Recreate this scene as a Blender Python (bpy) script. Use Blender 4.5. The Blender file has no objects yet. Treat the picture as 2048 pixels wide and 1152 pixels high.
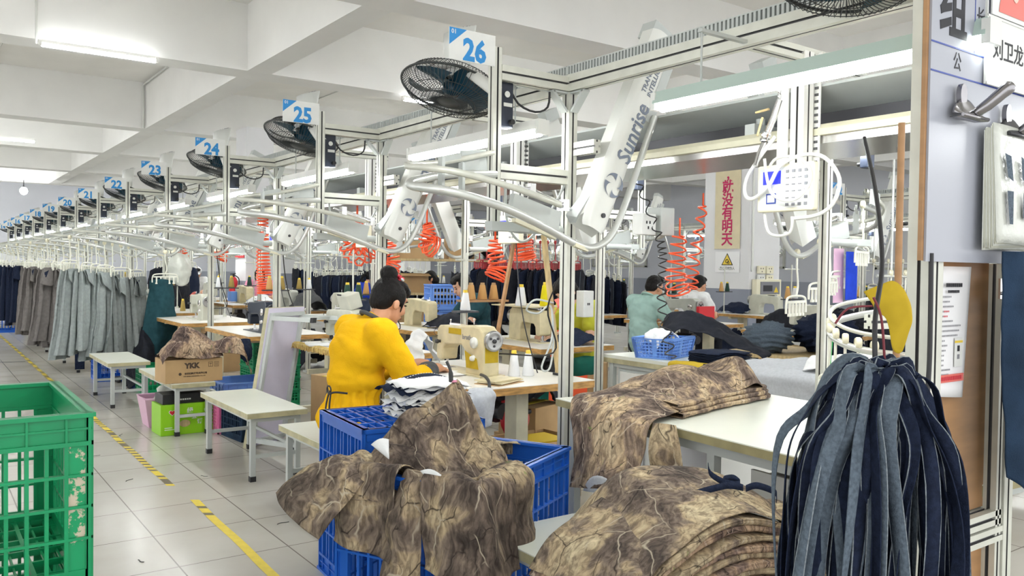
import bpy, math, random
from mathutils import Vector, Matrix, noise
V = Vector
PI = math.pi
rnd = random.Random(7)
SC = bpy.context.scene
COL = SC.collection

# ---------------------------------------------------------------- camera
cam_data = bpy.data.cameras.new('camera')
cam_data.sensor_width = 36.0
cam_data.lens = 1662.48 / 2048 * 36.0
cam_data.clip_start = 0.05
cam_data.clip_end = 200
cam = bpy.data.objects.new('camera', cam_data)
COL.objects.link(cam)
yaw, pitch, roll = 0.623923, -0.023873, 0.013696
f_ = V((math.sin(yaw) * math.cos(pitch), math.cos(yaw) * math.cos(pitch), math.sin(pitch)))
r_ = V((math.cos(yaw), -math.sin(yaw), 0))
u_ = r_.cross(f_)
R_ = math.cos(roll) * r_ + math.sin(roll) * u_
U_ = -math.sin(roll) * r_ + math.cos(roll) * u_
M = Matrix((R_, U_, -f_)).transposed().to_4x4()
M.translation = V((0, 0, 1.4))
cam.matrix_world = M
SC.camera = cam

# ---------------------------------------------------------------- world, light, exposure
W = bpy.data.worlds.new('world')
SC.world = W
W.use_nodes = True
W.node_tree.nodes['Background'].inputs['Color'].default_value = (0.97, 0.985, 1.0, 1)
W.node_tree.nodes['Background'].inputs['Strength'].default_value = 0.98
SC.view_settings.view_transform = 'Standard'
SC.view_settings.look = 'None'
SC.view_settings.exposure = 1.2
SC.view_settings.gamma = 1.0
SC.view_settings.use_curve_mapping = False
SC.cycles.max_bounces = 6
SC.cycles.diffuse_bounces = 4
SC.cycles.glossy_bounces = 3
SC.cycles.transmission_bounces = 4
SC.cycles.transparent_max_bounces = 6
SC.cycles.use_denoising = True
TUBE = 30.0        # emission of the fluorescent tubes

# ---------------------------------------------------------------- materials
MATS = {}
def mat(name, col, rough=0.5, metal=0.0, spec=None, noise_amt=0.0, nscale=8.0, bump=0.0, bscale=60.0, emit=None, es=0.0, alpha=1.0, trans=0.0, col2=None, stretch=None):
    if spec is None: spec = 0.15 if rough >= 0.8 else 0.45
    m = bpy.data.materials.new(name)
    m.use_nodes = True
    nt = m.node_tree
    b = nt.nodes['Principled BSDF']
    b.inputs['Base Color'].default_value = (*col, 1)
    b.inputs['Roughness'].default_value = rough
    b.inputs['Metallic'].default_value = metal
    b.inputs['Specular IOR Level'].default_value = spec
    b.inputs['Alpha'].default_value = alpha
    b.inputs['Transmission Weight'].default_value = trans
    if emit:
        b.inputs['Emission Color'].default_value = (*emit, 1)
        b.inputs['Emission Strength'].default_value = es
    tc = None
    if noise_amt or bump or col2:
        tc = nt.nodes.new('ShaderNodeTexCoord')
        mp = nt.nodes.new('ShaderNodeMapping')
        nt.links.new(tc.outputs['Object'], mp.inputs['Vector'])
        if stretch: mp.inputs['Scale'].default_value = stretch
    if noise_amt or col2:
        n = nt.nodes.new('ShaderNodeTexNoise')
        n.inputs['Scale'].default_value = nscale
        n.inputs['Detail'].default_value = 5
        nt.links.new(mp.outputs['Vector'], n.inputs['Vector'])
        r = nt.nodes.new('ShaderNodeValToRGB')
        c2 = col2 if col2 else tuple(max(0, c * (1 - noise_amt)) for c in col)
        r.color_ramp.elements[0].position = 0.35
        r.color_ramp.elements[1].position = 0.65
        r.color_ramp.elements[0].color = (*c2, 1)
        r.color_ramp.elements[1].color = (*col, 1)
        nt.links.new(n.outputs['Fac'], r.inputs['Fac'])
        nt.links.new(r.outputs['Color'], b.inputs['Base Color'])
    if bump:
        n2 = nt.nodes.new('ShaderNodeTexNoise')
        n2.inputs['Scale'].default_value = bscale
        n2.inputs['Detail'].default_value = 4
        nt.links.new(mp.outputs['Vector'], n2.inputs['Vector'])
        bp = nt.nodes.new('ShaderNodeBump')
        bp.inputs['Strength'].default_value = bump
        bp.inputs['Distance'].default_value = 0.01
        nt.links.new(n2.outputs['Fac'], bp.inputs['Height'])
        nt.links.new(bp.outputs['Normal'], b.inputs['Normal'])
    MATS[name] = m
    return m

mat('alu', (0.64, 0.645, 0.57), 0.42, 0.2, noise_amt=0.10, nscale=14)
mat('slot', (0.10, 0.10, 0.10), 0.7)  # shade inside the profile grooves, put into the colour
mat('alu_bright', (0.60, 0.615, 0.585), 0.28, 0.45)
mat('lamp_green', (0.42, 0.52, 0.47), 0.4)
mat('wheel_steel', (0.36, 0.36, 0.35), 0.32, 0.8)
mat('steel', (0.60, 0.58, 0.56), 0.22, 0.9, noise_amt=0.12, nscale=3, stretch=(1, 0.15, 6))
mat('chrome', (0.75, 0.75, 0.76), 0.12, 1.0)
mat('dark_metal', (0.06, 0.06, 0.065), 0.4, 0.6)
mat('white_paint', (0.80, 0.80, 0.76), 0.35, noise_amt=0.06, nscale=6)
mat('grey_paint', (0.50, 0.53, 0.51), 0.4, noise_amt=0.08, nscale=5)
mat('cream', (0.70, 0.67, 0.50), 0.45, noise_amt=0.14, nscale=9)
mat('cream_wire', (0.80, 0.76, 0.58), 0.4)
mat('laminate', (0.74, 0.76, 0.67), 0.28, noise_amt=0.06, nscale=3)
mat('laminate_edge', (0.52, 0.48, 0.29), 0.45, noise_amt=0.3, nscale=12)
mat('table_white', (0.80, 0.78, 0.72), 0.3, noise_amt=0.10, nscale=5)
mat('wood_edge', (0.62, 0.34, 0.10), 0.5, noise_amt=0.45, nscale=14, stretch=(1, 1, 5))
mat('plywood', (0.42, 0.23, 0.10), 0.45, noise_amt=0.22, nscale=4, stretch=(1, 1, 6))
mat('raw_wood', (0.62, 0.47, 0.24), 0.65, noise_amt=0.3, nscale=9, stretch=(5, 5, 1))
mat('rubber', (0.02, 0.02, 0.022), 0.6)
mat('black', (0.018, 0.018, 0.02), 0.45)
mat('navy_plastic', (0.018, 0.024, 0.04), 0.35)
mat('fan_blade', (0.008, 0.05, 0.085), 0.25)
mat('fan_wire', (0.045, 0.05, 0.05), 0.4, 0.3)
mat('white_plastic', (0.70, 0.71, 0.67), 0.3)
mat('hanger_white', (0.80, 0.80, 0.70), 0.35)
mat('maroon', (0.16, 0.02, 0.03), 0.6)
mat('hanger_red', (0.40, 0.02, 0.025), 0.35)
mat('hanger_green', (0.02, 0.50, 0.12), 0.35)
mat('plate_white', (0.74, 0.75, 0.72), 0.3, noise_amt=0.05, nscale=20)
mat('plate_blue', (0.01, 0.24, 0.60), 0.35)
mat('logo_grey', (0.18, 0.21, 0.27), 0.4)
mat('orange', (0.90, 0.11, 0.03), 0.35)
mat('blue_crate', (0.015, 0.12, 0.55), 0.32, noise_amt=0.12, nscale=5)
mat('light_blue', (0.16, 0.33, 0.78), 0.35)
mat('green_crate', (0.0, 0.30, 0.11), 0.35, noise_amt=0.18, nscale=5)
mat('pink', (0.85, 0.22, 0.45), 0.35)
mat('pale_pink', (0.72, 0.45, 0.60), 0.35)
mat('lime', (0.26, 0.58, 0.01), 0.4)
mat('cardboard', (0.50, 0.33, 0.16), 0.7, noise_amt=0.12, nscale=6)
mat('print_dark', (0.07, 0.045, 0.03), 0.6)
mat('ink', (0.015, 0.015, 0.02), 0.6)
mat('ink_grey', (0.22, 0.22, 0.24), 0.6)
mat('ink_blue', (0.03, 0.06, 0.30), 0.5)
mat('ink_red', (0.55, 0.03, 0.05), 0.5)
mat('ink_magenta', (0.50, 0.01, 0.10), 0.5)
mat('paper', (0.82, 0.82, 0.83), 0.5)
mat('white_board', (0.36, 0.375, 0.425), 0.28, noise_amt=0.04, nscale=3)
mat('banner', (0.66, 0.58, 0.38), 0.35, noise_amt=0.08, nscale=6)
mat('poly_bag', (0.62, 0.64, 0.58), 0.18, noise_amt=0.08, nscale=12, bump=0.5, bscale=22)
mat('white_cloth', (0.78, 0.79, 0.79), 0.85, noise_amt=0.08, nscale=20, bump=0.2, bscale=90)
mat('grey_fabric', (0.52, 0.54, 0.57), 0.9, noise_amt=0.12, nscale=60, bump=0.3, bscale=300)
mat('denim_navy', (0.016, 0.024, 0.052), 0.85, noise_amt=0.4, nscale=90, bump=0.35, bscale=400)
mat('denim_back', (0.125, 0.16, 0.20), 0.9, noise_amt=0.35, nscale=140, bump=0.35, bscale=400)
mat('denim_blue', (0.022, 0.045, 0.085), 0.85, noise_amt=0.4, nscale=9, bump=0.3, bscale=300)
mat('trouser_grey', (0.235, 0.255, 0.25), 0.9, noise_amt=0.16, nscale=30, bump=0.25, bscale=250)
mat('trouser_taupe', (0.20, 0.185, 0.175), 0.9, noise_amt=0.16, nscale=30, bump=0.25, bscale=250)
mat('trouser_light', (0.34, 0.38, 0.375), 0.9, noise_amt=0.16, nscale=30, bump=0.25, bscale=250)
mat('teal_cloth', (0.022, 0.07, 0.085), 0.9, noise_amt=0.2, nscale=20)
mat('dark_cloth', (0.02, 0.022, 0.03), 0.85, noise_amt=0.3, nscale=30)
mat('grey_dark_cloth', (0.085, 0.088, 0.09), 0.85, noise_amt=0.2, nscale=30)
mat('yellow_cloth', (0.85, 0.47, 0.008), 0.85, noise_amt=0.10, nscale=7, bump=0.25, bscale=120)
mat('yellow_rag', (0.50, 0.35, 0.025), 0.8, noise_amt=0.1, nscale=30)
mat('skin', (0.62, 0.32, 0.19), 0.5, noise_amt=0.08, nscale=14)
mat('skin_pale', (0.68, 0.40, 0.27), 0.5, noise_amt=0.06, nscale=14)
mat('lip', (0.45, 0.13, 0.10), 0.45)
mat('hair', (0.006, 0.0045, 0.004), 0.42, spec=0.25, noise_amt=0.4, nscale=60, stretch=(5, 5, 1), bump=0.9, bscale=90)
mat('clip_metal', (0.30, 0.29, 0.30), 0.22, 1.0)
mat('eye', (0.03, 0.02, 0.02), 0.2)
mat('mint_cloth', (0.35, 0.52, 0.47), 0.85, noise_amt=0.1, nscale=14)
mat('olive_cloth', (0.55, 0.55, 0.05), 0.85, noise_amt=0.1, nscale=14)
mat('royal_cloth', (0.02, 0.06, 0.55), 0.85, noise_amt=0.2, nscale=14)
mat('pink_cloth', (0.75, 0.30, 0.42), 0.85, noise_amt=0.1, nscale=14)
mat('green_cloth', (0.02, 0.16, 0.12), 0.85, noise_amt=0.1, nscale=14)
mat('thread_white', (0.84, 0.85, 0.86), 0.6, bump=0.4, bscale=120, stretch=(1, 1, 6))
mat('thread_yellow', (0.85, 0.72, 0.0), 0.6, bump=0.4, bscale=120, stretch=(1, 1, 6))
mat('thread_tan', (0.60, 0.34, 0.12), 0.6, bump=0.4, bscale=120, stretch=(1, 1, 6))
mat('thread_olive', (0.36, 0.25, 0.06), 0.6, bump=0.4, bscale=120, stretch=(1, 1, 6))
mat('thread_green', (0.01, 0.05, 0.03), 0.6, bump=0.4, bscale=120, stretch=(1, 1, 6))
mat('thread_peach', (0.80, 0.60, 0.46), 0.6, bump=0.4, bscale=120, stretch=(1, 1, 6))
mat('machine_cream', (0.66, 0.58, 0.36), 0.4, noise_amt=0.22, nscale=10)
mat('machine_grey', (0.42, 0.43, 0.38), 0.38, noise_amt=0.12, nscale=10)
mat('machine_light', (0.56, 0.56, 0.47), 0.38, noise_amt=0.12, nscale=10)
mat('straw', (0.62, 0.45, 0.16), 0.8, noise_amt=0.3, nscale=30)
mat('tape_yellow', (0.80, 0.62, 0.05), 0.5, noise_amt=0.12, nscale=18)
mat('tape_dark', (0.16, 0.13, 0.07), 0.55, noise_amt=0.2, nscale=30)
mat('ceiling_tube_light', (1, 1, 1), 0.5, emit=(0.97, 1.0, 1.0), es=11.0)
mat('bay_fill_light', (1, 1, 1), 0.5, emit=(0.97, 1.0, 1.0), es=24.0)  # glow of the added tubes hidden in the ceiling bays
mat('screen_blue', (0.01, 0.01, 0.3), 0.3, emit=(0.02, 0.03, 0.9), es=0.9)
mat('tube_light', (1, 1, 1), 0.5, emit=(0.97, 1.0, 1.0), es=TUBE)
mat('column_white', (0.74, 0.74, 0.75), 0.6, noise_amt=0.04, nscale=2)
mat('column_grey', (0.26, 0.28, 0.34), 0.6, noise_amt=0.08, nscale=2)
mat('red_plastic', (0.60, 0.02, 0.03), 0.35)
mat('sign_yellow', (0.80, 0.58, 0.05), 0.4)
mat('photo_skin', (0.80, 0.55, 0.45), 0.4)
mat('photo_red', (0.72, 0.16, 0.13), 0.4)

def nodes(m): return m.node_tree.nodes, m.node_tree.links

def make_camo(name, scale=1.0, tint=(1, 1, 1)):
    m = bpy.data.materials.new(name); m.use_nodes = True
    N, L = nodes(m)
    b = N['Principled BSDF']; b.inputs['Roughness'].default_value = 0.9
    b.inputs['Specular IOR Level'].default_value = 0.25
    tc = N.new('ShaderNodeTexCoord')
    mp = N.new('ShaderNodeMapping'); mp.inputs['Scale'].default_value = (scale,) * 3
    L.new(tc.outputs['Object'], mp.inputs['Vector'])
    warp = N.new('ShaderNodeTexNoise'); warp.inputs['Scale'].default_value = 5; warp.inputs['Detail'].default_value = 3
    L.new(mp.outputs['Vector'], warp.inputs['Vector'])
    add = N.new('ShaderNodeMix'); add.data_type = 'RGBA'; add.blend_type = 'LINEAR_LIGHT'
    add.inputs[0].default_value = 0.07
    L.new(mp.outputs['Vector'], add.inputs[6]); L.new(warp.outputs['Color'], add.inputs[7])
    def tex(sc, det, dist, stretch):
        mm = N.new('ShaderNodeMapping'); mm.inputs['Scale'].default_value = stretch
        L.new(add.outputs[2], mm.inputs['Vector'])
        n = N.new('ShaderNodeTexNoise'); n.inputs['Scale'].default_value = sc; n.inputs['Detail'].default_value = det
        n.inputs['Distortion'].default_value = dist; n.inputs['Roughness'].default_value = 0.62
        L.new(mm.outputs['Vector'], n.inputs['Vector']); return n.outputs['Fac']
    def ramp(src, stops):
        r = N.new('ShaderNodeValToRGB'); e = r.color_ramp.elements
        e[0].position, e[0].color = stops[0][0], (*stops[0][1], 1)
        e[1].position, e[1].color = stops[-1][0], (*stops[-1][1], 1)
        for p, c in stops[1:-1]:
            k = e.new(p); k.color = (*c, 1)
        L.new(src, r.inputs['Fac']); return r.outputs['Color']
    def mix(fac, a, c, bt='MIX'):
        x = N.new('ShaderNodeMix'); x.data_type = 'RGBA'; x.blend_type = bt
        if isinstance(fac, float): x.inputs[0].default_value = fac
        else: L.new(fac, x.inputs[0])
        for s, i in ((a, 6), (c, 7)):
            if isinstance(s, tuple): x.inputs[i].default_value = (*s, 1)
            else: L.new(s, x.inputs[i])
        return x.outputs[2]
    t = tint
    base = ramp(tex(3.4, 3.5, 0.25, (1.25, 1.25, 0.8)), [(0.34, (0.060 * t[0], 0.047 * t[1], 0.040 * t[2])), (0.44, (0.135 * t[0], 0.105 * t[1], 0.085 * t[2])), (0.50, (0.21 * t[0], 0.165 * t[1], 0.125 * t[2])), (0.55, (0.34 * t[0], 0.265 * t[1], 0.17 * t[2])), (0.68, (0.43 * t[0], 0.36 * t[1], 0.24 * t[2]))])
    fine = ramp(tex(17, 6, 0.35, (2.6, 2.6, 0.42)), [(0.40, (0.40, 0.37, 0.36)), (0.53, (1.0, 0.98, 0.95)), (0.66, (1.45, 1.42, 1.36))])
    c = mix(0.75, base, fine, 'MULTIPLY')
    def veins(sc, w, stretch):
        mm = N.new('ShaderNodeMapping'); mm.inputs['Scale'].default_value = stretch
        L.new(add.outputs[2], mm.inputs['Vector'])
        v = N.new('ShaderNodeTexVoronoi'); v.feature = 'DISTANCE_TO_EDGE'; v.inputs['Scale'].default_value = sc
        v.inputs['Randomness'].default_value = 1
        L.new(mm.outputs['Vector'], v.inputs['Vector'])
        return ramp(v.outputs['Distance'], [(0.0, (1, 1, 1)), (w, (0, 0, 0))])
    msk = ramp(tex(6, 2, 0, (1, 1, 1)), [(0.44, (0, 0, 0)), (0.52, (1, 1, 1))])
    msk2 = ramp(tex(5, 2, 0, (1.3, 1, 0.8)), [(0.46, (1, 1, 1)), (0.53, (0, 0, 0))])
    dk = mix(1.0, veins(4.2, 0.022, (1.6, 1.6, 0.7)), msk, 'MULTIPLY')
    lt = mix(1.0, veins(3.3, 0.016, (1.8, 1.2, 0.8)), msk2, 'MULTIPLY')
    c = mix(dk, c, (0.022, 0.016, 0.013))
    c = mix(lt, c, (0.42 * t[0], 0.365 * t[1], 0.275 * t[2]))
    gm = ramp(tex(7, 3, 0.5, (1, 1, 1)), [(0.69, (0, 0, 0)), (0.73, (0.7, 0.7, 0.7))])
    c = mix(gm, c, (0.14, 0.24, 0.05))
    L.new(c, b.inputs['Base Color'])
    wv = N.new('ShaderNodeTexNoise'); wv.inputs['Scale'].default_value = 45; wv.inputs['Detail'].default_value = 5
    L.new(mp.outputs['Vector'], wv.inputs['Vector'])
    bp = N.new('ShaderNodeBump'); bp.inputs['Strength'].default_value = 0.35; bp.inputs['Distance'].default_value = 0.01
    L.new(wv.outputs['Fac'], bp.inputs['Height']); L.new(bp.outputs['Normal'], b.inputs['Normal'])
    MATS[name] = m
make_camo('camo', 1.35)
make_camo('camo_light', 1.5, (1.25, 1.2, 1.2))
make_camo('camo_brown', 1.6, (1.05, 0.95, 1.0))

def make_worn_green():
    m = mat('green_worn', (0.0, 0.30, 0.11), 0.4)
    N, L = nodes(m); b = N['Principled BSDF']
    tc = N.new('ShaderNodeTexCoord'); n = N.new('ShaderNodeTexNoise')
    n.inputs['Scale'].default_value = 16; n.inputs['Detail'].default_value = 9; n.inputs['Roughness'].default_value = 0.7
    L.new(tc.outputs['Object'], n.inputs['Vector'])
    r = N.new('ShaderNodeValToRGB'); e = r.color_ramp.elements
    e[0].position, e[0].color = 0.53, (0.0, 0.30, 0.11, 1)
    e[1].position, e[1].color = 0.56, (0.55, 0.48, 0.36, 1)
    L.new(n.outputs['Fac'], r.inputs['Fac']); L.new(r.outputs['Color'], b.inputs['Base Color'])
make_worn_green()

def make_floor():
    m = bpy.data.materials.new('floor_tiles'); m.use_nodes = True
    N, L = nodes(m); b = N['Principled BSDF']
    b.inputs['Roughness'].default_value = 0.2
    b.inputs['Specular IOR Level'].default_value = 0.5
    tc = N.new('ShaderNodeTexCoord'); mp = N.new('ShaderNodeMapping')
    mp.inputs['Location'].default_value = (-0.992, -5.535, 0)
    L.new(tc.outputs['Object'], mp.inputs['Vector'])
    br = N.new('ShaderNodeTexBrick'); br.offset = 0.0; br.squash = 1.0
    br.inputs['Scale'].default_value = 1.0
    br.inputs['Brick Width'].default_value = 0.519; br.inputs['Row Height'].default_value = 0.519
    br.inputs['Mortar Size'].default_value = 0.0035; br.inputs['Mortar Smooth'].default_value = 0.1
    br.inputs['Color1'].default_value = (0.535, 0.515, 0.465, 1); br.inputs['Color2'].default_value = (0.505, 0.485, 0.44, 1)
    br.inputs['Mortar'].default_value = (0.20, 0.18, 0.16, 1)
    L.new(mp.outputs['Vector'], br.inputs['Vector'])
    n = N.new('ShaderNodeTexNoise'); n.inputs['Scale'].default_value = 2.2; n.inputs['Detail'].default_value = 5
    n.inputs['Roughness'].default_value = 0.55
    L.new(tc.outputs['Object'], n.inputs['Vector'])
    r = N.new('ShaderNodeValToRGB'); r.color_ramp.elements[0].position = 0.3; r.color_ramp.elements[0].color = (0.90, 0.885, 0.86, 1)
    r.color_ramp.elements[1].position = 0.62; r.color_ramp.elements[1].color = (1, 1, 1, 1)
    L.new(n.outputs['Fac'], r.inputs['Fac'])
    mx = N.new('ShaderNodeMix'); mx.data_type = 'RGBA'; mx.blend_type = 'MULTIPLY'; mx.inputs[0].default_value = 0.8
    L.new(br.outputs['Color'], mx.inputs[6]); L.new(r.outputs['Color'], mx.inputs[7])
    L.new(mx.outputs[2], b.inputs['Base Color'])
    rr = N.new('ShaderNodeValToRGB'); rr.color_ramp.elements[0].color = (0.17, 0.17, 0.17, 1); rr.color_ramp.elements[1].color = (0.27, 0.27, 0.27, 1)
    L.new(n.outputs['Fac'], rr.inputs['Fac']); L.new(rr.outputs['Color'], b.inputs['Roughness'])
    MATS['floor_tiles'] = m
make_floor()
mat('ceiling_paint', (0.90, 0.885, 0.845), 0.8, noise_amt=0.05, nscale=1.5)
mat('beam_paint', (0.89, 0.885, 0.86), 0.8, noise_amt=0.05, nscale=1.5)
mat('wall_paint', (0.80, 0.82, 0.88), 0.7, noise_amt=0.04, nscale=1)

# ---------------------------------------------------------------- mesh builder
def rotz(a): return Matrix.Rotation(a, 4, 'Z')
def TM(loc, rz=0.0): return Matrix.Translation(V(loc)) @ rotz(rz)
def frame(d, up=V((0, 0, 1))):
    d = V(d).normalized(); up = V(up)
    if abs(d.dot(up)) > 0.99: up = V((0, 1, 0)) if abs(d.y) < 0.9 else V((1, 0, 0))
    s = d.cross(up).normalized(); u = s.cross(d).normalized()
    return s, u

class MB:
    def __init__(self, m='alu'):
        self.v = []; self.f = []; self.fm = []; self.sm = []
        self.slots = []; self.cur = self.slot(m); self.M = None
    def slot(self, m):
        if m not in self.slots: self.slots.append(m)
        return self.slots.index(m)
    def use(self, m): self.cur = self.slot(m); return self
    def add(self, vs, fs, smooth=False, m=None):
        if m: self.use(m)
        o = len(self.v)
        for p in vs:
            p = V(p)
            if self.M is not None: p = self.M @ p
            self.v.append(p)
        for f in fs:
            self.f.append([i + o for i in f]); self.fm.append(self.cur); self.sm.append(smooth)
        return self
    def box(self, c, s, rz=0.0, m=None, rot=None):
        c = V(c); hx, hy, hz = s[0] / 2, s[1] / 2, s[2] / 2
        vs = [V((x, y, z)) for x in (-hx, hx) for y in (-hy, hy) for z in (-hz, hz)]
        Rm = rot if rot is not None else rotz(rz)
        vs = [c + (Rm @ p) for p in vs]
        return self.add(vs, [(0, 1, 3, 2), (4, 6, 7, 5), (0, 4, 5, 1), (2, 3, 7, 6), (0, 2, 6, 4), (1, 5, 7, 3)], False, m)
    def b2(self, a, b, m=None):
        a, b = V(a), V(b)
        return self.box((a + b) / 2, (abs(b.x - a.x), abs(b.y - a.y), abs(b.z - a.z)), 0, m)
    def bar(self, a, b, w, h, up=(0, 0, 1), m=None):
        a, b = V(a), V(b); s, u = frame(b - a, up)
        vs = [p + s * x + u * y for p in (a, b) for (x, y) in ((-w / 2, -h / 2), (w / 2, -h / 2), (w / 2, h / 2), (-w / 2, h / 2))]
        return self.add(vs, [(0, 1, 2, 3), (7, 6, 5, 4), (0, 4, 5, 1), (1, 5, 6, 2), (2, 6, 7, 3), (3, 7, 4, 0)], False, m)
    def prof(self, a, b, w, h, up=(0, 0, 1), g=0.009, d=0.010, m='alu'):
        """aluminium profile bar with a slot along every face, coloured dark for its shade"""
        a, b = V(a), V(b); s, u = frame(b - a, up)
        sec = []; dark = []
        def side(p0, p1, n):
            p0, p1, n = V(p0), V(p1), V(n)
            mid = (p0 + p1) / 2; t = (p1 - p0).normalized()
            pts = [p0, mid - t * g / 2, mid - t * g / 2 - n * d, mid + t * g / 2 - n * d, mid + t * g / 2]
            sec.extend(pts); dark.extend([0, 1, 1, 1, 0])
        x, y = w / 2, h / 2
        side((-x, -y), (x, -y), (0, -1)); side((x, -y), (x, y), (1, 0)); side((x, y), (-x, y), (0, 1)); side((-x, y), (-x, -y), (-1, 0))
        n = len(sec)
        vs = [p + s * q.x + u * q.y for p in (a, b) for q in sec]
        lt = []; dk = []
        for i in range(n):
            q = (i, i + n, (i + 1) % n + n, (i + 1) % n)
            (dk if dark[i] else lt).append(q)
        self.add(vs, lt + [tuple(range(n)), tuple(range(2 * n - 1, n - 1, -1))], False, m)
        self.add(vs, dk, False, 'slot')
        self.use(m)
        return self
    def tube(self, pts, r, seg=8, closed=False, m=None, caps=True, smooth=True):
        pts = [V(p) for p in pts]; n = len(pts)
        rs = r if isinstance(r, (list, tuple)) else [r] * n
        tang = []
        for i in range(n):
            a = pts[i - 1] if (i > 0 or closed) else pts[i]
            b = pts[(i + 1) % n] if (i < n - 1 or closed) else pts[i]
            t = b - a
            tang.append(t.normalized() if t.length > 1e-9 else V((0, 0, 1)))
        s, u = frame(tang[0]); vs = []
        for i in range(n):
            t = tang[i]
            s = (s - t * s.dot(t))
            s = s.normalized() if s.length > 1e-6 else frame(t)[0]
            u = s.cross(t)
            for k in range(seg):
                a = 2 * PI * k / seg
                vs.append(pts[i] + (s * math.cos(a) + u * math.sin(a)) * rs[i])
        fs = []
        for i in range(n if closed else n - 1):
            j = (i + 1) % n
            for k in range(seg):
                l = (k + 1) % seg
                fs.append((i * seg + k, i * seg + l, j * seg + l, j * seg + k))
        self.add(vs, fs, smooth, m)
        if caps and not closed:
            self.add(vs[:seg], [tuple(range(seg))[::-1]]); self.add(vs[-seg:], [tuple(range(seg))])
        return self
    def cyl(self, a, b, r, r2=None, seg=16, m=None, smooth=True):
        return self.tube([a, b], [r, r if r2 is None else r2], seg, m=m, smooth=smooth)
    def lathe(self, prof, o=(0, 0, 0), d=(0, 0, 1), seg=20, m=None, smooth=True):
        o = V(o); d = V(d).normalized(); s, u = frame(d); vs = []; fs = []
        for (r, z) in prof:
            for k in range(seg):
                a = 2 * PI * k / seg
                vs.append(o + d * z + (s * math.cos(a) + u * math.sin(a)) * r)
        for i in range(len(prof) - 1):
            for k in range(seg):
                l = (k + 1) % seg
                fs.append((i * seg + k, (i + 1) * seg + k, (i + 1) * seg + l, i * seg + l))
        return self.add(vs, fs, smooth, m)
    def ell(self, c, r, seg=14, rings=8, m=None, rot=None):
        c = V(c); vs = []; fs = []
        for i in range(rings + 1):
            th = PI * i / rings
            for k in range(seg):
                a = 2 * PI * k / seg
                p = V((r[0] * math.sin(th) * math.cos(a), r[1] * math.sin(th) * math.sin(a), r[2] * math.cos(th)))
                vs.append(c + (rot @ p if rot is not None else p))
        for i in range(rings):
            for k in range(seg):
                l = (k + 1) % seg
                fs.append((i * seg + k, (i + 1) * seg + k, (i + 1) * seg + l, i * seg + l))
        return self.add(vs, fs, True, m)
    def prism(self, poly, a, b, up=(0, 0, 1), m=None):
        """2-D polygon (s,u) extruded from a to b"""
        a, b = V(a), V(b); s, u = frame(b - a, up); n = len(poly)
        vs = [p + s * q[0] + u * q[1] for p in (a, b) for q in poly]
        fs = [(i, (i + 1) % n, (i + 1) % n + n, i + n) for i in range(n)] + [tuple(range(n))[::-1], tuple(range(n, 2 * n))]
        return self.add(vs, fs, False, m)
    def grid(self, fn, nu, nv, m=None, smooth=True):
        vs = [fn(i / nu, j / nv) for i in range(nu + 1) for j in range(nv + 1)]
        fs = [(i * (nv + 1) + j, i * (nv + 1) + j + 1, (i + 1) * (nv + 1) + j + 1, (i + 1) * (nv + 1) + j) for i in range(nu) for j in range(nv)]
        return self.add(vs, fs, smooth, m)
    def text(self, s, size, mtx, m='ink', ext=0.001, bold=0.0, align='CENTER', sx=1.0):
        vs, fs = text_geo(s, size, ext, bold, align, sx)
        return self.add([mtx @ p for p in vs], fs, False, m)
    def build(self, name, parent=None, off=(0, 0, 0), bevel=0.0, solid=0.0, sub=0, sharp=0.7):
        me = bpy.data.meshes.new(name)
        off = V(off)
        me.from_pydata([tuple(p - off) for p in self.v], [], self.f)
        for s in self.slots: me.materials.append(MATS[s])
        me.polygons.foreach_set('material_index', self.fm)
        me.polygons.foreach_set('use_smooth', self.sm)
        me.update()
        o = bpy.data.objects.new(name, me)
        COL.objects.link(o)
        if parent is not None: o.parent = parent
        else: o.location = off
        if solid:
            md = o.modifiers.new('thick', 'SOLIDIFY'); md.thickness = solid; md.offset = 0
        if sub:
            md = o.modifiers.new('sub', 'SUBSURF'); md.levels = sub; md.render_levels = sub
        if bevel:
            md = o.modifiers.new('bev', 'BEVEL'); md.width = bevel; md.segments = 2; md.limit_method = 'ANGLE'; md.angle_limit = 0.7
        return o

_TXT = {}
def text_geo(s, size, ext, bold, align, sx):
    k = (s, size, ext, bold, align, sx)
    if k in _TXT: return _TXT[k]
    c = bpy.data.curves.new('t', 'FONT'); c.body = s; c.size = size; c.extrude = ext; c.offset = bold
    c.align_x = align; c.align_y = 'CENTER'; c.resolution_u = 2
    o = bpy.data.objects.new('t', c); COL.objects.link(o)
    dg = bpy.context.evaluated_depsgraph_get(); dg.update()
    me = bpy.data.meshes.new_from_object(o.evaluated_get(dg))
    vs = [V((v.co.x * sx, v.co.y, v.co.z)) for v in me.vertices]; fs = [tuple(p.vertices) for p in me.polygons]
    bpy.data.objects.remove(o); bpy.data.curves.remove(c); bpy.data.meshes.remove(me)
    _TXT[k] = (vs, fs)
    return vs, fs

def facing(o, right, up):
    """matrix placing text (x right, y up, z out) at o"""
    r = V(right).normalized(); u = V(up).normalized(); n = r.cross(u)
    m = Matrix((r, u, n)).transposed().to_4x4(); m.translation = V(o); return m

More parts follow.
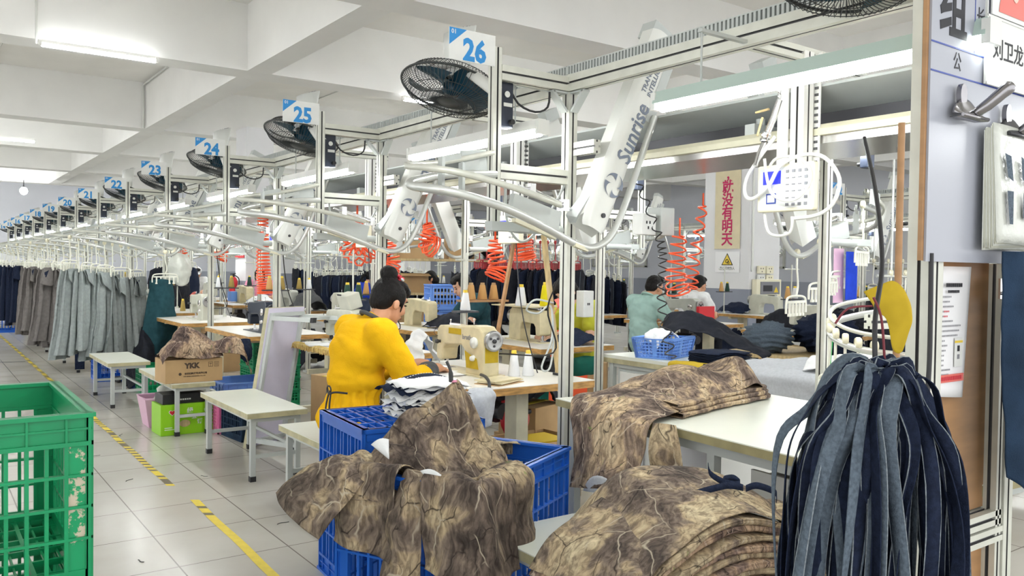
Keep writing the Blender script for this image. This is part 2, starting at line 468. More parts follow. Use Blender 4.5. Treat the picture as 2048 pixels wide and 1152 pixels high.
# ---------------------------------------------------------------- things
def tag(o, label, cat, group=None, kind=None):
    o['label'] = label; o['category'] = cat
    if group: o['group'] = group
    if kind: o['kind'] = kind
    return o
def thing(name, label, cat, loc=(0, 0, 0), rz=0.0, group=None):
    o = bpy.data.objects.new(name, None); COL.objects.link(o)
    o.empty_display_size = 0.1; o.location = loc; o.rotation_euler = (0, 0, rz)
    return tag(o, label, cat, group)
def struct(o): o['kind'] = 'structure'; return o
KIDS = {}
def kids(o): return [c for c in bpy.data.objects if c.parent == o]
def copy_tree(o, loc=None, rz=None, label=None, parent=None, table=None, scale=None, group=None):
    if table is None:
        table = {}
        for c in bpy.data.objects:
            if c.parent: table.setdefault(c.parent.name, []).append(c)
    c = o.copy(); COL.objects.link(c)
    if parent is not None: c.parent = parent
    if loc is not None: c.location = loc
    if rz is not None: c.rotation_euler = (0, 0, rz)
    if scale is not None: c.scale = scale
    if label: c['label'] = label
    if group: c['group'] = group
    for ch in table.get(o.name, []): copy_tree(ch, parent=c, table=table)
    return c

# ---------------------------------------------------------------- cloth helpers
def cr(p0, p1, p2, p3, t):
    return 0.5 * ((2 * p1) + (p2 - p0) * t + (2 * p0 - 5 * p1 + 4 * p2 - p3) * t * t + (3 * p1 - p0 - 3 * p2 + p3) * t * t * t)
def spline(pts, t):
    n = len(pts) - 1; x = min(max(t, 0), 1) * n; i = min(int(x), n - 1); f = x - i
    g = lambda k: pts[min(max(k, 0), n)]
    return cr(g(i - 1), g(i), g(i + 1), g(i + 2), f)
def curve_pts(pts, n=24): 
    pts = [V(p) for p in pts]; return [spline(pts, i / n) for i in range(n + 1)]
def loft(mb, secs, nu=36, nv=36, wr=0.006, fr=9.0, seed=0.0, m=None, fold=0.0, ff=14.0, dirv=None):
    secs = [[V(p) for p in s] for s in secs]
    P = []
    for i in range(nu + 1):
        row = [spline([spline(s, j / nv) for s in secs], i / nu) for j in range(nv + 1)]
        P.append(row)
    out = [[None] * (nv + 1) for _ in range(nu + 1)]
    for i in range(nu + 1):
        for j in range(nv + 1):
            a = P[min(i + 1, nu)][j] - P[max(i - 1, 0)][j]; b = P[i][min(j + 1, nv)] - P[i][max(j - 1, 0)]
            nn = a.cross(b); nn = nn.normalized() if nn.length > 1e-9 else V((0, 0, 1))
            p = P[i][j]
            d = 0.0
            if wr:
                q = p * fr + V((seed, seed * 1.7, -seed))
                d += wr * (noise.noise(q) + 0.5 * noise.noise(q * 2.3))
                q2 = p * fr * 0.8 + V((seed * 2.1, 3, 1))
                d += wr * 1.4 * (abs(noise.noise(q2)) - 0.25)
            if fold:
                d += fold * math.sin(ff * j / nv * 2 * PI + 2.5 * noise.noise(p * 3 + V((seed, 0, 0))))
            out[i][j] = p + nn * d
    return mb.grid(lambda u, v: out[round(u * nu)][round(v * nv)], nu, nv, m)

# ---------------------------------------------------------------- blended bodies
def blob(name, prims, voxel, m, parent=None, off=(0, 0, 0), smooth=6, disp=None):
    """prims: ('c', a, b, ra, rb) tapered capsule, ('e', centre, radii, rot) ellipsoid: welded to one continuous skin"""
    mb = MB(m)
    for p in prims:
        if p[0] == 'c':
            _, a, b, ra, rb = p; a, b = V(a), V(b)
            d = (b - a); L = d.length; d = d.normalized() if L > 1e-6 else V((0, 0, 1))
            pr = []
            for i in range(5): th = PI / 2 * (1 - i / 4); pr.append((max(ra * math.cos(th), 1e-4), -ra * math.sin(th)))
            for i in range(5): th = PI / 2 * i / 4; pr.append((max(rb * math.cos(th), 1e-4), L + rb * math.sin(th)))
            mb.lathe(pr, a, d, 12)
        else: mb.ell(p[1], p[2], 16, 10, rot=p[3] if len(p) > 3 else None)
    o = mb.build('tmp_blob')
    md = o.modifiers.new('r', 'REMESH'); md.mode = 'VOXEL'; md.voxel_size = voxel
    if smooth: sm = o.modifiers.new('s', 'SMOOTH'); sm.iterations = smooth; sm.factor = 0.5
    dg = bpy.context.evaluated_depsgraph_get(); dg.update()
    me = bpy.data.meshes.new_from_object(o.evaluated_get(dg))
    old = o.data; bpy.data.objects.remove(o); bpy.data.meshes.remove(old)
    me.name = name; off = V(off)
    if disp:
        vn = [v.normal.copy() for v in me.vertices]
        for v, n in zip(me.vertices, vn): v.co += n * disp(v.co)
    for v in me.vertices: v.co -= off
    if not me.materials: me.materials.append(MATS[m])
    for p in me.polygons: p.use_smooth = True
    r = bpy.data.objects.new(name, me); COL.objects.link(r)
    if parent is not None: r.parent = parent
    else: r.location = off
    return r

# ================================================================ THE ROOM
mb = MB('floor_tiles'); mb.b2((-9, -4, -0.05), (22, 35, 0)); struct(mb.build('floor'))
mb = MB('ceiling_paint'); mb.b2((-9, -4, 4.75), (22, 35, 4.85)); struct(mb.build('ceiling'))
mb = MB('wall_paint'); mb.b2((-9, 35, 0), (22, 35.2, 4.75)); struct(mb.build('wall_back'))
mb = MB('wall_paint'); mb.b2((22, -4, 0), (22.2, 35, 4.75)); struct(mb.build('wall_right'))
TRANS = [(-1.2, -0.75), (3.0, 3.45), (6.95, 7.39), (10.77, 11.22), (16.6, 17.05), (20.9, 21.35), (25.6, 26.05), (30.3, 30.75)]
for i, (a, b) in enumerate(TRANS):
    mb = MB('beam_paint'); mb.b2((-9, a, 3.9), (22, b, 4.75)); struct(mb.build('beam_%d' % (i + 1)))
LONG = [(-3.1, -2.78), (3.5, 3.82), (10.75, 11.1), (17.5, 17.8)]
for i, (a, b) in enumerate(LONG):
    for j in range(len(TRANS) - 1):
        mb = MB('beam_paint'); mb.b2((a, TRANS[j][1] + 0.002, 3.9), (b, TRANS[j + 1][0] - 0.002, 4.75)); struct(mb.build('cross_beam_%d' % (i * 10 + j + 1)))
# columns under the beam crossings
def column(i, x, y, w=0.5):
    mb = MB('column_white'); mb.b2((x, y, 1.1), (x + w * 1.6, y + w, 3.9), 'column_white'); mb.b2((x, y, 0), (x + w * 1.6, y + w, 1.1), 'column_grey')
    return struct(mb.build('column_%d' % i))
mb = MB('column_white'); mb.b2((11.3, 8.94, 1.1), (12.1, 9.92, 3.9)); mb.b2((11.3, 8.94, 0), (12.1, 9.92, 1.1), 'column_grey'); struct(mb.build('column_1'))
column(2, 10.75, 19.9)
column(3, 10.75, 29.0)
mb = MB('column_white'); mb.b2((4.9, 15.1, 1.1), (5.4, 15.7, 3.9)); mb.b2((4.9, 15.1, 0), (5.4, 15.7, 1.1), 'column_grey'); struct(mb.build('column_4'))
mat('wall_low', (0.42, 0.45, 0.52), 0.6)
mb = MB('wall_low'); mb.b2((-9, 34.93, 0), (22, 34.998, 1.1)); struct(mb.build('baseboard_back'))
mb = MB('wall_low'); mb.b2((21.93, -4, 0), (21.998, 34.9, 1.1)); struct(mb.build('baseboard_right'))
for i in range(5):
    y = 4 + i * 6.0
    mb = MB('alu'); 
    for (a, b) in (((21.9, y, 1.5), (21.97, y + 3, 1.56)), ((21.9, y, 3.4), (21.97, y + 3, 3.46)), ((21.9, y, 1.5), (21.97, y + .06, 3.46)), ((21.9, y + 1.47, 1.5), (21.97, y + 1.53, 3.46)), ((21.9, y + 2.94, 1.5), (21.97, y + 3, 3.46))): mb.b2(a, b)
    mb.b2((21.95, y, 1.5), (21.99, y + 3, 3.46), 'paper')
    struct(mb.build('window_%d' % (i + 1)))

# ---------------------------------------------------------------- ceiling tubes and conduits
def ceiling_tube(x0, x1, y, label, z=3.83, m='ceiling_tube_light'):
    t = thing('ceiling_light', label, 'light', ((x0 + x1) / 2, y, z), group='fluorescent tubes under the beams')
    mb = MB('white_paint'); mb.box((0, 0, 0.022), (x1 - x0, 0.026, 0.035)); mb.box((-(x1 - x0) / 2 - .015, 0, 0), (.03, .045, .06)); mb.box(((x1 - x0) / 2 + .015, 0, 0), (.03, .045, .06)); mb.build('housing', t)
    mb = MB(m); mb.cyl((-(x1 - x0) / 2, 0, -0.018), ((x1 - x0) / 2, 0, -0.018), 0.022, seg=10); mb.build('tube', t)
ceiling_tube(1.16, 2.35, 10.62, 'bright fluorescent tube under the beam nearest the aisle, white conduit at its end')
ceiling_tube(0.70, 1.98, 19.3, 'fluorescent tube under the middle beam far above the aisle')
ceiling_tube(5.75, 7.0, 10.72, 'ceiling fluorescent tube half hidden behind the fan of plate 26')
ceiling_tube(0.85, 2.3, 28.6, 'farthest fluorescent tube above the aisle end')
for (x, y) in ((-1.5, 3.4), (1.5, 0.4), (4.2, 3.42), (-3.8, 7.0), (-4.2, 13), (7.4, 3.42), (4.6, 0.2), (10.4, 6.9), (8.2, -0.7), (13.4, 6.9), (13.4, 12.5), (13.6, 18.5), (7.2, 16.55), (8, 22), (-1.5, 10.72), (-1.6, 6.9)):  # unseen tubes added to brighten the hall
    ceiling_tube(x, x + 1.2, y, 'added fill tube out of view above the conveyor lines')
for y in (8.1, 12.3, 18.0, 22.3, 27.0, 31.6):  # added tubes, hidden by the beams, lighting bay ceilings and far wall
    for x in (-5.2, -1.4, 1.2, 5.6, 8.8, 12.4):
        if y < 13 and x < 2 and x > 0: continue
        ceiling_tube(x, x + 1.2, y, 'added fill tube up on the ceiling bay, hidden behind the beam before it', 4.66, 'bay_fill_light')
def conduit(pts, label, r=0.012):
    mb = MB('white_plastic'); mb.tube(pts, r, 8); tag(mb.build('conduit', off=pts[0]), label, 'conduit', 'surface conduits on the ceiling')
conduit([(1.12, 10.74, 3.84), (1.12, 10.74, 4.30), (1.12, 10.74, 4.74)], 'white conduit climbing the first beam above the ceiling tube')
conduit([(1.1, 11.25, 4.72), (1.1, 13.9, 4.72), (1.1, 16.56, 4.72), (1.1, 16.56, 4.3), (1.1, 16.58, 3.92)], 'grey conduit running over the ceiling and down the second beam at left')
conduit([(3.46, 11.6, 4.70), (3.46, 14, 4.70), (3.46, 16.56, 4.70), (3.46, 16.56, 4.3), (3.46, 16.56, 3.9)], 'dark edged conduit down the corner of the long beam', 0.016)
conduit([(6.6, 11.24, 4.738), (6.6, 14, 4.738), (6.6, 16.56, 4.738), (6.6, 16.56, 4.3)], 'thin conduit along the ceiling above plate 25')
# bulb far away
t = thing('ceiling_bulb', 'small lit bulb hanging from the far ceiling near the back wall', 'bulb', (2.75, 29.6, 3.6))
mb = MB('dark_metal'); mb.cyl((0, 0, .06), (0, 0, .3), .012, seg=8); mb.cyl((0, 0, .05), (0, 0, .12), .05, .03, seg=10); mb.build('socket', t)
mb = MB('tube_light'); mb.ell((0, 0, -.03), (.11, .11, .12)); mb.build('bulb', t)

# ---------------------------------------------------------------- tape on the floor
def tape(y0, y1, x0, x1, label, dashed):
    mb = MB('tape_yellow'); n = int((y1 - y0) / 0.05) ; w = 0.045
    r = random.Random(3)
    for i in range(n):
        ya = y0 + (y1 - y0) * i / n; yb = y0 + (y1 - y0) * (i + 1) / n
        xa = x0 + (x1 - x0) * i / n + 0.003 * math.sin(i * .35); xb = x0 + (x1 - x0) * (i + 1) / n + 0.003 * math.sin((i + 1) * .35)
        dk = dashed(ya) 
        s = 0.03 if dashed(ya) is not None else 0
        mb.add([(xa - w / 2, ya + s, .0015), (xa + w / 2, ya, .0015), (xb + w / 2, yb, .0015), (xb - w / 2, yb + s, .0015)], [(0, 1, 2, 3)], False, 'tape_dark' if dk else 'tape_yellow')
    tag(mb.build('floor_tape', off=(x0, y0, 0)), label, 'tape')
tape(5.45, 24.0, 1.31, 1.315, 'striped yellow and black floor tape running along the aisle under the benches', lambda y: (int(y / 0.05) % 2 == 0))
tape(3.0, 5.05, 1.30, 1.345, 'plain worn yellow floor tape strip nearest the camera', lambda y: (4.62 < y < 4.95 and int(y / 0.05) % 3 == 0))

# ================================================================ CONVEYOR STATIONS
Y0 = 1.08; PITCH = 1.9
XM = 2.46
def st_y(k): return Y0 + PITCH * k          # k = 27 - plate number
def logo(mb, mtx, s, m='logo_grey'):
    """four crescent vanes turning round a centre"""
    for q in range(4):
        R4 = Matrix.Rotation(q * PI / 2, 4, 'Z'); vs = []; n = 12
        for i in range(n + 1):
            t = i / n; a = 1.40 * t
            ri = s * (.30 + .70 * t ** .75) if i < n else s
            b = a * .80 - .12
            vs += [V((math.cos(a), math.sin(a), 0)) * s, V((math.cos(b), math.sin(b), 0)) * min(ri, s * .985)]
        fs = [(2 * i, 2 * i + 2, 2 * i + 3, 2 * i + 1) for i in range(n)]
        mb.add([mtx @ (R4 @ p) for p in vs], fs, False, m)

def make_station_frame(name, label, group):
    t = thing(name, label, 'frame', (XM, st_y(1), 0), 0, group)
    mb = MB('alu'); mb.prof((0, 0, 0), (0, 0, 2.21), .05, .05, up=(0, 1, 0)); mb.box((0, 0, .012), (.1, .1, .024), 0, 'grey_paint'); mb.build('main_post', t)
    mb = MB('alu'); mb.prof((-.42, 0, 1.57), (-.42, 0, 2.35), .042, .042, up=(0, 1, 0)); mb.box((-.42, 0, 1.565), (.045, .045, .012), 0, 'grey_paint'); mb.build('label_post', t)
    mb = MB('alu'); mb.prof((-.40, 0, 2.245), (-.025, 0, 2.245), .05, .065); mb.build('top_arm', t)
    mb = MB('alu'); mb.prof((-.40, 0, 1.82), (-.025, 0, 1.82), .045, .065); mb.build('lower_arm', t)
    mb = MB('alu'); mb.prof((0, .025, 2.25), (0, -1.865, 2.25), .06, .075); mb.build('top_beam', t)
    mb = MB('alu'); mb.prof((.02, -.03, 1.95), (.02, -.17, 1.95), .04, .06); mb.build('side_rail', t)
    mb = MB('grey_paint'); mb.b2((.0, -1.87, 2.29), (.045, .02, 2.30)); mb.b2((.0, -1.87, 2.335), (.045, .02, 2.34))
    for i in range(96):
        y = -1.87 + i * 1.89 / 95
        mb.b2((.0, y - .0055, 2.30), (.045, y + .0055, 2.335))
    mb.b2((.038, -1.87, 2.30), (.043, .02, 2.335), 'slot'); mb.build('cable_duct', t)
    mb = MB('grey_paint')
    for (a, b) in (((-.03, .0, 2.12), (-.11, 0, 2.205)), ((.0, -.03, 2.12), (.0, -.11, 2.205))):
        mb.bar(a, b, .04, .012, up=(0, 0, 1)); 
    mb.box((-.07, 0, 2.205), (.09, .04, .008)); mb.box((0, -.07, 2.205), (.04, .09, .008)); mb.build('gusset', t)
    return t
def make_lift_column(name, label, group):
    t = thing(name, label, 'column', (XM, st_y(1), 0), 0, group)
    mb = MB('white_paint'); mb.prof((.36, .9, 1.55), (.36, .9, 2.21), .06, .06, up=(0, 1, 0), m='white_paint')
    mb.b2((.405, .86, 1.55), (.41, .90, 2.21))
    for i in range(24): mb.box((.4035, .868, 1.58 + i * .026), (.004, .017, .010), 0, 'slot')
    for i in range(24): mb.box((.392, .868, 1.58 + i * .026), (.012, .016, .010), 0, 'slot')
    mb.build('post', t)
    mb = MB('alu'); mb.prof((.05, .9, 2.24), (.50, .9, 2.24), .05, .05); mb.build('cross_arm', t)
    return t

def make_rail_loop(name, label, group):
    t = thing(name, label, 'rail', (XM, st_y(1), 0), 0, group)
    w = lambda x, y, z: V((x - XM, y - 2.98, z))
    low = curve_pts([w(2.02, 2.94, 1.80), w(1.76, 2.88, 1.775), w(1.53, 2.74, 1.725), w(1.43, 2.61, 1.69), w(1.45, 2.51, 1.672), w(1.58, 2.52, 1.662), w(1.86, 2.62, 1.628), w(2.12, 2.72, 1.572), w(2.34, 2.79, 1.512), w(2.46, 2.80, 1.497), w(2.555, 2.80, 1.545), w(2.63, 2.80, 1.66), w(2.73, 2.80, 1.89), w(2.83, 2.80, 2.12)], 64)
    mb = MB('alu_bright'); mb.tube(low, .0165, 10); mb.build('lower_rail', t)
    up = curve_pts([w(2.02, 2.955, 1.895), w(1.74, 2.90, 1.825), w(1.52, 2.76, 1.785), w(1.42, 2.62, 1.757), w(1.44, 2.51, 1.742), w(1.58, 2.52, 1.737), w(1.90, 2.63, 1.712), w(2.24, 2.765, 1.672)], 40)
    mb = MB('alu')
    n = len(up); vs = []
    for i, p in enumerate(up):
        tt = (up[min(i + 1, n - 1)] - up[max(i - 1, 0)]).normalized(); s = tt.cross(V((0, 0, 1))).normalized()
        vs += [p + s * .008 + V((0, 0, .011)), p - s * .007 + V((0, 0, .011)), p - s * .007 - V((0, 0, .011)), p + s * .007 - V((0, 0, .011))]
    fs = []
    for i in range(n - 1):
        for k in range(4): fs.append((i * 4 + k, i * 4 + (k + 1) % 4, i * 4 + 4 + (k + 1) % 4, i * 4 + 4 + k))
    mb.add(vs, fs, True); mb.build('upper_rail', t)
    for (x, y) in ((1.55, 2.60), (1.70, 2.70)):
        mb = MB('grey_paint'); mb.bar(w(x, y, 1.80), w(x, y, 1.66), .012, .03); mb.bar(w(x, y, 1.79), w(x + .12, y + .07, 1.82), .012, .02); mb.build('rail_bracket', t)
    mb = MB('grey_paint'); mb.bar(w(1.85, 2.94, 1.84), w(1.99, 2.97, 1.86), .012, .09); mb.build('rail_bracket', t)
    mb = MB('grey_paint'); mb.bar(w(2.03, 2.84, 1.665), w(2.30, 2.86, 1.60), .03, .10); mb.b2(w(2.0, 2.93, 1.56), w(2.2, 2.985, 1.60)); mb.cyl(w(2.15, 2.97, 1.575), w(2.41, 2.97, 1.575), .022, seg=10)
    mb.bar(w(2.02, 2.80, 1.60), w(2.27, 2.84, 1.535), .022, .016, m='cream'); mb.bar(w(2.33, 2.78, 1.505), w(2.42, 2.80, 1.485), .022, .016, m='cream'); mb.build('switch_plate', t)
    mb = MB('chrome'); mb.cyl(w(2.12, 2.84, 1.735), w(2.34, 2.86, 1.675), .016, seg=10); mb.cyl(w(2.07, 2.84, 1.75), w(2.4, 2.865, 1.66), .006, seg=8); mb.box(w(2.13, 2.84, 1.735), (.03, .05, .05)); mb.box(w(2.33, 2.86, 1.68), (.03, .05, .05)); mb.build('air_cylinder', t)
    return t

AX = V((.42, 0, .907)).normalized(); PX = V((.907, 0, -.42)).normalized()
def make_lift_arm(name, label, group, number=True):
    t = thing(name, label, 'lift arm', (XM, st_y(1), 0), 0, group)
    o = V((2.445 - XM, 2.80 - 2.98, 1.575))
    mb = MB('white_plastic'); L = 1.02; W2 = .072; n = 10
    sec = []
    for i in range(n + 1):
        a = -1 + 2 * i / n
        sec.append((a * W2, -.03 * (1 - abs(a) ** 4)))
    def P(s, l, y): return o + PX * s + AX * l + V((0, y, 0))
    vs = []; rows = [(-.0, .0)] 
    ls = [0.0, .012, .03, .06] + [L * i / 6 for i in range(1, 7)]
    for l in ls:
        k = 1 if l >= .05 else math.sqrt(max(0.05, 1 - (1 - l / .05) ** 2))
        for (s, y) in sec: vs.append(P(s * (.72 + .28 * k), l, y))
    m1 = n + 1
    fs = [(i * m1 + j, i * m1 + j + 1, (i + 1) * m1 + j + 1, (i + 1) * m1 + j) for i in range(len(ls) - 1) for j in range(n)]
    mb.add(vs, fs, True)
    mb.add([P(-W2, L, 0), P(W2, L, 0), P(W2, 0.05, 0), P(-W2, .05, 0), P(-W2, L, .07), P(W2, L, .07), P(W2, .0, .07), P(-W2, .0, .07)], [(0, 4, 7, 3), (1, 2, 6, 5), (4, 5, 6, 7), (0, 1, 5, 4), (2, 3, 7, 6)], False)
    cv = mb.build('cover', t)
    mb = MB('logo_grey')
    right = AX; upv = -PX
    mb.text('Sunrise', .118, facing(P(.012, .50, -.032), right, upv), 'logo_grey', .0008, .0016, sx=.88)
    mb.build('lettering', cv); mb = MB('logo_grey')
    mb.text('TRANSPORT', .036, facing(P(-.018, .80, -.032), right, upv), 'logo_grey', .0008, .0003)
    mb.text('INTELLIGENCE', .036, facing(P(.020, .815, -.032), right, upv), 'logo_grey', .0008, .0003)
    mb.build('caption', cv); mb = MB('logo_grey')
    logo(mb, facing(P(.006, .225, -.034), right, upv), .056)
    mb.build('emblem', cv)
    mb = MB('dark_metal'); mb.cyl(P(.01, .075, -.03), P(.01, .075, -.038), .011, seg=10); mb.build('screw', cv)
    mb = MB('grey_paint'); mb.add([P(-.085, .02, .02), P(-.072, .14, .0), P(-.072, .14, .07), P(-.11, .02, .07), P(-.072, 0, .03), P(-.072, 0, .07)], [(0, 1, 2, 3), (0, 3, 5, 4), (0, 4, 1)]); mb.build('guide_plate', t)
    # drive head at the top
    mb = MB('grey_paint'); mb.bar(P(.11, .62, .05), P(.11, .98, .05), .05, .07, up=(0, 1, 0)); mb.bar(P(.0, 1.0, .06), P(.0, 1.08, .06), .12, .09, up=(0, 1, 0)); mb.build('drive_head', t)
    return t

def make_fan(name, label, group):
    C0 = V((2.09, 3.42, 2.25)); t = thing(name, label, 'fan', (XM, st_y(1), 0), 0, group)
    c = C0 - V((XM, 2.98, 0)); n = V((-.30, -.10, -.95)).normalized(); s, u = frame(n)
    Rr = .245
    def P(r, a, h): return c + (s * math.cos(a) + u * math.sin(a)) * r + n * h
    mb = MB('fan_wire')
    for (h0, sg) in ((0.0, 1), (0.0, -1)):
        for i in range(76):
            a = 2 * PI * i / 76; pts = []
            for q in range(6):
                r = .05 + (Rr - .05) * q / 5
                h = sg * .072 * math.sqrt(max(0, 1 - (r / Rr) ** 3.2))
                pts.append(P(r, a + (.25 if sg < 0 else .0) * (1 - r / Rr), h))
            mb.tube(pts, .0017, 3, caps=False)
        for rr in (.055, .13, .19):
            h = sg * .072 * math.sqrt(max(0, 1 - (rr / Rr) ** 3.2))
            mb.tube([P(rr, 2 * PI * i / 40, h) for i in range(40)], .0018, 4, closed=True)
    mb.tube([P(Rr, 2 * PI * i / 48, 0) for i in range(48)], .0055, 6, closed=True)
    mb.lathe([(.001, .074), (.055, .072), (.058, .065)], c, n, 20); mb.build('guard', t)
    mb = MB('fan_blade')
    for q in range(5):
        a0 = q * 2 * PI / 5
        def bl(uu, vv):
            r = .035 + .175 * uu; a = a0 + (vv - .5) * (0.85 + .2 * uu) + .5 * uu
            return P(r, a, (vv - .5) * .055 * (1 - .3 * uu))
        mb.grid(bl, 6, 5)
    mb.lathe([(.001, .03), (.04, .025), (.045, -.03), (.001, -.03)], c, n, 16); mb.build('blades', t)
    mb = MB('white_plastic'); b = -n
    ax = V((.14, .02, 1)).normalized(); s2, u2 = frame(ax)
    def Q(x, y, z): return c + n * -.055 + ax * z + s2 * x + u2 * y
    secs = [(.050, .0), (.062, .02), (.060, .12), (.068, .245)]
    vs = []; seg = 16
    for i, (r, z) in enumerate(secs):
        for k in range(seg):
            a = 2 * PI * k / seg; e = 4
            cx = math.copysign(abs(math.cos(a)) ** (2 / e), math.cos(a)); sy = math.copysign(abs(math.sin(a)) ** (2 / e), math.sin(a))
            vs.append(Q(cx * r * .95, sy * r, z + (-cx * .030 if i == 3 else 0)))
    fs = [(i * seg + k, (i + 1) * seg + k, (i + 1) * seg + (k + 1) % seg, i * seg + (k + 1) % seg) for i in range(3) for k in range(seg)]
    mb.add(vs, fs + [tuple(range(3 * seg, 4 * seg))], True)
    hs = mb.build('motor_housing', t, sub=0)
    mb = MB('ink_grey')
    for k in range(14):
        a = PI * 2 * k / 14; cx, sy = math.cos(a), math.sin(a)
        mb.bar(Q(cx * .026, sy * .026, .248 - cx * .013), Q(cx * .05, sy * .05, .248 - cx * .025), .004, .004)
    mb.build('vent', hs)
    mb = MB('white_plastic'); mb.tube([Q(.0, 0, .03), c + V((.0, -.16, .05)), V((-.40, .02, 2.17))], [.03, .024, .03], 10); mb.build('bracket_arm', t)
    mb = MB('navy_plastic'); mb.box((-.35, .035, 2.115), (.075, .05, .20)); bx = mb.build('control_box', t, bevel=.006)
    mb = MB('white_plastic'); mb.cyl((-.35, .008, 2.16), (-.35, .004, 2.16), .014, seg=14); mb.box((-.345, .008, 2.115), (.045, .004, .016)); mb.build('switch_mark', bx)
    mb = MB('black'); mb.cyl((-.33, .008, 2.04), (-.33, -.012, 2.04), .012, seg=12); mb.tube(curve_pts([(-.33, .03, 2.21), (-.28, .02, 2.13), (-.2, .0, 2.10), (-.13, 0, 2.13), (-.12, 0, 2.20)], 12), .005, 6); mb.build('knob', bx)
    return t

def make_plate(num, y):
    t = thing('number_plate', 'white plate reading %d in blue on top of its aluminium post' % num, 'sign', (2.04, y, 2.0), 0, 'station number plates')
    mb = MB('plate_white'); mb.box((-.135, -.026, .325), (.23, .004, .13)); pl = mb.build('plate', t)
    mb = MB('plate_blue'); mb.text(str(num), .125, facing((-.125, -.0285, .305), (1, 0, 0), (0, 0, 1)), 'plate_blue', .0006, .0048, sx=.92); mb.build('digits', pl)
    mb = MB('plate_blue'); mb.add([(-.25, -.0287, .39), (-.165, -.0287, .39), (-.25, -.0287, .318)], [(0, 2, 1)]); mb.text('01', .026, facing((-.228, -.0295, .374), (1, 0, 0), (0, 0, 1)), 'plate_white', .0003, .0004); mb.build('corner_mark', pl)
    return t

def make_lamp(name, label, group, x=2.2 - XM, ya=-.13, yb=1.02, z=2.0):
    t = thing(name, label, 'lamp', (XM, st_y(1), 0), 0, group)
    mb = MB('white_paint'); mb.prism([(-.034, 0), (-.02, .045), (.02, .045), (.034, 0)], (x, ya, z), (x, yb, z)); mb.build('housing', t)
    mb = MB('tube_light'); mb.prism([(.024 * math.cos(a), -.004 + .026 * math.sin(a)) for a in [-PI * i / 8 for i in range(9)]], (x, ya + .02, z), (x, yb - .02, z)); mb.build('diffuser', t)
    mb = MB('white_plastic'); mb.b2((x - .03, ya - .012, z - .022), (x + .03, ya + .01, z + .04)); mb.build('end_cap', t); mb = MB('white_plastic'); mb.b2((x - .03, yb - .01, z - .022), (x + .03, yb + .012, z + .04)); mb.build('end_cap', t)
    for y in (ya + .2, yb - .2):
        mb = MB('grey_paint'); mb.cyl((x, y, z + .04), (x, y, 2.222), .004, seg=6); mb.bar((x - .01, y, 2.225), (-.03, y, 2.225), .02, .012); mb.build('hanger_rod', t)
    return t

F0 = make_station_frame('station_frame', 'aluminium post and beam frame carrying plate 26', 'aluminium station frames')
P0 = make_lift_column('lift_column', 'perforated white column hanging behind the post of plate 26', 'perforated columns behind the front row')
L0 = make_rail_loop('hanger_rail', 'bare looped steel hanger rail hanging below plate 26', 'looped hanger rails of the front row')
A0 = make_lift_arm('lift_arm', 'white slanted lift arm with grey lettering below plate 26, nearest of the row', 'slanted lift arms of the front row')
N0 = make_fan('wall_fan', 'dark wire fan with white motor beside plate 26', 'fans on the station posts')
K0 = make_lamp('strip_lamp', 'lit strip lamp between plate 25 and plate 26', 'strip lamps along the front row')
make_plate(26, st_y(1))
NST = 13
for k in range(2, NST + 1):
    n = 27 - k; loc = (XM, st_y(k), 0)
    copy_tree(F0, loc, label='aluminium post and beam frame carrying plate %d' % n)
    copy_tree(P0, loc, label='perforated white column hanging behind the post of plate %d' % n)
    copy_tree(L0, loc, label=('bare looped steel hanger rail hanging below plate %d' if n > 22 else 'looped hanger rail full of trousers below plate %d') % n)
    copy_tree(A0, loc, label='white slanted lift arm with grey lettering below plate %d' % n)
    copy_tree(N0, loc, label='dark wire fan with white motor beside plate %d' % n)
    copy_tree(K0, loc, label='lit strip lamp between plate %d and plate %d' % (n - 1, n))
    make_plate(n, st_y(k))
# station 27: the end post of the row, with its fan and lamp
fan27 = copy_tree(N0, (XM + .13, st_y(0) - .10, .055), label='fan cut by the top edge of the photo above the long bright lamp')
for c in kids(fan27):
    if c.name.split('.')[0] in ('control_box', 'bracket_arm'):
        for g in kids(c): bpy.data.objects.remove(g)
        bpy.data.objects.remove(c)
mb = MB('white_plastic'); mb.tube([(-.37, .28, 2.26), (-.38, .14, 2.24), (-.53, .13, 2.19)], .02, 8); mb.build('bracket_arm', fan27)
kl = copy_tree(K0, (XM, st_y(0) + .06, 0), label='largest and nearest strip lamp with pale green housing')
for c in kids(kl):
    if c.name.startswith('housing'): c.data = c.data.copy(); c.data.materials[0] = MATS['lamp_green']
t = thing('station_frame', 'tall end frame of plywood partition, thick post left of the white board', 'frame', (2.05, 1.08, 0), 0, 'aluminium station frames')
mb = MB('alu'); mb.prof((0, 0, 0), (-.01, 0, 2.5), .06, .06, up=(0, 1, 0)); mb.build('label_post', t)
mb = MB('alu'); mb.prof((.41, 0, 0), (.41, 0, 2.21), .05, .06, up=(0, 1, 0)); mb.build('main_post', t)
mb = MB('alu'); mb.prof((.365, -.005, 0), (.365, -.005, 1.43), .032, .04, up=(0, 1, 0)); mb.build('inner_post', t)
mb = MB('alu'); mb.prof((.03, 0, .735), (.385, 0, .735), .05, .04); mb.build('cross_bar', t)
mb = MB('alu'); mb.prof((.03, -.004, .69), (.385, -.004, .69), .05, .04); mb.build('cross_bar', t)
mb = MB('plywood'); mb.b2((.03, .01, .76), (.35, .022, 1.5)); mb.b2((.03, .01, .05), (.35, .022, .668)); mb.build('plywood_panel', t)
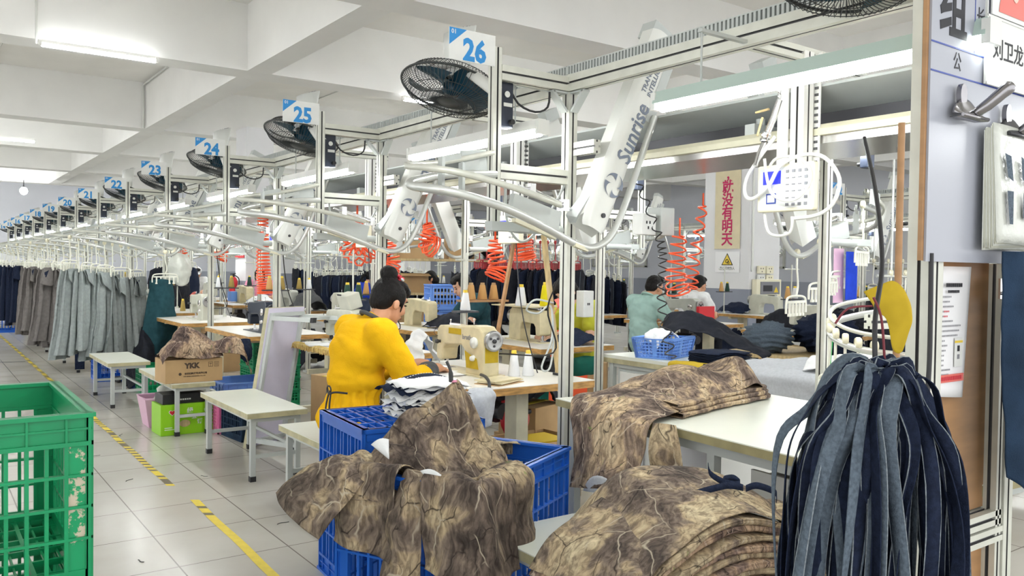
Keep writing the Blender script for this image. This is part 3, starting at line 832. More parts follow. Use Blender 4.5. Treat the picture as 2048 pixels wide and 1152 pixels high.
mb = MB('chrome'); mb.b2((.33, -.03, 1.335), (.365, -.024, 1.39)); mb.cyl((.355, -.03, 1.378), (.355, -.034, 1.378), .005, seg=8); mb.cyl((.34, -.03, 1.35), (.34, -.034, 1.35), .005, seg=8); mb.build('corner_plate', t); mb = MB('chrome'); mb.b2((.03, -.02, .76), (.045, .008, .79)); mb.build('corner_plate', t)
mb = MB('alu'); mb.prof((.41, .03, 2.25), (.41, -.6, 2.25), .06, .075); mb.build('top_beam', t)

# ---------------------------------------------------------------- conveyor trough between the rows
t = thing('conveyor_trough', 'long steel conveyor trough hanging behind the front row of stations', 'conveyor', (3.1, 1.0, 1.9))
y1 = st_y(NST) - 1.0
mb = MB('grey_paint'); mb.prism([(-.02, .16), (-.24, .22), (-.24, .23), (.2, .23), (.2, .22), (.0, .16)], (0, 0, 0), (0, y1, 0)); mb.build('cover', t)
mb = MB('steel'); mb.prism([(-.24, .03), (.2, .03), (.2, .0), (-.24, .0)], (0, 0, 0), (0, y1, 0)); mb.build('tray', t)
mb = MB('cream'); mb.prism([(-.26, .03), (-.24, .03), (-.24, .075), (-.26, .055)], (0, 0, 0), (0, y1, 0)); mb.prism([(.2, .03), (.22, .03), (.22, .055), (.2, .075)], (0, 0, 0), (0, y1, 0)); mb.build('side_strip', t)
mb = MB('dark_metal'); mb.b2((-.08, 0, .04), (.06, y1, .15)); mb.build('chain_guide', t)
for i in range(24):
    y = .3 + i * .95; mb = MB('grey_paint'); mb.b2((-.24, y, .06), (-.08, y + .05, .12)); mb.cyl((-.16, y + .03, .06), (-.16, y + .03, .15), .02, seg=8); mb.build('chain_bracket', t)
    if i % 2 == 0: mb = MB('grey_paint'); mb.b2((-.02, y, .2), (.02, y + .04, .33)); mb.build('hanging_strap', t)

# ---------------------------------------------------------------- the row behind (back to back) and the second line
def mirror_row(x, ys, ky, what, loops=True, lamps=True, arms=True, fans=True, bare=()):
    for i, y in enumerate(ys):
        loc = (x, y, 0)
        n1 = '' 
        fr_ = copy_tree(F0, loc, PI, label='aluminium frame of the %s' % what, group='frames of the ' + what)
        if i in bare:
            for c in kids(fr_):
                if c.name.split('.')[0] in ('label_post', 'top_arm', 'lower_arm', 'gusset'): bpy.data.objects.remove(c)
        if loops: copy_tree(L0, loc, PI, label='looped rail of the %s' % what, group='rails of the ' + what)
        if arms: copy_tree(A0, loc, PI, label='slanted lift arm of the %s' % what, group='lift arms of the ' + what)
        if fans: copy_tree(N0, loc, PI, label='wire fan of the %s' % what, group='fans of the ' + what)
        if lamps: copy_tree(K0, (x, y, .12), PI, label='lit strip lamp of the %s' % what, group='lamps of the ' + what)
mirror_row(4.2, [0.9 + 1.9 * i for i in range(12)], 0, 'row back to back with the front one', bare=(1,))
XB = 8.85
for i in range(-2, 8):
    y = 9.2 + 1.9 * i; loc = (XB, y, 0); n = 20 - i
    if i == -1: continue
    f2_ = copy_tree(F0, loc, label='aluminium frame of the second line, carrying its small plate %d' % n, group='frames of the second line')
    if i == 0:
        for c in kids(f2_):
            if c.name.split('.')[0] in ('top_beam', 'cable_duct'): bpy.data.objects.remove(c)
    copy_tree(L0, loc, label='looped rail of the second line, below its small plate %d' % n, group='rails of the second line')
    copy_tree(A0, loc, label='slanted white lift arm of the second line, below its small plate %d' % n, group='lift arms of the second line')
    copy_tree(N0, loc, label='wire fan of the second line, beside its small plate %d' % n, group='fans of the second line')
    copy_tree(K0, loc, label='lit strip lamp of the second line, below its small plate %d' % n, group='lamps of the second line')
    t = make_plate(n, y); t.location.x = XB - .42; t['label'] = 'small distant plate reading %d, in the line beyond the front one' % n; t['group'] = 'plates of the second line'
mirror_row(12.6, [4.0 + 1.9 * i for i in range(8)], 0, 'far row beyond the banner column', arms=False)

# ================================================================ FOREGROUND AND FRONT ROW
# ---------------------------------------------------------------- crates
def wall_panel(mb, a, d, n, L, H, nv, nh, band=.08, strip=.06, th=.014, worn=None):
    """one lattice side: a start corner, d along, n outward; band at the top, strips at the ends"""
    a, d, n = V(a), V(d), V(n); z = V((0, 0, 1)); m0 = mb.slots[mb.cur]
    def bx(s0, s1, z0, z1, t=th, o=0.0, m=None):
        p = [a + d * s + z * q + n * w for s in (s0, s1) for q in (z0, z1) for w in (o, o - t)]
        mb.add(p, [(0, 1, 3, 2), (4, 6, 7, 5), (0, 4, 5, 1), (2, 3, 7, 6), (0, 2, 6, 4), (1, 5, 7, 3)], False, m or m0)
    bx(0, L, H - band, H, .008, -.004)
    bx(-.004, L + .004, H - .012, H, .034, .012)
    bx(0, L, H - band - .006, H - band + .006, .022, .006)
    bx(0, L, H - band * .52 - .003, H - band * .52 + .003, .012, .002)
    bx(0, L, 0, .05, th)
    bx(0, strip, .05, H - band, .008, -.003, worn); bx(L - strip, L, .05, H - band, .008, -.003, worn)
    if worn: mb.use(m0)
    for s in (0, L - .008): bx(s, s + .008, 0, H, .02, .006, m0)
    w = L - 2 * strip
    for i in range(nv + 1):
        s = strip + w * i / nv; major = (i % 2 == 0)
        bx(s - .005, s + .005, .05, H - band, .018 if major else .012, .004 if major else 0)
        if major: bx(s - .003, s + .003, H - band, H - .012, .012, .004)
    hh = H - band - .05
    for j in range(1, nh):
        q = .05 + hh * j / nh
        bx(0, L, q - .004, q + .004, .018, .005)

def make_crate(name, label, cat, loc, rz, L, Wd, H, m, nv=(10, 8), nh=4, band=.08, strip=.06, worn=None, group=None, flip=False):
    t = thing(name, label, cat, loc, rz, group)
    x, y = L / 2, Wd / 2
    if flip: t.rotation_euler = (PI, 0, rz)
    for (a, d, n, ll, k) in (((-x, -y, 0), (1, 0, 0), (0, -1, 0), L, 0), ((-x, y, 0), (1, 0, 0), (0, 1, 0), L, 0), ((-x, -y, 0), (0, 1, 0), (-1, 0, 0), Wd, 1), ((x, -y, 0), (0, 1, 0), (1, 0, 0), Wd, 1)):
        mb = MB(m); wall_panel(mb, a, d, n, ll, H, nv[k], nh, band, strip, worn=worn if (k == 0 and n[1] < 0) else None); mb.build('side_panel', t)
    mb = MB(m); 
    nx, ny = max(3, int(L / .11)), max(3, int(Wd / .11))
    for i in range(nx + 1): mb.b2((-x + L * i / nx - .006, -y, 0), (-x + L * i / nx + .006, y, .018))
    for i in range(ny + 1): mb.b2((-x, -y + Wd * i / ny - .006, 0), (x, -y + Wd * i / ny + .006, .018))
    nx2, ny2 = nx * 3, 1
    for i in range(nx2): mb.b2((-x + L * i / nx2 - .003, -y, .004), (-x + L * i / nx2 + .003, y, .012))
    mb.b2((-x, -y, 0), (x, -y + .03, .016)); mb.b2((-x, y - .03, 0), (x, y, .016)); mb.b2((-x, -y, 0), (-x + .03, y, .016)); mb.b2((x - .03, -y, 0), (x, y, .016))
    mb.build('base', t)
    return t
gc = make_crate('plastic_crate', 'large scuffed green crate at the left edge, topmost of its stack', 'crate', (.15, 2.935, .49), 0, .505, .73, .49, 'green_crate', (8, 10), 4, .085, .062, 'green_worn')
copy_tree(gc, (.15, 2.935, 0.0), label='green crate under the large scuffed one, below the photo edge')
mb = MB('green_cloth'); loft(mb, [[(-.09, 2.62, .52), (0, 2.61, .60), (.10, 2.62, .56), (.17, 2.64, .515)], [(-.09, 2.8, .60), (0, 2.78, .67), (.10, 2.8, .62), (.2, 2.8, .515)], [(-.09, 3.0, .58), (0, 3.0, .60), (.10, 3.0, .57), (.2, 3.0, .515)]], 26, 26, .014, 10, 1.0); tag(mb.build('cloth_pile', off=(0, 2.8, .515), solid=.004), 'dark green cloth pile inside the scuffed green crate', 'fabric')

bc = make_crate('plastic_crate', 'tall blue crate overflowing with camouflage pieces in the foreground', 'crate', (1.69, 2.675, 0), math.atan2(.45, .89), .74, .58, .68, 'blue_crate', (14, 10), 5, .075, .05)
bu = make_crate('plastic_crate', 'blue crate turned upside down beside the yellow worker, grid base on top', 'crate', (1.78, 3.32, .735), -.08, .56, .54, .735, 'blue_crate', (12, 10), 5, .075, .05, flip=True)

# white and navy cut pieces stacked on the upturned crate
cnt = 0
for i in range(24):
    z = .737 + i * .0066; a = rnd.uniform(-.22, .22); dx, dy = rnd.uniform(-.03, .03), rnd.uniform(-.03, .03)
    m = 'denim_navy' if i in (5, 9, 12, 16, 19, 21, 23) else 'white_cloth'
    mb = MB(m); w, h = rnd.uniform(.15, .18) if i < 23 else .13, rnd.uniform(.10, .13) if i < 23 else .09
    cx, cy = 1.875 + dx, 3.25 + dy
    rim = .014 * rnd.uniform(.5, 1.6)
    def fn(u, v):
        x, y = (u - .5) * 2 * w * .9, (v - .5) * 2 * h
        k = max(abs(u - .5), abs(v - .5)) * 2
        zz = z + .035 * (1 - k ** 2) * (i / 24) - rim * max(0, k - .78) / .22 * (.35 + .65 * math.sin(17 * u + 13 * v + i)) + .003 * noise.noise(V((u * 4, v * 4, 1)))
        return V((cx + x * math.cos(a) - y * math.sin(a), cy + x * math.sin(a) + y * math.cos(a), max(zz, .737 + i * .003)))
    mb.grid(fn, 14, 12)
    if i == 23:
        for q in range(18):
            for vv in (.2, .55): mb.grid(lambda u, v: fn((q + .2 + .5 * u) / 18, vv + .018 * v) + V((0, 0, .0022)), 1, 1, 'paper')
        mb.use('denim_navy')
    o = mb.build('cut_piece', off=(cx, cy, z), solid=.002)
    nm = 'white lining cut piece' if m == 'white_cloth' else 'navy pocket cut piece'
    tag(o, nm + (' lying on top of the stack' if i == 23 else ' in the layered stack') + ' on the upturned blue crate', 'cut fabric', 'cut pieces on the upturned crate')

# ---------------------------------------------------------------- camouflage pieces over the blue crate
def camo_piece(label, secs, nu=40, nv=34, wr=.008, fr=8, seed=0, m='camo', name='camouflage_piece', cat='fabric', group='camouflage pieces in the foreground', solid=.003, fold=0, ff=3, backm=None):
    mb = MB(m); loft(mb, secs, nu, nv, wr, fr, seed, fold=fold, ff=ff)
    o = mb.build(name, off=secs[0][0], solid=solid)
    return tag(o, label, cat, group)
dR = V((-.894, -.447, 0)); nR = V((-.447, .894, 0)); Np = V((1.49, 2.25, 0)); Lp = Np + nR * .58; BRp = Np - dR * .74
def left_rim(s, out, z): return Np + nR * (.58 * (1 - s)) + dR * out + V((0, 0, z))
def right_rim(s, out, z): return Np - dR * (.74 * s) - nR * out + V((0, 0, z))
camo_piece('camouflage flap jutting left over the corner of the tall blue crate', [
    [left_rim(.0, -.10, .70), (1.20, 2.78, .715), (1.11, 2.82, .68), (1.03, 2.84, .60)],
    [left_rim(.1, -.10, .72), (1.20, 2.70, .70), (1.10, 2.73, .655), (1.02, 2.77, .575)],
    [left_rim(.25, -.06, .71), (1.20, 2.64, .66), (1.12, 2.65, .60), (1.05, 2.68, .525)],
    [left_rim(.3, .0, .70), (1.22, 2.60, .62), (1.15, 2.60, .55), (1.10, 2.62, .48)]], 34, 38, .018, 7, 2)
camo_piece('camouflage piece hanging over the left face of the blue crate', [
    [left_rim(.10, -.12, .66), left_rim(.10, -.02, .705), left_rim(.10, .03, .66), left_rim(.09, .05, .53), left_rim(.06, .07, .44)],
    [left_rim(.25, -.12, .66), left_rim(.24, -.02, .715), left_rim(.24, .035, .67), left_rim(.22, .07, .53), left_rim(.20, .10, .43)],
    [left_rim(.40, -.12, .66), left_rim(.38, -.02, .71), left_rim(.38, .03, .67), left_rim(.36, .045, .52), left_rim(.36, .06, .415)],
    [left_rim(.52, -.12, .66), left_rim(.52, -.02, .715), left_rim(.50, .04, .67), left_rim(.50, .075, .52), left_rim(.52, .09, .41)]], 40, 40, .015, 6, 3, fold=.013, ff=1.6)
camo_piece('long narrow camouflage piece hanging down the middle of the blue crate', [
    [left_rim(.50, -.10, .67), left_rim(.50, -.01, .705), left_rim(.48, .03, .62), left_rim(.44, .05, .40), left_rim(.42, .06, .20)],
    [left_rim(.60, -.10, .67), left_rim(.60, -.01, .71), left_rim(.58, .055, .62), left_rim(.55, .085, .40), left_rim(.52, .10, .20)],
    [left_rim(.68, -.10, .67), left_rim(.68, -.01, .705), left_rim(.67, .03, .62), left_rim(.68, .045, .42), left_rim(.66, .06, .24)]], 30, 44, .015, 7, 4, fold=.014, ff=1.2)
camo_piece('broad camouflage panel hanging over the near corner of the blue crate', [
    [left_rim(.64, -.12, .66), left_rim(.66, -.02, .705), left_rim(.67, .03, .66), left_rim(.69, .05, .52), left_rim(.73, .05, .405)],
    [left_rim(.88, -.12, .66), left_rim(.88, -.02, .71), left_rim(.90, .04, .67), left_rim(.92, .075, .52), left_rim(.94, .09, .395)],
    [left_rim(1.0, -.08, .68), left_rim(1.0, .01, .705), Np + V((-.01, -.05, .66)), Np + V((0, -.085, .52)), Np + V((.01, -.10, .385))],
    [right_rim(.12, -.10, .66), right_rim(.12, -.02, .70), right_rim(.12, .04, .66), right_rim(.12, .06, .52), right_rim(.12, .07, .385)],
    [right_rim(.22, -.12, .66), right_rim(.22, -.02, .705), right_rim(.21, .05, .65), right_rim(.19, .08, .52), right_rim(.18, .09, .39)]], 54, 44, .014, 6, 5, fold=.012, ff=1.7)
camo_piece('camouflage piece with straight hem over the right face of the blue crate', [
    [right_rim(.22, -.12, .64), right_rim(.22, -.02, .71), right_rim(.23, .035, .66), right_rim(.22, .05, .54), right_rim(.23, .05, .43)],
    [right_rim(.34, -.12, .64), right_rim(.34, -.02, .72), right_rim(.34, .05, .66), right_rim(.33, .075, .54), right_rim(.34, .08, .445)],
    [right_rim(.46, -.12, .65), right_rim(.46, -.02, .71), right_rim(.46, .035, .66), right_rim(.45, .05, .55), right_rim(.46, .05, .46)]], 30, 36, .014, 7, 6, fold=.014, ff=1.5)
# the tied mound
mb = MB('camo')
cx0, cy0 = 1.66, 2.74
def mound(u, v):
    a = u * 2 * PI; px, py = 1.735, 2.77
    ex = .36 + .10 * math.cos(a - 2.7) ; ey = .27
    e = V((cx0 - .03 + ex * math.cos(a), cy0 - .03 + ey * math.sin(a), 0))
    r = v ** 0.85
    x = px + (e.x - px) * r; y = py + (e.y - py) * r
    peak = .205 * math.exp(-(v * 4.0) ** 1.15) + .115 * math.exp(-(v * 1.75) ** 2)
    fold = (.026 * math.sin(8 * a + 4 * noise.noise(V((x * 5, y * 5, 1)))) * math.exp(-((v - .28) * 3.4) ** 2) + .055 * abs(noise.noise(V((x * 7, y * 7, 3)))) + .02 * noise.noise(V((x * 13, y * 13, 8))) + .045 * max(0, math.sin(5 * a + 1.0 + 3 * r)) ** 3 * r * (1 - r) * 2) * min(1, v * 4)
    lump = .055 * math.exp(-(((x - 1.47) / .13) ** 2 + ((y - 2.72) / .12) ** 2)) + .06 * math.exp(-(((x - 1.86) / .09) ** 2 + ((y - 2.70) / .12) ** 2))
    return V((x + .03 * math.sin(6 * a) * v * (1 - v), y, .632 + peak + lump + fold - .05 * v ** 4))
mb.grid(mound, 110, 56)
mound_o = thing('camouflage_bundle', 'tied camouflage hood piled highest in the tall blue crate', 'fabric', (1.66, 2.74, .64), 0, 'camouflage pieces in the foreground')
mb.build('cloth', mound_o, off=(1.66, 2.74, .64), solid=.003)
mb = MB('grey_dark_cloth'); mb.tube(curve_pts([(1.70, 2.76, .955), (1.69, 2.75, 1.0), (1.67, 2.745, 1.035)], 8), [.009] * 4 + [.006] * 5, 8); mb.tube([(1.71 + .012 * math.cos(i), 2.76 + .012 * math.sin(i), .955) for i in range(7)], .004, 6, m='pink_cloth'); mb.build('tie_cord', mound_o, off=(1.66, 2.74, .64))
camo_piece('camouflage lining piece standing inside the right part of the blue crate', [
    [(1.80, 2.92, .56), (1.93, 2.92, .60), (2.03, 2.80, .62)], [(1.78, 2.9, .66), (1.92, 2.9, .68), (2.02, 2.78, .68)], [(1.74, 2.8, .70), (1.86, 2.74, .685), (1.98, 2.68, .70)]], 20, 24, .012, 9, 8)
tg = thing('label_tag', 'dark thread bundle looped on the back rim of the blue crate', 'thread', (1.93, 3.07, .68))
mb = MB('thread_green'); 
for i in range(9): mb.tube([V((.02 * math.cos(a) + i * .007 - .03, .016 * math.sin(a), -.02 + .035 * math.sin(a))) for a in [2 * PI * q / 10 for q in range(10)]], .004, 5, closed=True)
mb.tube(curve_pts([(0, -.02, 0), (-.02, -.03, -.08), (-.04, -.02, -.15)], 8), .008, 6); mb.build('strands', tg)
# white hem corners peeping out
for nm, pts in (('white lining corner showing at the left of the camouflage mound', [(1.33, 2.70, .76), (1.38, 2.66, .78), (1.36, 2.62, .72)]), ('white lining corner showing between the hanging camouflage pieces', [(1.38, 2.43, .715), (1.42, 2.36, .71), (1.41, 2.38, .66)])):
    mb = MB('white_cloth'); a, b, c = [V(p) for p in pts]
    mb.grid(lambda u, v: a.lerp(b, u).lerp(c, v) + V((0, 0, .012 * math.sin(PI * u))), 6, 6); tag(mb.build('lining_corner', off=a, solid=.003), nm, 'fabric')

# ---------------------------------------------------------------- benches
def make_bench(name, label, x0, x1, y0, y1, z, group='work benches along the aisle', stretcher=.16):
    t = thing(name, label, 'bench', ((x0 + x1) / 2, (y0 + y1) / 2, 0), 0, group)
    hx, hy = (x1 - x0) / 2, (y1 - y0) / 2
    mb = MB('laminate'); mb.b2((-hx, -hy, z - .004), (hx, hy, z)); mb.b2((-hx, -hy, z - .036), (hx, hy, z - .004), 'laminate_edge'); mb.build('bench_top', t)
    mb = MB('grey_paint'); i = .035
    mb.b2((-hx + i, -hy + i, z - .066), (hx - i, -hy + i + .025, z - .036)); mb.b2((-hx + i, hy - i - .025, z - .066), (hx - i, hy - i, z - .036))
    mb.b2((-hx + i, -hy + i + .025, z - .066), (-hx + i + .025, hy - i - .025, z - .036)); mb.b2((hx - i - .025, -hy + i + .025, z - .066), (hx - i, hy - i - .025, z - .036)); mb.build('apron_frame', t)
    for sx in (-1, 1):
        for sy in (-1, 1):
            mb = MB('grey_paint'); cx, cy = sx * (hx - i - .015), sy * (hy - i - .015)
            mb.b2((cx - .016, cy - .016, .03), (cx + .016, cy + .016, z - .036)); lg = mb.build('leg', t)
            mb = MB('rubber'); mb.b2((cx - .019, cy - .019, 0), (cx + .019, cy + .019, .034)); mb.build('rubber_foot', lg)
    for sy in (-1, 1):
        mb = MB('grey_paint'); cy = sy * (hy - i - .015); mb.b2((-hx + i + .03, cy - .011, stretcher - .012), (hx - i - .03, cy + .011, stretcher + .012)); mb.build('stretcher', t)
    mb = MB('grey_paint'); mb.b2((hx - i - .026, -hy + .06, stretcher + .02), (hx - i - .006, hy - .06, stretcher + .04)); mb.build('stretcher', t)
    return t
make_bench('bench', 'pale bench standing empty in front of the leaning overturned bench', 1.72, 2.12, 5.25, 6.32, .45)
make_bench('bench', 'pale bench the yellow worker sits on', 1.78, 2.15, 3.66, 4.86, .44)
make_bench('bench', 'pale bench under the printed carton and camouflage bundle', 1.68, 2.02, 6.98, 8.2, .43)
make_bench('bench', 'empty pale bench in front of the bench with the teal ruler', 1.50, 1.88, 8.66, 9.7, .44)
b5 = make_bench('bench', 'pale bench with a teal ruler and a hanging navy strip', 1.64, 2.08, 11.7, 13.0, .44)
make_bench('bench', 'pale bench half hidden behind the hanging grey trousers', 1.62, 2.0, 14.6, 15.8, .44)
make_bench('bench', 'far pale bench at the left edge of the photo', 1.6, 2.1, 20.2, 21.4, .45)
make_bench('bench', 'low pale bench under the big stack of camouflage pieces', 1.66, 2.12, 1.28, 2.46, .45)
mb = MB('teal_cloth'); mb.b2((1.80, 12.0, .4402), (1.86, 12.6, .446)); tag(mb.build('ruler', off=(1.83, 12.3, .44)), 'teal ruler lying on the bench beyond the empty one', 'ruler')
mb = MB('denim_navy'); loft(mb, [[(1.66, 11.76, .445), (1.64, 11.69, .447), (1.64, 11.66, .36), (1.64, 11.67, .2), (1.64, 11.66, .05)], [(1.74, 11.76, .445), (1.74, 11.69, .447), (1.74, 11.65, .36), (1.75, 11.66, .2), (1.75, 11.66, .05)]], 4, 24, .004, 9, 1); tag(mb.build('fabric_strip', off=(1.7, 11.7, .44), solid=.004), 'navy strip hanging off the bench with the teal ruler', 'fabric strip')

# overturned bench leaning on a table
t = thing('overturned_bench', 'bench tipped on its end with lavender underside and grey legs', 'bench', (2.23, 6.37, 0), -1.12)
def OB(x, y, z):  # leaning: local z up the top, tilt
    a = .16; return V((x + z * math.sin(a) * .3, y + z * math.sin(a), z * math.cos(a)))
mb = MB('laminate_edge'); 
def obox(a, b, m=None):
    p = [OB(x, y, z) for x in (a[0], b[0]) for y in (a[1], b[1]) for z in (a[2], b[2])]
    mb.add(p, [(0, 1, 3, 2), (4, 6, 7, 5), (0, 4, 5, 1), (2, 3, 7, 6), (0, 2, 6, 4), (1, 5, 7, 3)], False, m)
mat('lavender', (0.66, 0.62, 0.74), 0.5, noise_amt=0.08, nscale=6)
obox((-.035, -.2, 0.0), (0, .2, 1.08)); mb.b2((0, 0, 0), (0, 0, 0)); obox((0, -.198, .003), (.002, .198, 1.077), 'lavender'); mb.build('bench_top', t)
mb = MB('grey_paint'); obox((.003, -.18, .03), (.03, -.15, 1.04)); obox((.003, .15, .03), (.03, .18, 1.04)); obox((.003, -.15, .03), (.03, .15, .06)); obox((.003, -.15, 1.01), (.03, .15, 1.04)); mb.build('apron_frame', t)
for (y, z) in ((-.165, .06), (.165, .06), (-.165, 1.0), (.165, 1.0)):
    mb = MB('grey_paint'); obox((.03, y - .016, z - .016), (.42, y + .016, z + .016)); lg = mb.build('leg', t)
    mb = MB('rubber'); obox((.42, y - .019, z - .019), (.45, y + .019, z + .019)); mb.build('rubber_foot', lg)
for z in (.06, 1.0):
    mb = MB('grey_paint'); obox((.30, -.15, z - .012), (.32, .15, z + .012)); mb.build('stretcher', t)

# ---------------------------------------------------------------- big stack of camouflage pieces on the low bench
ARC = [(1.45, .55), (1.52, .635), (1.63, .685), (1.74, .722), (1.88, .725), (2.08, .67), (2.22, .60)]
ORD = ['bottom piece', 'second piece from the bottom', 'third piece from the bottom', 'fourth piece from the bottom', 'fifth piece from the bottom', 'fifth piece from the top', 'fourth piece from the top', 'third piece from the top', 'second piece from the top']
for i in range(9):
    dz = -.024 * (9 - i); r = .0125; secs = []
    sd = i * 1.3
    for (x, z) in ARC:
        xx = 1.8 + (x - 1.8) * (1.0 + .012 * (9 - i)); zz = z + dz * (1.0 - .25 * abs(x - 1.8) / .5) + .004 * math.sin(sd + x * 9)
        yf = 1.49 - .006 * (9 - i) + .012 * math.sin(sd * 2 + x * 5)
        zz = max(zz, .463 + .002 * i) if 1.62 < x < 2.15 else zz
        secs.append([(xx, yf + .12, zz - r * .9), (xx, yf + .02, zz - r), (xx, yf - .004, zz - r * .5), (xx, yf - .006, zz + r * .35), (xx, yf + .02, zz + r * .9), (xx, yf + .25, zz + r), (xx, yf + .42, zz + r * .3)])
    camo_piece('folded camouflage layer, %s of the stack on the low bench' % ORD[i], secs, 54, 30, .004, 7, i + 11, 'camo_brown' if i % 2 else 'camo', group='folded camouflage layers on the low bench', solid=.002)
TOP = [[(1.45, 1.48, .55), (1.47, 1.68, .48), (1.52, 1.86, .42), (1.55, 2.0, .36)],
       [(1.52, 1.48, .635), (1.55, 1.7, .60), (1.59, 1.9, .54), (1.62, 2.06, .455)],
       [(1.63, 1.48, .685), (1.66, 1.72, .69), (1.69, 1.92, .66), (1.72, 2.10, .52)],
       [(1.74, 1.48, .722), (1.76, 1.72, .755), (1.79, 1.9, .765), (1.82, 2.12, .58)],
       [(1.88, 1.48, .725), (1.92, 1.70, .765), (1.95, 1.9, .765), (2.0, 2.1, .58)],
       [(2.06, 1.48, .67), (2.08, 1.66, .735), (2.10, 1.8, .735), (2.16, 2.0, .58)],
       [(2.20, 1.5, .60), (2.21, 1.6, .65), (2.23, 1.72, .64), (2.26, 1.9, .55)]]
camo_piece('broad camouflage piece draped on top of the stack on the low bench', TOP, 70, 50, .006, 6, 31, group='folded camouflage layers on the low bench')
camo_piece('loose camouflage piece between the stack and the navy strips', [[(2.08, 1.45, .60), (2.2, 1.42, .62), (2.32, 1.42, .55)], [(2.10, 1.55, .66), (2.22, 1.55, .68), (2.34, 1.52, .60)], [(2.12, 1.66, .66), (2.25, 1.68, .66), (2.36, 1.66, .58)]], 20, 20, .012, 9, 33)
# curled navy offcuts lying on it
t = thing('ribbon_offcut', 'curled navy ribbon offcuts lying on the camouflage stack', 'ribbon', (1.95, 1.62, .78))
def ribbon(mb, pts, w, up=(0, 0, 1), n=24):
    pts = curve_pts(pts, n); vs = []
    for i, p in enumerate(pts):
        tt = (pts[min(i + 1, n)] - pts[max(i - 1, 0)]).normalized(); u = V(up)
        vs += [p + u * w / 2, p - u * w / 2]
    mb.add(vs, [(2 * i, 2 * i + 1, 2 * i + 3, 2 * i + 2) for i in range(n)], True)
for pts in ([(-.10, .02, -.03), (-.05, -.01, -.015), (.0, -.02, -.012), (.04, -.04, -.02)], [(-.0, .06, .03), (-.01, .04, .01), (.01, .0, -.01), (.05, -.02, -.015), (.06, .01, -.005), (.03, .02, -.005), (.01, .01, -.01)], [(.04, -.05, -.02), (.08, -.06, -.015), (.11, -.10, -.03), (.09, -.12, -.045)]):
    mb = MB('denim_navy'); ribbon(mb, pts, .020, (.25, .25, .93)); mb.build('curl', t, solid=.0015)

# ---------------------------------------------------------------- white work table behind, with drawer cabinet
t = thing('work_table', 'white topped work table under the long folded camouflage piece', 'table', (2.27, 1.9, 0), -.066)
mat('edge_olive', (0.34, 0.30, 0.15), 0.5, noise_amt=0.3, nscale=10)
mb = MB('laminate'); mb.b2((0, -.80, .816), (.98, 1.0, .82)); mb.b2((0, -.80, .786), (.98, 1.0, .816), 'edge_olive'); mb.build('table_top', t)
mb = MB('grey_paint'); mb.b2((.05, -.74, .74), (.93, -.71, .786)); mb.b2((.05, .93, .74), (.93, .96, .786)); mb.b2((.05, -.71, .74), (.08, .93, .786)); mb.b2((.90, -.71, .74), (.93, .93, .786)); mb.build('apron_frame', t)
for x in (.07, .91):
    for y in (-.72, .10, .94):
        mb = MB('grey_paint'); mb.b2((x - .018, y - .018, 0), (x + .018, y + .018, .745)); mb.build('leg', t)
t = thing('drawer_cabinet', 'pale steel cabinet with an open drawer under the white work table', 'cabinet', (2.62, 1.62, 0), -.066)
mb = MB('white_paint'); mb.b2((0, -.26, .10), (.5, .30, .50)); mb.b2((0, -.26, .5), (.02, -.24, .735)); mb.b2((0, .28, .5), (.5, .30, .735)); mb.b2((0, -.26, .5), (.5, -.24, .735)); mb.b2((.48, -.24, .5), (.5, .28, .735)); mb.b2((0, -.26, .725), (.5, .30, .735)); mb.build('body', t)
mb = MB('white_paint'); mb.b2((-.20, -.22, .53), (-.185, .27, .69)); mb.b2((-.185, -.22, .53), (.2, -.208, .665)); mb.b2((-.185, .258, .53), (.2, .27, .665)); mb.b2((-.185, -.208, .52), (.2, .258, .528)); dr = mb.build('drawer', t)
mb = MB('chrome'); mb.cyl((-.205, -.09, .635), (-.20, -.09, .635), .017, seg=16); mb.cyl((-.208, -.09, .635), (-.204, -.09, .635), .010, seg=12, m='dark_metal'); mb.build('lock', dr)
mb = MB('lavender'); loft(mb, [[(-.17, -.15, .53), (-.1, -.18, .60), (0, -.18, .58), (.15, -.18, .53)], [(-.17, 0, .55), (-.1, 0, .65), (0, 0, .64), (.15, 0, .55)], [(-.17, .15, .54), (-.1, .18, .63), (0, .18, .60), (.15, .18, .53)]], 16, 16, .01, 9, 2)
o = mb.build('cloth', off=(0, 0, .53)); o.location = (2.60, 1.60, .53); tag(o, 'lavender cloth inside the open drawer', 'fabric')
t = thing('steel_locker', 'speckled pale steel locker under the far end of the white work table', 'cabinet', (3.3, 2.95, 0), 0)
mb = MB('white_paint'); mb.b2((-.25, -.35, .05), (.2, .5, .70)); mb.build('body', t)
for y in (-.33, .10):
    mb = MB('column_white'); mb.b2((-.262, y, .08), (-.25, y + .38, .68)); mb.build('door', t)

# long folded camouflage piece on the table
CA = [[(2.15, 2.20, .60), (2.10, 2.35, .57), (2.15, 2.56, .52)], [(2.20, 2.2, .72), (2.15, 2.36, .72), (2.20, 2.60, .70)], [(2.24, 2.2, .83), (2.22, 2.42, .865), (2.27, 2.70, .84)],
      [(2.5, 2.26, .845), (2.48, 2.47, .925), (2.5, 2.75, .86)], [(2.75, 2.32, .86), (2.72, 2.52, .985), (2.75, 2.8, .88)], [(2.95, 2.36, .88), (2.93, 2.5, .95), (2.95, 2.8, .87)],
      [(3.05, 2.36, .90), (3.06, 2.47, 1.015), (3.08, 2.75, .90)], [(3.14, 2.39, .86), (3.17, 2.5, .93), (3.18, 2.7, .86)], [(3.16, 2.42, .835), (3.20, 2.52, .85), (3.2, 2.68, .835)]]
camo_piece('long camouflage piece folded across the white table, its end hanging off', CA, 80, 34, .010, 8, 41, 'camo_light', group='camouflage pieces on the white table', fold=.006, ff=1.3)
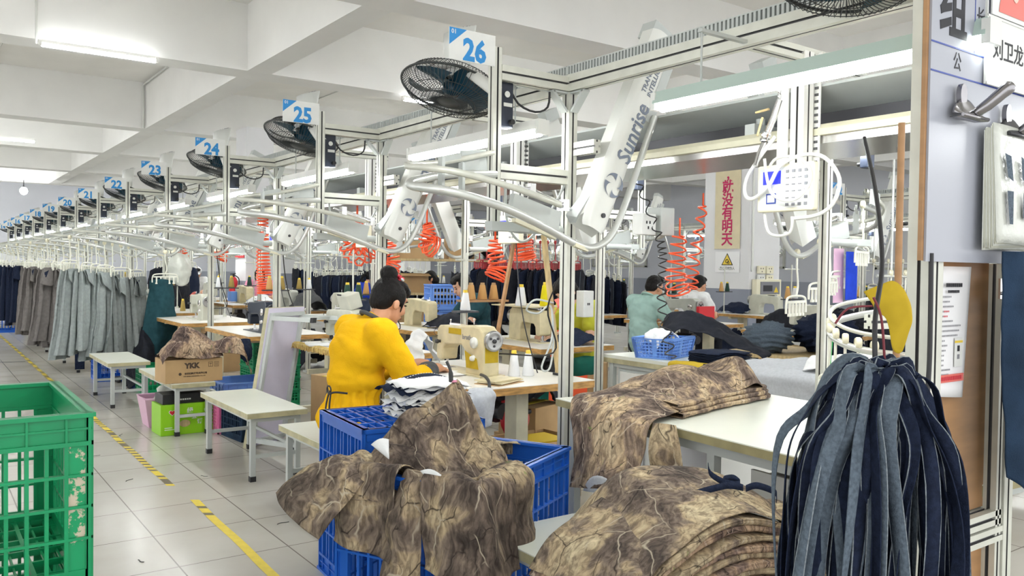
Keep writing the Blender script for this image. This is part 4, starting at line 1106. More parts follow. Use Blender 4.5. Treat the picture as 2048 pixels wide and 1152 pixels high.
for q in range(3):
    z = .834 + q * .018; secs = []
    for (x, y) in ((2.42, 2.23), (2.6, 2.27), (2.8, 2.32), (3.0, 2.35), (3.15, 2.38), (3.20, 2.42)):
        y -= .012 * (2 - q) - .01; secs.append([(x, y + .2, z), (x, y + .05, z - .007), (x, y + .006, z - .007), (x, y, z), (x, y + .008, z + .008), (x, y + .1, z + .010), (x, y + .25, z + .01)])
    camo_piece('camouflage layer, %s under the long piece on the white table' % ['lowest', 'middle', 'uppermost'][q], secs, 50, 22, .004, 9, q + 50, 'camo_light', group='camouflage pieces on the white table', solid=.002)
mb = MB('grey_fabric'); mb.grid(lambda u, v: V((2.145 - .035 * math.sin(PI * u) , 2.24 + .24 * u, .585 - .05 * u - .01 + .065 * math.sin(PI * u) * (1 - v) )) , 10, 6); tag(mb.build('trouser_cuff', off=(2.14, 2.36, .58), solid=.003), 'pale inside of the trouser cuff hanging off the white table', 'fabric')
camo_piece('camouflage leg hanging behind the pale cuff at the white table end', [[(2.20, 2.16, .84), (2.17, 2.15, .74), (2.19, 2.13, .58)], [(2.23, 2.12, .84), (2.20, 2.11, .74), (2.21, 2.09, .60)], [(2.26, 2.10, .835), (2.245, 2.06, .74), (2.25, 2.04, .60)]], 20, 26, .012, 10, 61)
mb = MB('white_cloth'); mb.tube(curve_pts([(2.66, 1.72, .8215), (2.72, 1.74, .8215), (2.64, 1.66, .8215), (2.62, 1.60, .8215), (2.57, 1.62, .8215)], 24), .0016, 5); tag(mb.build('thread', off=(2.65, 1.66, .82)), 'loose white thread lying on the white work table', 'thread')

# ---------------------------------------------------------------- hanging bundle of navy strips
mat('frayed_edge', (0.27, 0.31, 0.34), 0.9, noise_amt=0.4, nscale=200)
HUB = V((1.30, .765, 1.235)); rx = V((.81, -.585, 0)); fx = V((-.585, -.81, 0))    # rx to the right, fx towards the aisle
t = thing('strip_bundle', 'hanging bundle of navy and grey denim waistband strips', 'fabric strips', HUB)
rs = random.Random(5)
for i in range(76):
    side = rs.uniform(-1, 1); front = rs.uniform(-.25, 1) if i > 20 else rs.uniform(-.8, .2)
    w = rs.uniform(.018, .030); ln = rs.uniform(.34, .62)
    sp = .105 * side + rs.uniform(-.015, .015); fr = .05 * front
    top = V((0, 0, 0)) + rx * (.028 * side) + fx * (.012 * front) + V((0, 0, rs.uniform(-.02, .012)))
    sway = rs.uniform(-.025, .025)
    pts = [top - rx * .01 * side, top + rx * .3 * sp + fx * (fr * .5 + .008) + V((0, 0, .004)), top + rx * sp * .62 + fx * fr * .8 + V((0, 0, -.05 - .02 * abs(side))), top + rx * (sp * .95) + fx * fr + V((0, 0, -.15)), top + rx * (sp * 1.12 + sway * .4) + fx * (fr * 1.1) + V((0, 0, -.15 - ln * .4)), top + rx * (sp * 1.1 + sway) + fx * fr + V((0, 0, -.15 - ln))]
    mb = MB('denim_navy' if rs.random() < .62 else 'denim_back'); cp = curve_pts(pts, 30); vs = []
    tw0 = rs.uniform(-.6, .6); tw1 = rs.uniform(-2.2, 2.2); ph = rs.uniform(0, 6)
    for q, p in enumerate(cp):
        tt = (cp[min(q + 1, 30)] - cp[max(q - 1, 0)]).normalized(); a = tw0 + tw1 * q / 30 + .25 * math.sin(q * .35 + ph)
        outw = (rx * side + fx * .9).normalized(); s = tt.cross(outw)
        s = s.normalized() if s.length > .01 else rx
        n2 = s.cross(tt)
        d = s * math.cos(a) + n2 * math.sin(a)
        k9 = min(1, q / 8); p = p + fx * .010 * k9 * math.sin(q * .42 + ph) + rx * .011 * k9 * math.sin(q * .27 + ph * 2)
        e = .0015 + .0007 * math.sin(q * 2.1 + ph)
        vs += [p + d * w / 2, p + d * (w / 2 - e), p + n2 * .002, p - d * (w / 2 - e * .6), p - d * w / 2]
    fs = []; fe = []
    for q in range(30):
        for k in range(4): (fe if (k in (0, 3) and i % 3) else fs).append((5 * q + k, 5 * q + k + 1, 5 * q + k + 6, 5 * q + k + 5))
    mb.add(vs, fs, True); mb.add(vs, fe, True, 'frayed_edge'); mb.build('strip', t, solid=.0018)
mb = MB('black'); mb.tube(curve_pts([(1.60, .98, 1.68), (1.48, .88, 1.55), (1.37, .80, 1.42), (1.31, .775, 1.32), (1.30, .765, 1.21)], 24), .0042, 8); tag(mb.build('strap', off=(1.30, .765, 1.235)), 'black strap from which the denim strips hang', 'strap')
mb = MB('maroon'); mb.tube(curve_pts([(1.295, .77, 1.36), (1.305, .76, 1.32), (1.312, .755, 1.22)], 12), .0022, 7); mb.tube(curve_pts([(1.30, .775, 1.345), (1.27, .80, 1.34), (1.25, .81, 1.315)], 8), .002, 6); tag(mb.build('twine', off=(1.30, .765, 1.3)), 'dark red cord knotted beside the black strap', 'cord')
mb = MB('raw_wood'); mb.cyl((1.60, .90, 1.70), (1.585, .89, 0), .007, seg=8, m='plywood'); tag(mb.build('wooden_stick', off=(1.585, .89, 0)), 'thin brown stick standing against the thick end post', 'stick')
mb = MB('yellow_rag'); secs = [[(1.455, .885, 1.365), (1.462, .87, 1.34), (1.468, .87, 1.325)], [(1.475, .86, 1.38), (1.48, .85, 1.345), (1.482, .855, 1.315)], [(1.492, .85, 1.385), (1.494, .835, 1.33), (1.488, .845, 1.262)], [(1.508, .84, 1.37), (1.506, .826, 1.325), (1.498, .84, 1.25)], [(1.52, .832, 1.345), (1.515, .822, 1.31), (1.505, .835, 1.255)]]
loft(mb, secs, 20, 20, .006, 14, 3); tag(mb.build('yellow_rag', off=(1.5, .84, 1.3), solid=.003), 'yellow cloth tied to the end post above the denim strips', 'cloth')

# ---------------------------------------------------------------- notice board, clips, notice, jeans
t = thing('notice_board', 'white board with printed characters fixed to the end post', 'board', (2.05, 1.04, 1.43))
mb = MB('plywood'); mb.b2((-.09, .006, .002), (.56, .016, .98)); mb.build('backing', t)
mb = MB('white_board'); mb.b2((-.08, 0, 0), (.56, .006, .98)); mb.build('face', t)
def fc(x, z, y=-.0008): return facing((x, y, z), (1, 0, 0), (0, 0, 1))
mb = MB('ink_blue'); mb.b2((-.08, -.001, .456), (.56, 0, .460)); mb.build('ruled_line', t); mb = MB('ink_blue'); mb.b2((-.08, -.001, .525), (.185, 0, .529)); mb.build('ruled_line', t); mb = MB('ink_blue'); mb.b2((.128, -.001, .53), (.1305, 0, .98)); mb.build('ruled_line', t)
mb = MB('ink'); mb.text('组', .19, fc(.022, .625), 'ink', .0006, .004, sx=.72); mb.build('large_character', t)
mb = MB('ink'); mb.text('长', .05, fc(.158, .622), 'ink', .0004, 0, sx=.85); mb.build('small_character', t); mb = MB('ink'); mb.text('公', .05, fc(.045, .492), 'ink', .0004, 0, sx=.8); mb.build('small_character', t)
t = thing('name_card', 'white name card in a clear holder on the notice board', 'card', (2.04, 1.035, 1.9))
mb = MB('plate_white'); mb.b2((.185, -.004, -.005), (.50, 0, .16)); mb.build('card', t)
mb = MB('white_plastic'); mb.b2((.181, -.006, -.012), (.185, .0, .40)); mb.b2((.182, -.006, .16), (.5, -.002, .166)); mb.b2((.182, -.006, -.012), (.5, -.0, -.006)); mb.build('holder', t)
mb = MB('ink'); mb.text('刘卫龙', .058, fc(.305, .082, -.0045), 'ink', .0004, .0005, sx=1.0); mb.build('characters', t)
t = thing('portrait_photo', 'small portrait photo above the name card, only a red top showing', 'photo', (2.05, 1.035, 2.07))
mb = MB('plate_white'); mb.b2((.20, -.004, .0), (.48, 0, .25)); mb.build('print', t)
mb = MB('photo_red'); mb.add([V((.325 + .09 * math.cos(a), -.005, .012 + .085 * math.sin(a))) for a in [PI * q / 16 for q in range(17)]], [tuple(range(17))[::-1]]); mb.add([V((.325 + .025 * math.cos(a), -.006, .10 + .05 * math.sin(a))) for a in [2 * PI * q / 16 for q in range(16)]], [tuple(range(16))[::-1]], m='photo_skin'); mb.build('figure', t)
def make_clip(label, x, z, dark):
    t = thing('bulldog_clip', label, 'clip', (2.05 + x, 1.035, z), 0, 'clips on the notice board')
    m = 'dark_metal' if dark else 'clip_metal'
    mb = MB(m)
    def jw(u, v):
        x = (u - .5) * .124; w = math.sqrt(max(0, 1 - (x / .0625) ** 2))
        return V((x, -.036 + .026 * v, -.002 + .046 * w * v + .004))
    mb.grid(jw, 20, 6); mb.cyl((-.062, -.036, 0), (.062, -.036, 0), .0045, seg=8); mb.grid(lambda u, v: V(((u - .5) * .124, -.034 + .030 * v, -.004 + .002 * v)), 8, 2); mb.build('jaw', t, solid=.0015)
    mb = MB('clip_metal'); mb.prism([(.016 * math.cos(a), .028 * math.sin(a)) for a in [2 * PI * q / 16 for q in range(16)]], (-.018, -.004, .055), (-.018, -.016, .055), up=(0, 0, 1)); mb.bar((-.018, -.01, .01), (-.018, -.01, .06), .026, .008, up=(0, 1, 0)); mb.build('back_lever', t)
    mb = MB('clip_metal'); mb.tube(curve_pts([(.01, -.03, .01), (.02, -.055, .03), (.035, -.085, .06), (.045, -.10, .075)], 10), [.010, .012, .013, .014, .014, .015, .015, .016, .016, .014, .009], 10); mb.build('front_lever', t)
make_clip('shiny empty bulldog clip on the white notice board', .06, 1.785, False)
make_clip('dark bulldog clip gripping the bag of paper patterns', .30, 1.765, True)
t = thing('pattern_bag', 'clear bag of paper patterns hanging from the dark clip', 'bag', (2.05, 1.0, 1.45))
mat('paper_old', (0.52, 0.53, 0.44), 0.5)
for i in range(9):
    x0 = .155 + .0022 * i; sl = .002 * i
    mb = MB('poly_bag' if i % 2 == 0 else 'paper_old'); mb.grid(lambda u, v: V((x0 + (.24 - .004 * i) * u + .010 * (1 - v) * (i / 9 - .5), .022 - .0016 * i - (.004 + .0012 * i) * (1 - v) - .004 * math.sin(3 * u), sl + .012 + .305 * v + .004 * math.sin(2.2 * u + i))), 6, 10); mb.build('sheet', t, solid=.0015)
mb = MB('ink_grey')
for pl in ([(.235, .26), (.27, .255), (.28, .19), (.25, .20)], [(.325, .26), (.35, .25), (.37, .18), (.33, .20)], [(.245, .165), (.28, .165), (.275, .08), (.255, .08)], [(.335, .165), (.37, .13), (.365, .09), (.332, .10)]):
    mb = MB('denim_back'); mb.add([V((x - .03, -.014 + .036 * (z - .08), z)) for (x, z) in pl], [(0, 1, 2, 3)], False); mb.build('pattern_print', t)
t = thing('printed_notice', 'laminated printed notice taped to the plywood panel', 'notice', (2.05, 1.085, 1.05))
mb = MB('paper'); mb.grid(lambda u, v: V((.035 + .165 * u + .02 * v, -.004 - .006 * math.sin(PI * u) * (1 - v) - .005 * u * v, .04 + .33 * v - .015 * u * (1 - v) - .0 * u)), 10, 14); pn = mb.build('sheet', t, solid=.001)
mb = MB('ink_grey'); rs2 = random.Random(4); z = .335
mb2 = MB('ink')
for q in range(8): mb2.b2((.085 + q * .0105, -.0135, .317), (.085 + q * .0105 + .008, -.0125, .327))
for q in range(7): mb2.b2((.095 + q * .0085, -.0135, .302), (.095 + q * .0085 + .006, -.0125, .309))
mb2.build('heading', t)
for i in range(17):
    z = .29 - i * .0125; ln = rs2.uniform(.05, .13) if i < 9 else rs2.uniform(.04, .08); x = .052 - .0008 * i; n = int(ln / .007)
    for q in range(n): mb.add([(x + q * .007, -.0125, z), (x + q * .007 + .005, -.0125, z), (x + q * .007 + .005, -.0125, z + .0042), (x + q * .007, -.0125, z + .0042)], [(0, 1, 2, 3)], False, 'ink_red' if i in (3, 4) and q > 3 else 'ink_grey')
mb.build('text_lines', t)
mb = MB('paper'); mb.b2((.05, -.0135, .072), (.185, -.012, .092), 'photo_red'); [mb.b2((.056 + q * .0092, -.0142, .077), (.056 + q * .0092 + .0065, -.0136, .087), 'ink_red') for q in range(13)]; mb.b2((.135, -.0135, .11), (.175, -.0125, .185), 'plate_white'); mb.b2((.135, -.014, .172), (.175, -.0132, .178), 'sign_yellow'); mb.b2((.148, -.014, .15), (.16, -.0132, .165), 'ink'); mb.b2((.148, -.014, .13), (.16, -.0132, .142), 'ink_grey'); mb.build('panel_print', t)
mb = MB('denim_blue'); loft(mb, [[(2.25, .99, 1.46), (2.245, .985, 1.3), (2.25, .98, 1.1), (2.275, .975, .88)], [(2.30, .965, 1.46), (2.30, .955, 1.3), (2.305, .95, 1.1), (2.315, .95, .85)], [(2.36, .97, 1.46), (2.37, .96, 1.3), (2.37, .96, 1.1), (2.37, .955, .79)], [(2.46, .98, 1.46), (2.47, .97, 1.3), (2.47, .97, 1.1), (2.46, .965, .79)]], 24, 40, .006, 9, 3); tag(mb.build('jeans', off=(2.3, .98, 1.45), solid=.004), 'blue jeans hanging at the right edge beside the plywood panel', 'jeans')
mb = MB('black'); mb.tube(curve_pts([(1.995, 1.04, 1.45), (1.99, 1.035, 1.2), (1.97, 1.03, 1.05), (1.98, 1.03, .96), (1.96, 1.03, .90)], 24), .006, 8); tag(mb.build('cable', off=(1.98, 1.03, 1.2)), 'black cable running down beside the printed notice', 'cable')

# ---------------------------------------------------------------- keypad terminal and air gun
lc = thing('lift_column', 'perforated white column behind the keypad terminal', 'column', (2.8, 1.98, 0))
mb = MB('white_paint'); mb.prof((0, 0, 1.68), (0, 0, 2.25), .06, .06, up=(0, 1, 0), m='white_paint'); mb.b2((-.03, .04, 1.70), (-.025, .09, 2.12)); mb.build('post', lc)
mb = MB('white_paint'); mb.b2((.045, -.05, 1.6), (.05, 0, 2.25))
for i in range(24): mb.box((.0435, -.034, 1.62 + i * .026), (.004, .016, .010), 0, 'slot'); 
mb.build('perforated_strip', lc)
mb = MB('alu'); mb.prof((-.30, 0, 2.24), (.4, 0, 2.24), .05, .05); mb.build('cross_arm', lc)
t = thing('keypad_terminal', 'cream keypad terminal with a blue screen', 'terminal', (2.70, 1.97, 1.63))
mb = MB('cream_wire'); mb.b2((-.02, -.13, 0), (.015, .12, .18)); bd = mb.build('housing', t, bevel=.008)
mb = MB('plate_white'); mb.b2((-.0215, -.115, .012), (-.0205, .105, .168)); mb.build('face_plate', t)
mb = MB('screen_blue'); mb.b2((-.024, .01, .105), (-.0218, .09, .155)); mb.build('screen', t)
mb = MB('ink_grey')
for i in range(4):
    for j in range(6): mb.box((-.023, -.02 - i * .027, .15 - j * .025), (.003, .013, .011 if (i == 3 or j in (0, 5)) else .004))
mb.build('keys', t)
mb = MB('ink_blue'); mb.b2((-.0228, .03, .03), (-.0216, .075, .07)); mb.b2((-.0236, .036, .036), (-.0226, .069, .064), 'plate_white'); mb.build('card_reader', t)
mb = MB('white_plastic')
mb.tube(curve_pts([(-.06, .01, .28), (-.08, .06, .21), (-.06, .14, .13), (-.04, .16, .07), (-.04, .12, .055), (-.04, .05, .10), (-.04, 0, .17), (-.02, -.08, .205), (.0, -.16, .19), (.02, -.21, .11), (.0, -.20, .02), (-.01, -.14, -.02), (-.03, -.06, -.03)], 60), .0075, 8)
mb.tube(curve_pts([(-.07, .05, .2), (-.05, .05, .12), (-.05, .02, .06), (-.05, -.06, .035), (-.04, -.12, .08), (-.03, -.12, .15), (-.02, -.05, .2), (0, .06, .2), (0, .1, .1), (-.0, .09, -.05), (.0, .05, -.09), (.0, -.02, -.08), (.0, -.03, -.02)], 60), .006, 8)
o = mb.build('air_hose'); o.location = (2.70, 1.97, 1.63); tag(o, 'coiled white air hose looped round the keypad terminal', 'hose')
t = thing('air_gun', 'chrome air gun with an orange lever hanging above the terminal', 'air gun', (2.66, 1.98, 1.85))
mb = MB('chrome'); mb.tube([(0, .0, .2), (-.01, .02, .13), (-.02, .035, .08)], [.012, .013, .013], 12); mb.lathe([(.018, 0), (.020, .01), (.014, .015), (.020, .022), (.018, .035)], (-.024, .045, .045), (.1, -.15, 1), 14); mb.tube([(-.024, .045, .05), (-.05, .05, .0), (-.07, .05, -.05)], .009, 10); mb.build('barrel', t)
mb = MB('raw_wood'); mb.bar((-.02, .06, .14), (-.03, .075, .07), .012, .008); mb.cyl((-.01, .04, .17), (-.01, .10, .165), .005, seg=8); mb.build('lever', t)
mb = MB('chrome'); 
for z in (.215, .235): mb.tube([(.008 * math.cos(a), 0, z + .012 * math.sin(a)) for a in [2 * PI * q / 10 for q in range(10)]], .0022, 5, closed=True)
mb.build('chain', t)

# ================================================================ PEOPLE
def person(name, label, loc, rz, shirt, hair='short', skin='skin', trousers='dark_cloth', sleeve='short', vox=.009, apron=None, arms=None, lean=0.0, headyaw=0.0, headpitch=.36, collar=None, cuff=None, extras=True, hair_m='hair', cap=None):
    t = thing(name, label, 'person', loc, rz)
    L = lean
    def S(x, y, z): return V((x + max(0, z - .55) * L, y, z))
    pel, wst, cst, ub, nb = S(0, 0, .56), S(-.01, 0, .74), S(.03, 0, .93), S(.06, 0, 1.03), S(.12, 0, 1.10)
    hc = S(.19, 0, 1.205)
    arms = arms or {}
    sh = {s: S(.055, .175 * s, 1.045) for s in (-1, 1)}
    el = {s: arms.get(('el', s), S(.19, .25 * s, .80)) for s in (-1, 1)}
    wr = {s: V(arms.get(('wr', s), S(.41, .10 * s, .835))) for s in (-1, 1)}
    hd = {s: arms.get(('hd', s), wr[s] + V((.055, -.02 * s, -.012))) for s in (-1, 1)}
    el = {k: V(v) for k, v in el.items()}; wr = {k: V(v) for k, v in wr.items()}; hd = {k: V(v) for k, v in hd.items()}
    # head frame
    fw = V((math.cos(headyaw) * math.cos(headpitch), math.sin(headyaw) * math.cos(headpitch), -math.sin(headpitch)))
    sd = V((-math.sin(headyaw), math.cos(headyaw), 0)); up = fw.cross(sd)
    HR = Matrix((fw, sd, up)).transposed().to_4x4(); k = 1.10
    def H(x, y, z): return hc + (HR @ V((x * k, y * k, z * k)))
    def E(c, r): return ('e', H(*c), tuple(q * k for q in r), HR.to_3x3())
    skinp = [E((0, 0, .02), (.088, .070, .092)), E((.025, 0, -.05), (.058, .056, .058)), E((.058, 0, -.085), (.024, .026, .022)), E((.052, .034, -.028), (.032, .030, .032)), E((.052, -.034, -.028), (.032, .030, .032)),
             ('c', H(.086, 0, .008), H(.103, 0, -.026), .009 * k, .015 * k), E((.075, 0, .032), (.017, .048, .016)), E((.082, 0, -.060), (.014, .024, .011)),
             E((-.004, .074, -.014), (.018, .010, .031)), E((-.004, -.074, -.014), (.018, .010, .031)),
             ('c', nb, H(-.022, 0, -.055), .062, .055), ('c', nb, ub, .062, .07), ('c', ub, cst, .09, .10), ('c', cst, wst, .10, .095), ('c', wst, pel, .095, .11)]
    for s in (-1, 1):
        skinp += [('c', ub, sh[s], .07, .05), ('c', sh[s], el[s], .05, .041), ('c', el[s], wr[s], .041, .026)]
        d = (hd[s] - wr[s]).normalized(); side = d.cross(V((0, 0, 1))).normalized() * s; dn = side.cross(d) * s
        if dn.z > 0: dn = -dn
        pc = wr[s] + d * .045
        skinp += [('c', wr[s], pc, .026, .028), ('e', pc + d * .01, (.040, .036, .017), Matrix((d, side, d.cross(side))).transposed())]
        for q, (off, ln, cu) in enumerate(((-.028, .058, .55), (-.010, .068, .5), (.010, .064, .5), (.027, .050, .6))):
            b = pc + d * .040 + side * (-off); m1 = b + d * ln * .5 + dn * .006; m2 = m1 + d * ln * .32 + dn * ln * cu * .5
            e = m2 + d * ln * .12 + dn * ln * .35
            skinp += [('c', b - d * .012, m1, .0095, .0090), ('c', m1, m2, .0090, .0082), ('c', m2, e, .0082, .0068)]
        tb = pc + side * .026 - d * .012; tm = tb + side * .018 + d * .026 + dn * .008
        skinp += [('c', tb, tm, .012, .0105), ('c', tm, tm + d * .026 + dn * .006 - side * .004, .0105, .008)]
    legs = []
    hipz = .54
    for s in (-1, 1):
        hp, kn, an = V((.03, .095 * s, hipz)), V((.43, .14 * s, .53)), V((.40, .14 * s, .09))
        legs.append((hp, kn, an)); skinp += [('c', hp, kn, .078, .055), ('c', kn, an, .054, .036), ('c', an, an + V((.0, 0, -.04)), .036, .036), ('c', an + V((-.02, 0, -.05)), an + V((.16, 0, -.062)), .034, .026)]
    body = blob('body', skinp, vox, skin, t, smooth=4)
    # face details
    mb = MB('eye')
    for s in (-1, 1):
        mb.ell(H(.083, .031 * s, .004), (.008, .013, .005), 10, 6, rot=HR.to_3x3()); mb.bar(H(.088, .017 * s, .022), H(.080, .048 * s, .024), .004, .006, m='hair')
    mb.use('lip'); mb.ell(H(.094, 0, -.062), (.007, .021, .0055), 10, 6, rot=HR.to_3x3()); mb.build('face', t)
    # hair
    hp = [E((-.020, 0, .034), (.088, .079, .090)), E((-.050, 0, .0), (.054, .072, .070)), E((.026, 0, .088), (.056, .064, .034))]
    if hair in ('bun', 'pony', 'bob'): hp += [E((.005, .062, .03), (.045, .022, .05)), E((.005, -.062, .03), (.045, .022, .05)), E((.070, .02, .072), (.022, .040, .03)), E((.070, -.02, .068), (.022, .036, .032)), ('c', H(.03, -.073, .02), H(.034, -.070, -.045), .012, .004), ('c', H(.03, .073, .02), H(.034, .070, -.045), .012, .004)]
    if hair == 'bun': hp += [E((-.050, 0, .132), (.046, .048, .042)), ('c', H(-.045, 0, .09), H(-.05, 0, .12), .022, .022)]
    if hair == 'pony': hp += [('c', H(-.095, 0, .03), H(-.14, 0, -.04), .03, .032), ('c', H(-.14, 0, -.04), H(-.15, 0, -.14), .032, .014)]
    if hair == 'bob': hp += [E((-.03, 0, -.05), (.075, .085, .07))]
    hb = blob('hair', hp, .006, hair_m, t, smooth=3, disp=lambda p: .0035 * noise.noise(V((p.x * 30, p.y * 90, p.z * 30))))
    if cap:
        mb = MB(cap); mb.lathe([(.001, .135), (.05, .13), (.086, .095), (.10, .05), (.10, .035)], H(-.01, 0, 0), up, 20, cap); mb.ell(H(.09, 0, .045), (.07, .07, .008), 14, 5, rot=HR.to_3x3()); mb.build('cap', t)
    # shirt
    tor = [('c', pel + V((0, 0, .04)), wst, .150, .142), ('c', wst, cst, .145, .155), ('e', cst + V((-.015, 0, .0)), (.145, .195, .16)), ('e', ub + V((-.03, 0, -.01)), (.12, .17, .10)), ('c', ub, nb - V((.03, 0, .03)), .10, .080), ('e', wst + V((.03, 0, .03)), (.15, .175, .12))]
    for s in (-1, 1):
        tor += [('c', ub + V((0, .06 * s, 0)), sh[s], .095, .088), ('c', sh[s] + V((-.01, 0, 0)), sh[s].lerp(el[s], .55), .088, .080)]
        if sleeve != 'short': tor += [('c', sh[s].lerp(el[s], .5), el[s], .082, .072), ('c', el[s], el[s].lerp(wr[s], .55 if sleeve == 'three' else .92), .072, .062 if sleeve == 'three' else .040)]
    if apron: tor += [('e', pel + V((-.02, 0, .02)), (.165, .20, .13))]
    sd0 = len(label) % 50
    def wr_disp(p):
        q = p * 9 + V((sd0, 0, 0)); a = noise.noise(q)
        w = .005 * a + .011 * (abs(noise.noise(V((p.x * 9 - p.z * 5, p.y * 8, p.z * 15 + p.x * 9)))) - .2) + .004 * noise.noise(q * 2.6)
        if apron and abs(p.z - .73) < .05: w -= .016 * (1 - abs(p.z - .73) / .05) ; 
        if apron and p.z < .73: w += .008 * math.sin(math.atan2(p.y, p.x + .02) * 16)
        return w
    sb = blob('shirt', tor, .011, shirt, t, smooth=5, disp=wr_disp)
    if collar:
        mb = MB(collar); c = nb + V((-.02, 0, .01)); ax = (H(-.02, 0, -.05) - nb).normalized(); s2, u2 = frame(ax)
        mb.tube([c + s2 * .078 * math.cos(a) + u2 * .078 * math.sin(a) for a in [2 * PI * q / 20 for q in range(20)]], .012, 8, closed=True); mb.build('collar', t)
    if cuff:
        for s in (-1, 1):
            a, b = el[s].lerp(wr[s], .50), el[s].lerp(wr[s], .86); mb = MB(cuff)
            mb.lathe([(.052, 0), (.060, .012), (.058, .03), (.064, .05), (.058, .075), (.050, .10), (.040, .105)], a, b - a, 18); mb.build('cuff', t)
    # trousers and shoes
    tr = [('c', pel + V((0, -.06, 0)), pel + V((0, .06, 0)), .115, .115)]
    for (hp_, kn, an) in legs: tr += [('c', hp_, kn, .095, .072), ('c', kn, an + V((0, 0, .02)), .070, .058)]
    if trousers: blob('trousers', tr, .014, trousers, t, smooth=4, disp=lambda p: .006 * noise.noise(p * 12))
    for (hp_, kn, an) in legs:
        mb = MB('black'); mb.ell(an + V((.06, 0, -.055)), (.125, .045, .034), 14, 8); mb.build('shoe', t)
    return t, H, HR

yw, Hh, HRm = person('person', 'worker in a yellow smock with hair in a bun at the cream machine', (1.93, 4.15, 0), 0.06, 'yellow_cloth', 'bun', 'skin', 'black', 'three', .0062, apron=True, collar='grey_dark_cloth', cuff='grey_dark_cloth',
    arms={('el', -1): (.235, -.225, .765), ('wr', -1): (.47, -.09, .830), ('hd', -1): (.54, -.06, .815), ('el', 1): (.24, .235, .77), ('wr', 1): (.50, .12, .835), ('hd', 1): (.565, .095, .82)}, lean=.05, headpitch=.34, headyaw=.12)
mb = MB('hanger_red')
c = Hh(.004, -.010, .128)
for q in range(26):
    a = q * .55; mb.ell(c + (HRm @ V((.016 * math.sin(a * 2.1) + .004, .026 * math.cos(a), .012 * math.sin(a)))), (.011, .010, .009), 8, 5, m='ink_red' if q % 3 else 'plate_white')
sc_ = mb.build('scrunchie', yw)
mb = MB('black'); mb.tube(curve_pts([(-.175, -.07, .745), (-.19, -.10, .735), (-.17, -.13, .745), (-.12, -.17, .74)], 12), .006, 6); mb.tube([(-.185 + .0 * q, -.09 + .022 * math.cos(a), .755 + .02 * math.sin(a)) for q, a in enumerate([2 * PI * i / 10 for i in range(10)])], .0045, 6, closed=True); mb.tube(curve_pts([(-.185, -.09, .74), (-.20, -.085, .66), (-.195, -.09, .56), (-.21, -.09, .47)], 12), .005, 6); mb.tube(curve_pts([(-.185, -.11, .74), (-.195, -.115, .66), (-.19, -.12, .58)], 12), .005, 6); mb.build('apron_string', yw)

person('person', 'man in a mint polo shirt with his back turned, beside the banner column', (6.55, 6.62, 0), .05, 'mint_cloth', 'short', 'skin', 'dark_cloth', 'short', .012, collar='mint_cloth', headpitch=.3)
person('person', 'man in a white T-shirt sewing just left of the banner column', (8.35, 7.55, 0), .1, 'white_cloth', 'short', 'skin', 'dark_cloth', 'short', .012)
person('person', 'worker in a yellow-green top and green trousers half behind the tall post', (4.98, 5.75, 0), PI + .1, 'olive_cloth', 'bob', 'skin_pale', 'green_cloth', 'short', .011, lean=.12, headpitch=.75)
person('person', 'dark-haired worker in a teal top beside stacked blue crates', (5.05, 7.65, 0), PI - .2, 'teal_cloth', 'bob', 'skin_pale', 'dark_cloth', 'short', .012, headpitch=.5)
person('person', 'worker in a royal blue shirt among dark garments', (6.05, 12.7, 0), -.1, 'royal_cloth', 'pony', 'skin', 'dark_cloth', 'short', .013, headpitch=.5)
person('person', 'worker in a pink top facing the camera behind a cream machine', (5.1, 14.9, 0), -PI * .62, 'pink_cloth', 'bob', 'skin_pale', 'dark_cloth', 'short', .013, headpitch=.25)
person('person', 'distant worker in a white cap bowed over work', (4.9, 18.4, 0), -PI * .55, 'white_cloth', 'short', 'skin', 'dark_cloth', 'short', .014, cap='white_cloth', headpitch=.5)
person('person', 'worker with only dark hair showing behind boxes on the shelf', (7.2, 12.0, 0), 2.6, 'dark_cloth', 'bob', 'skin', 'dark_cloth', 'short', .014, headpitch=.6)
person('person', 'far worker in dark clothes at the second line behind coiled red hoses', (8.3, 11.3, 0), 0, 'dark_cloth', 'bob', 'skin_pale', 'dark_cloth', 'short', .014)

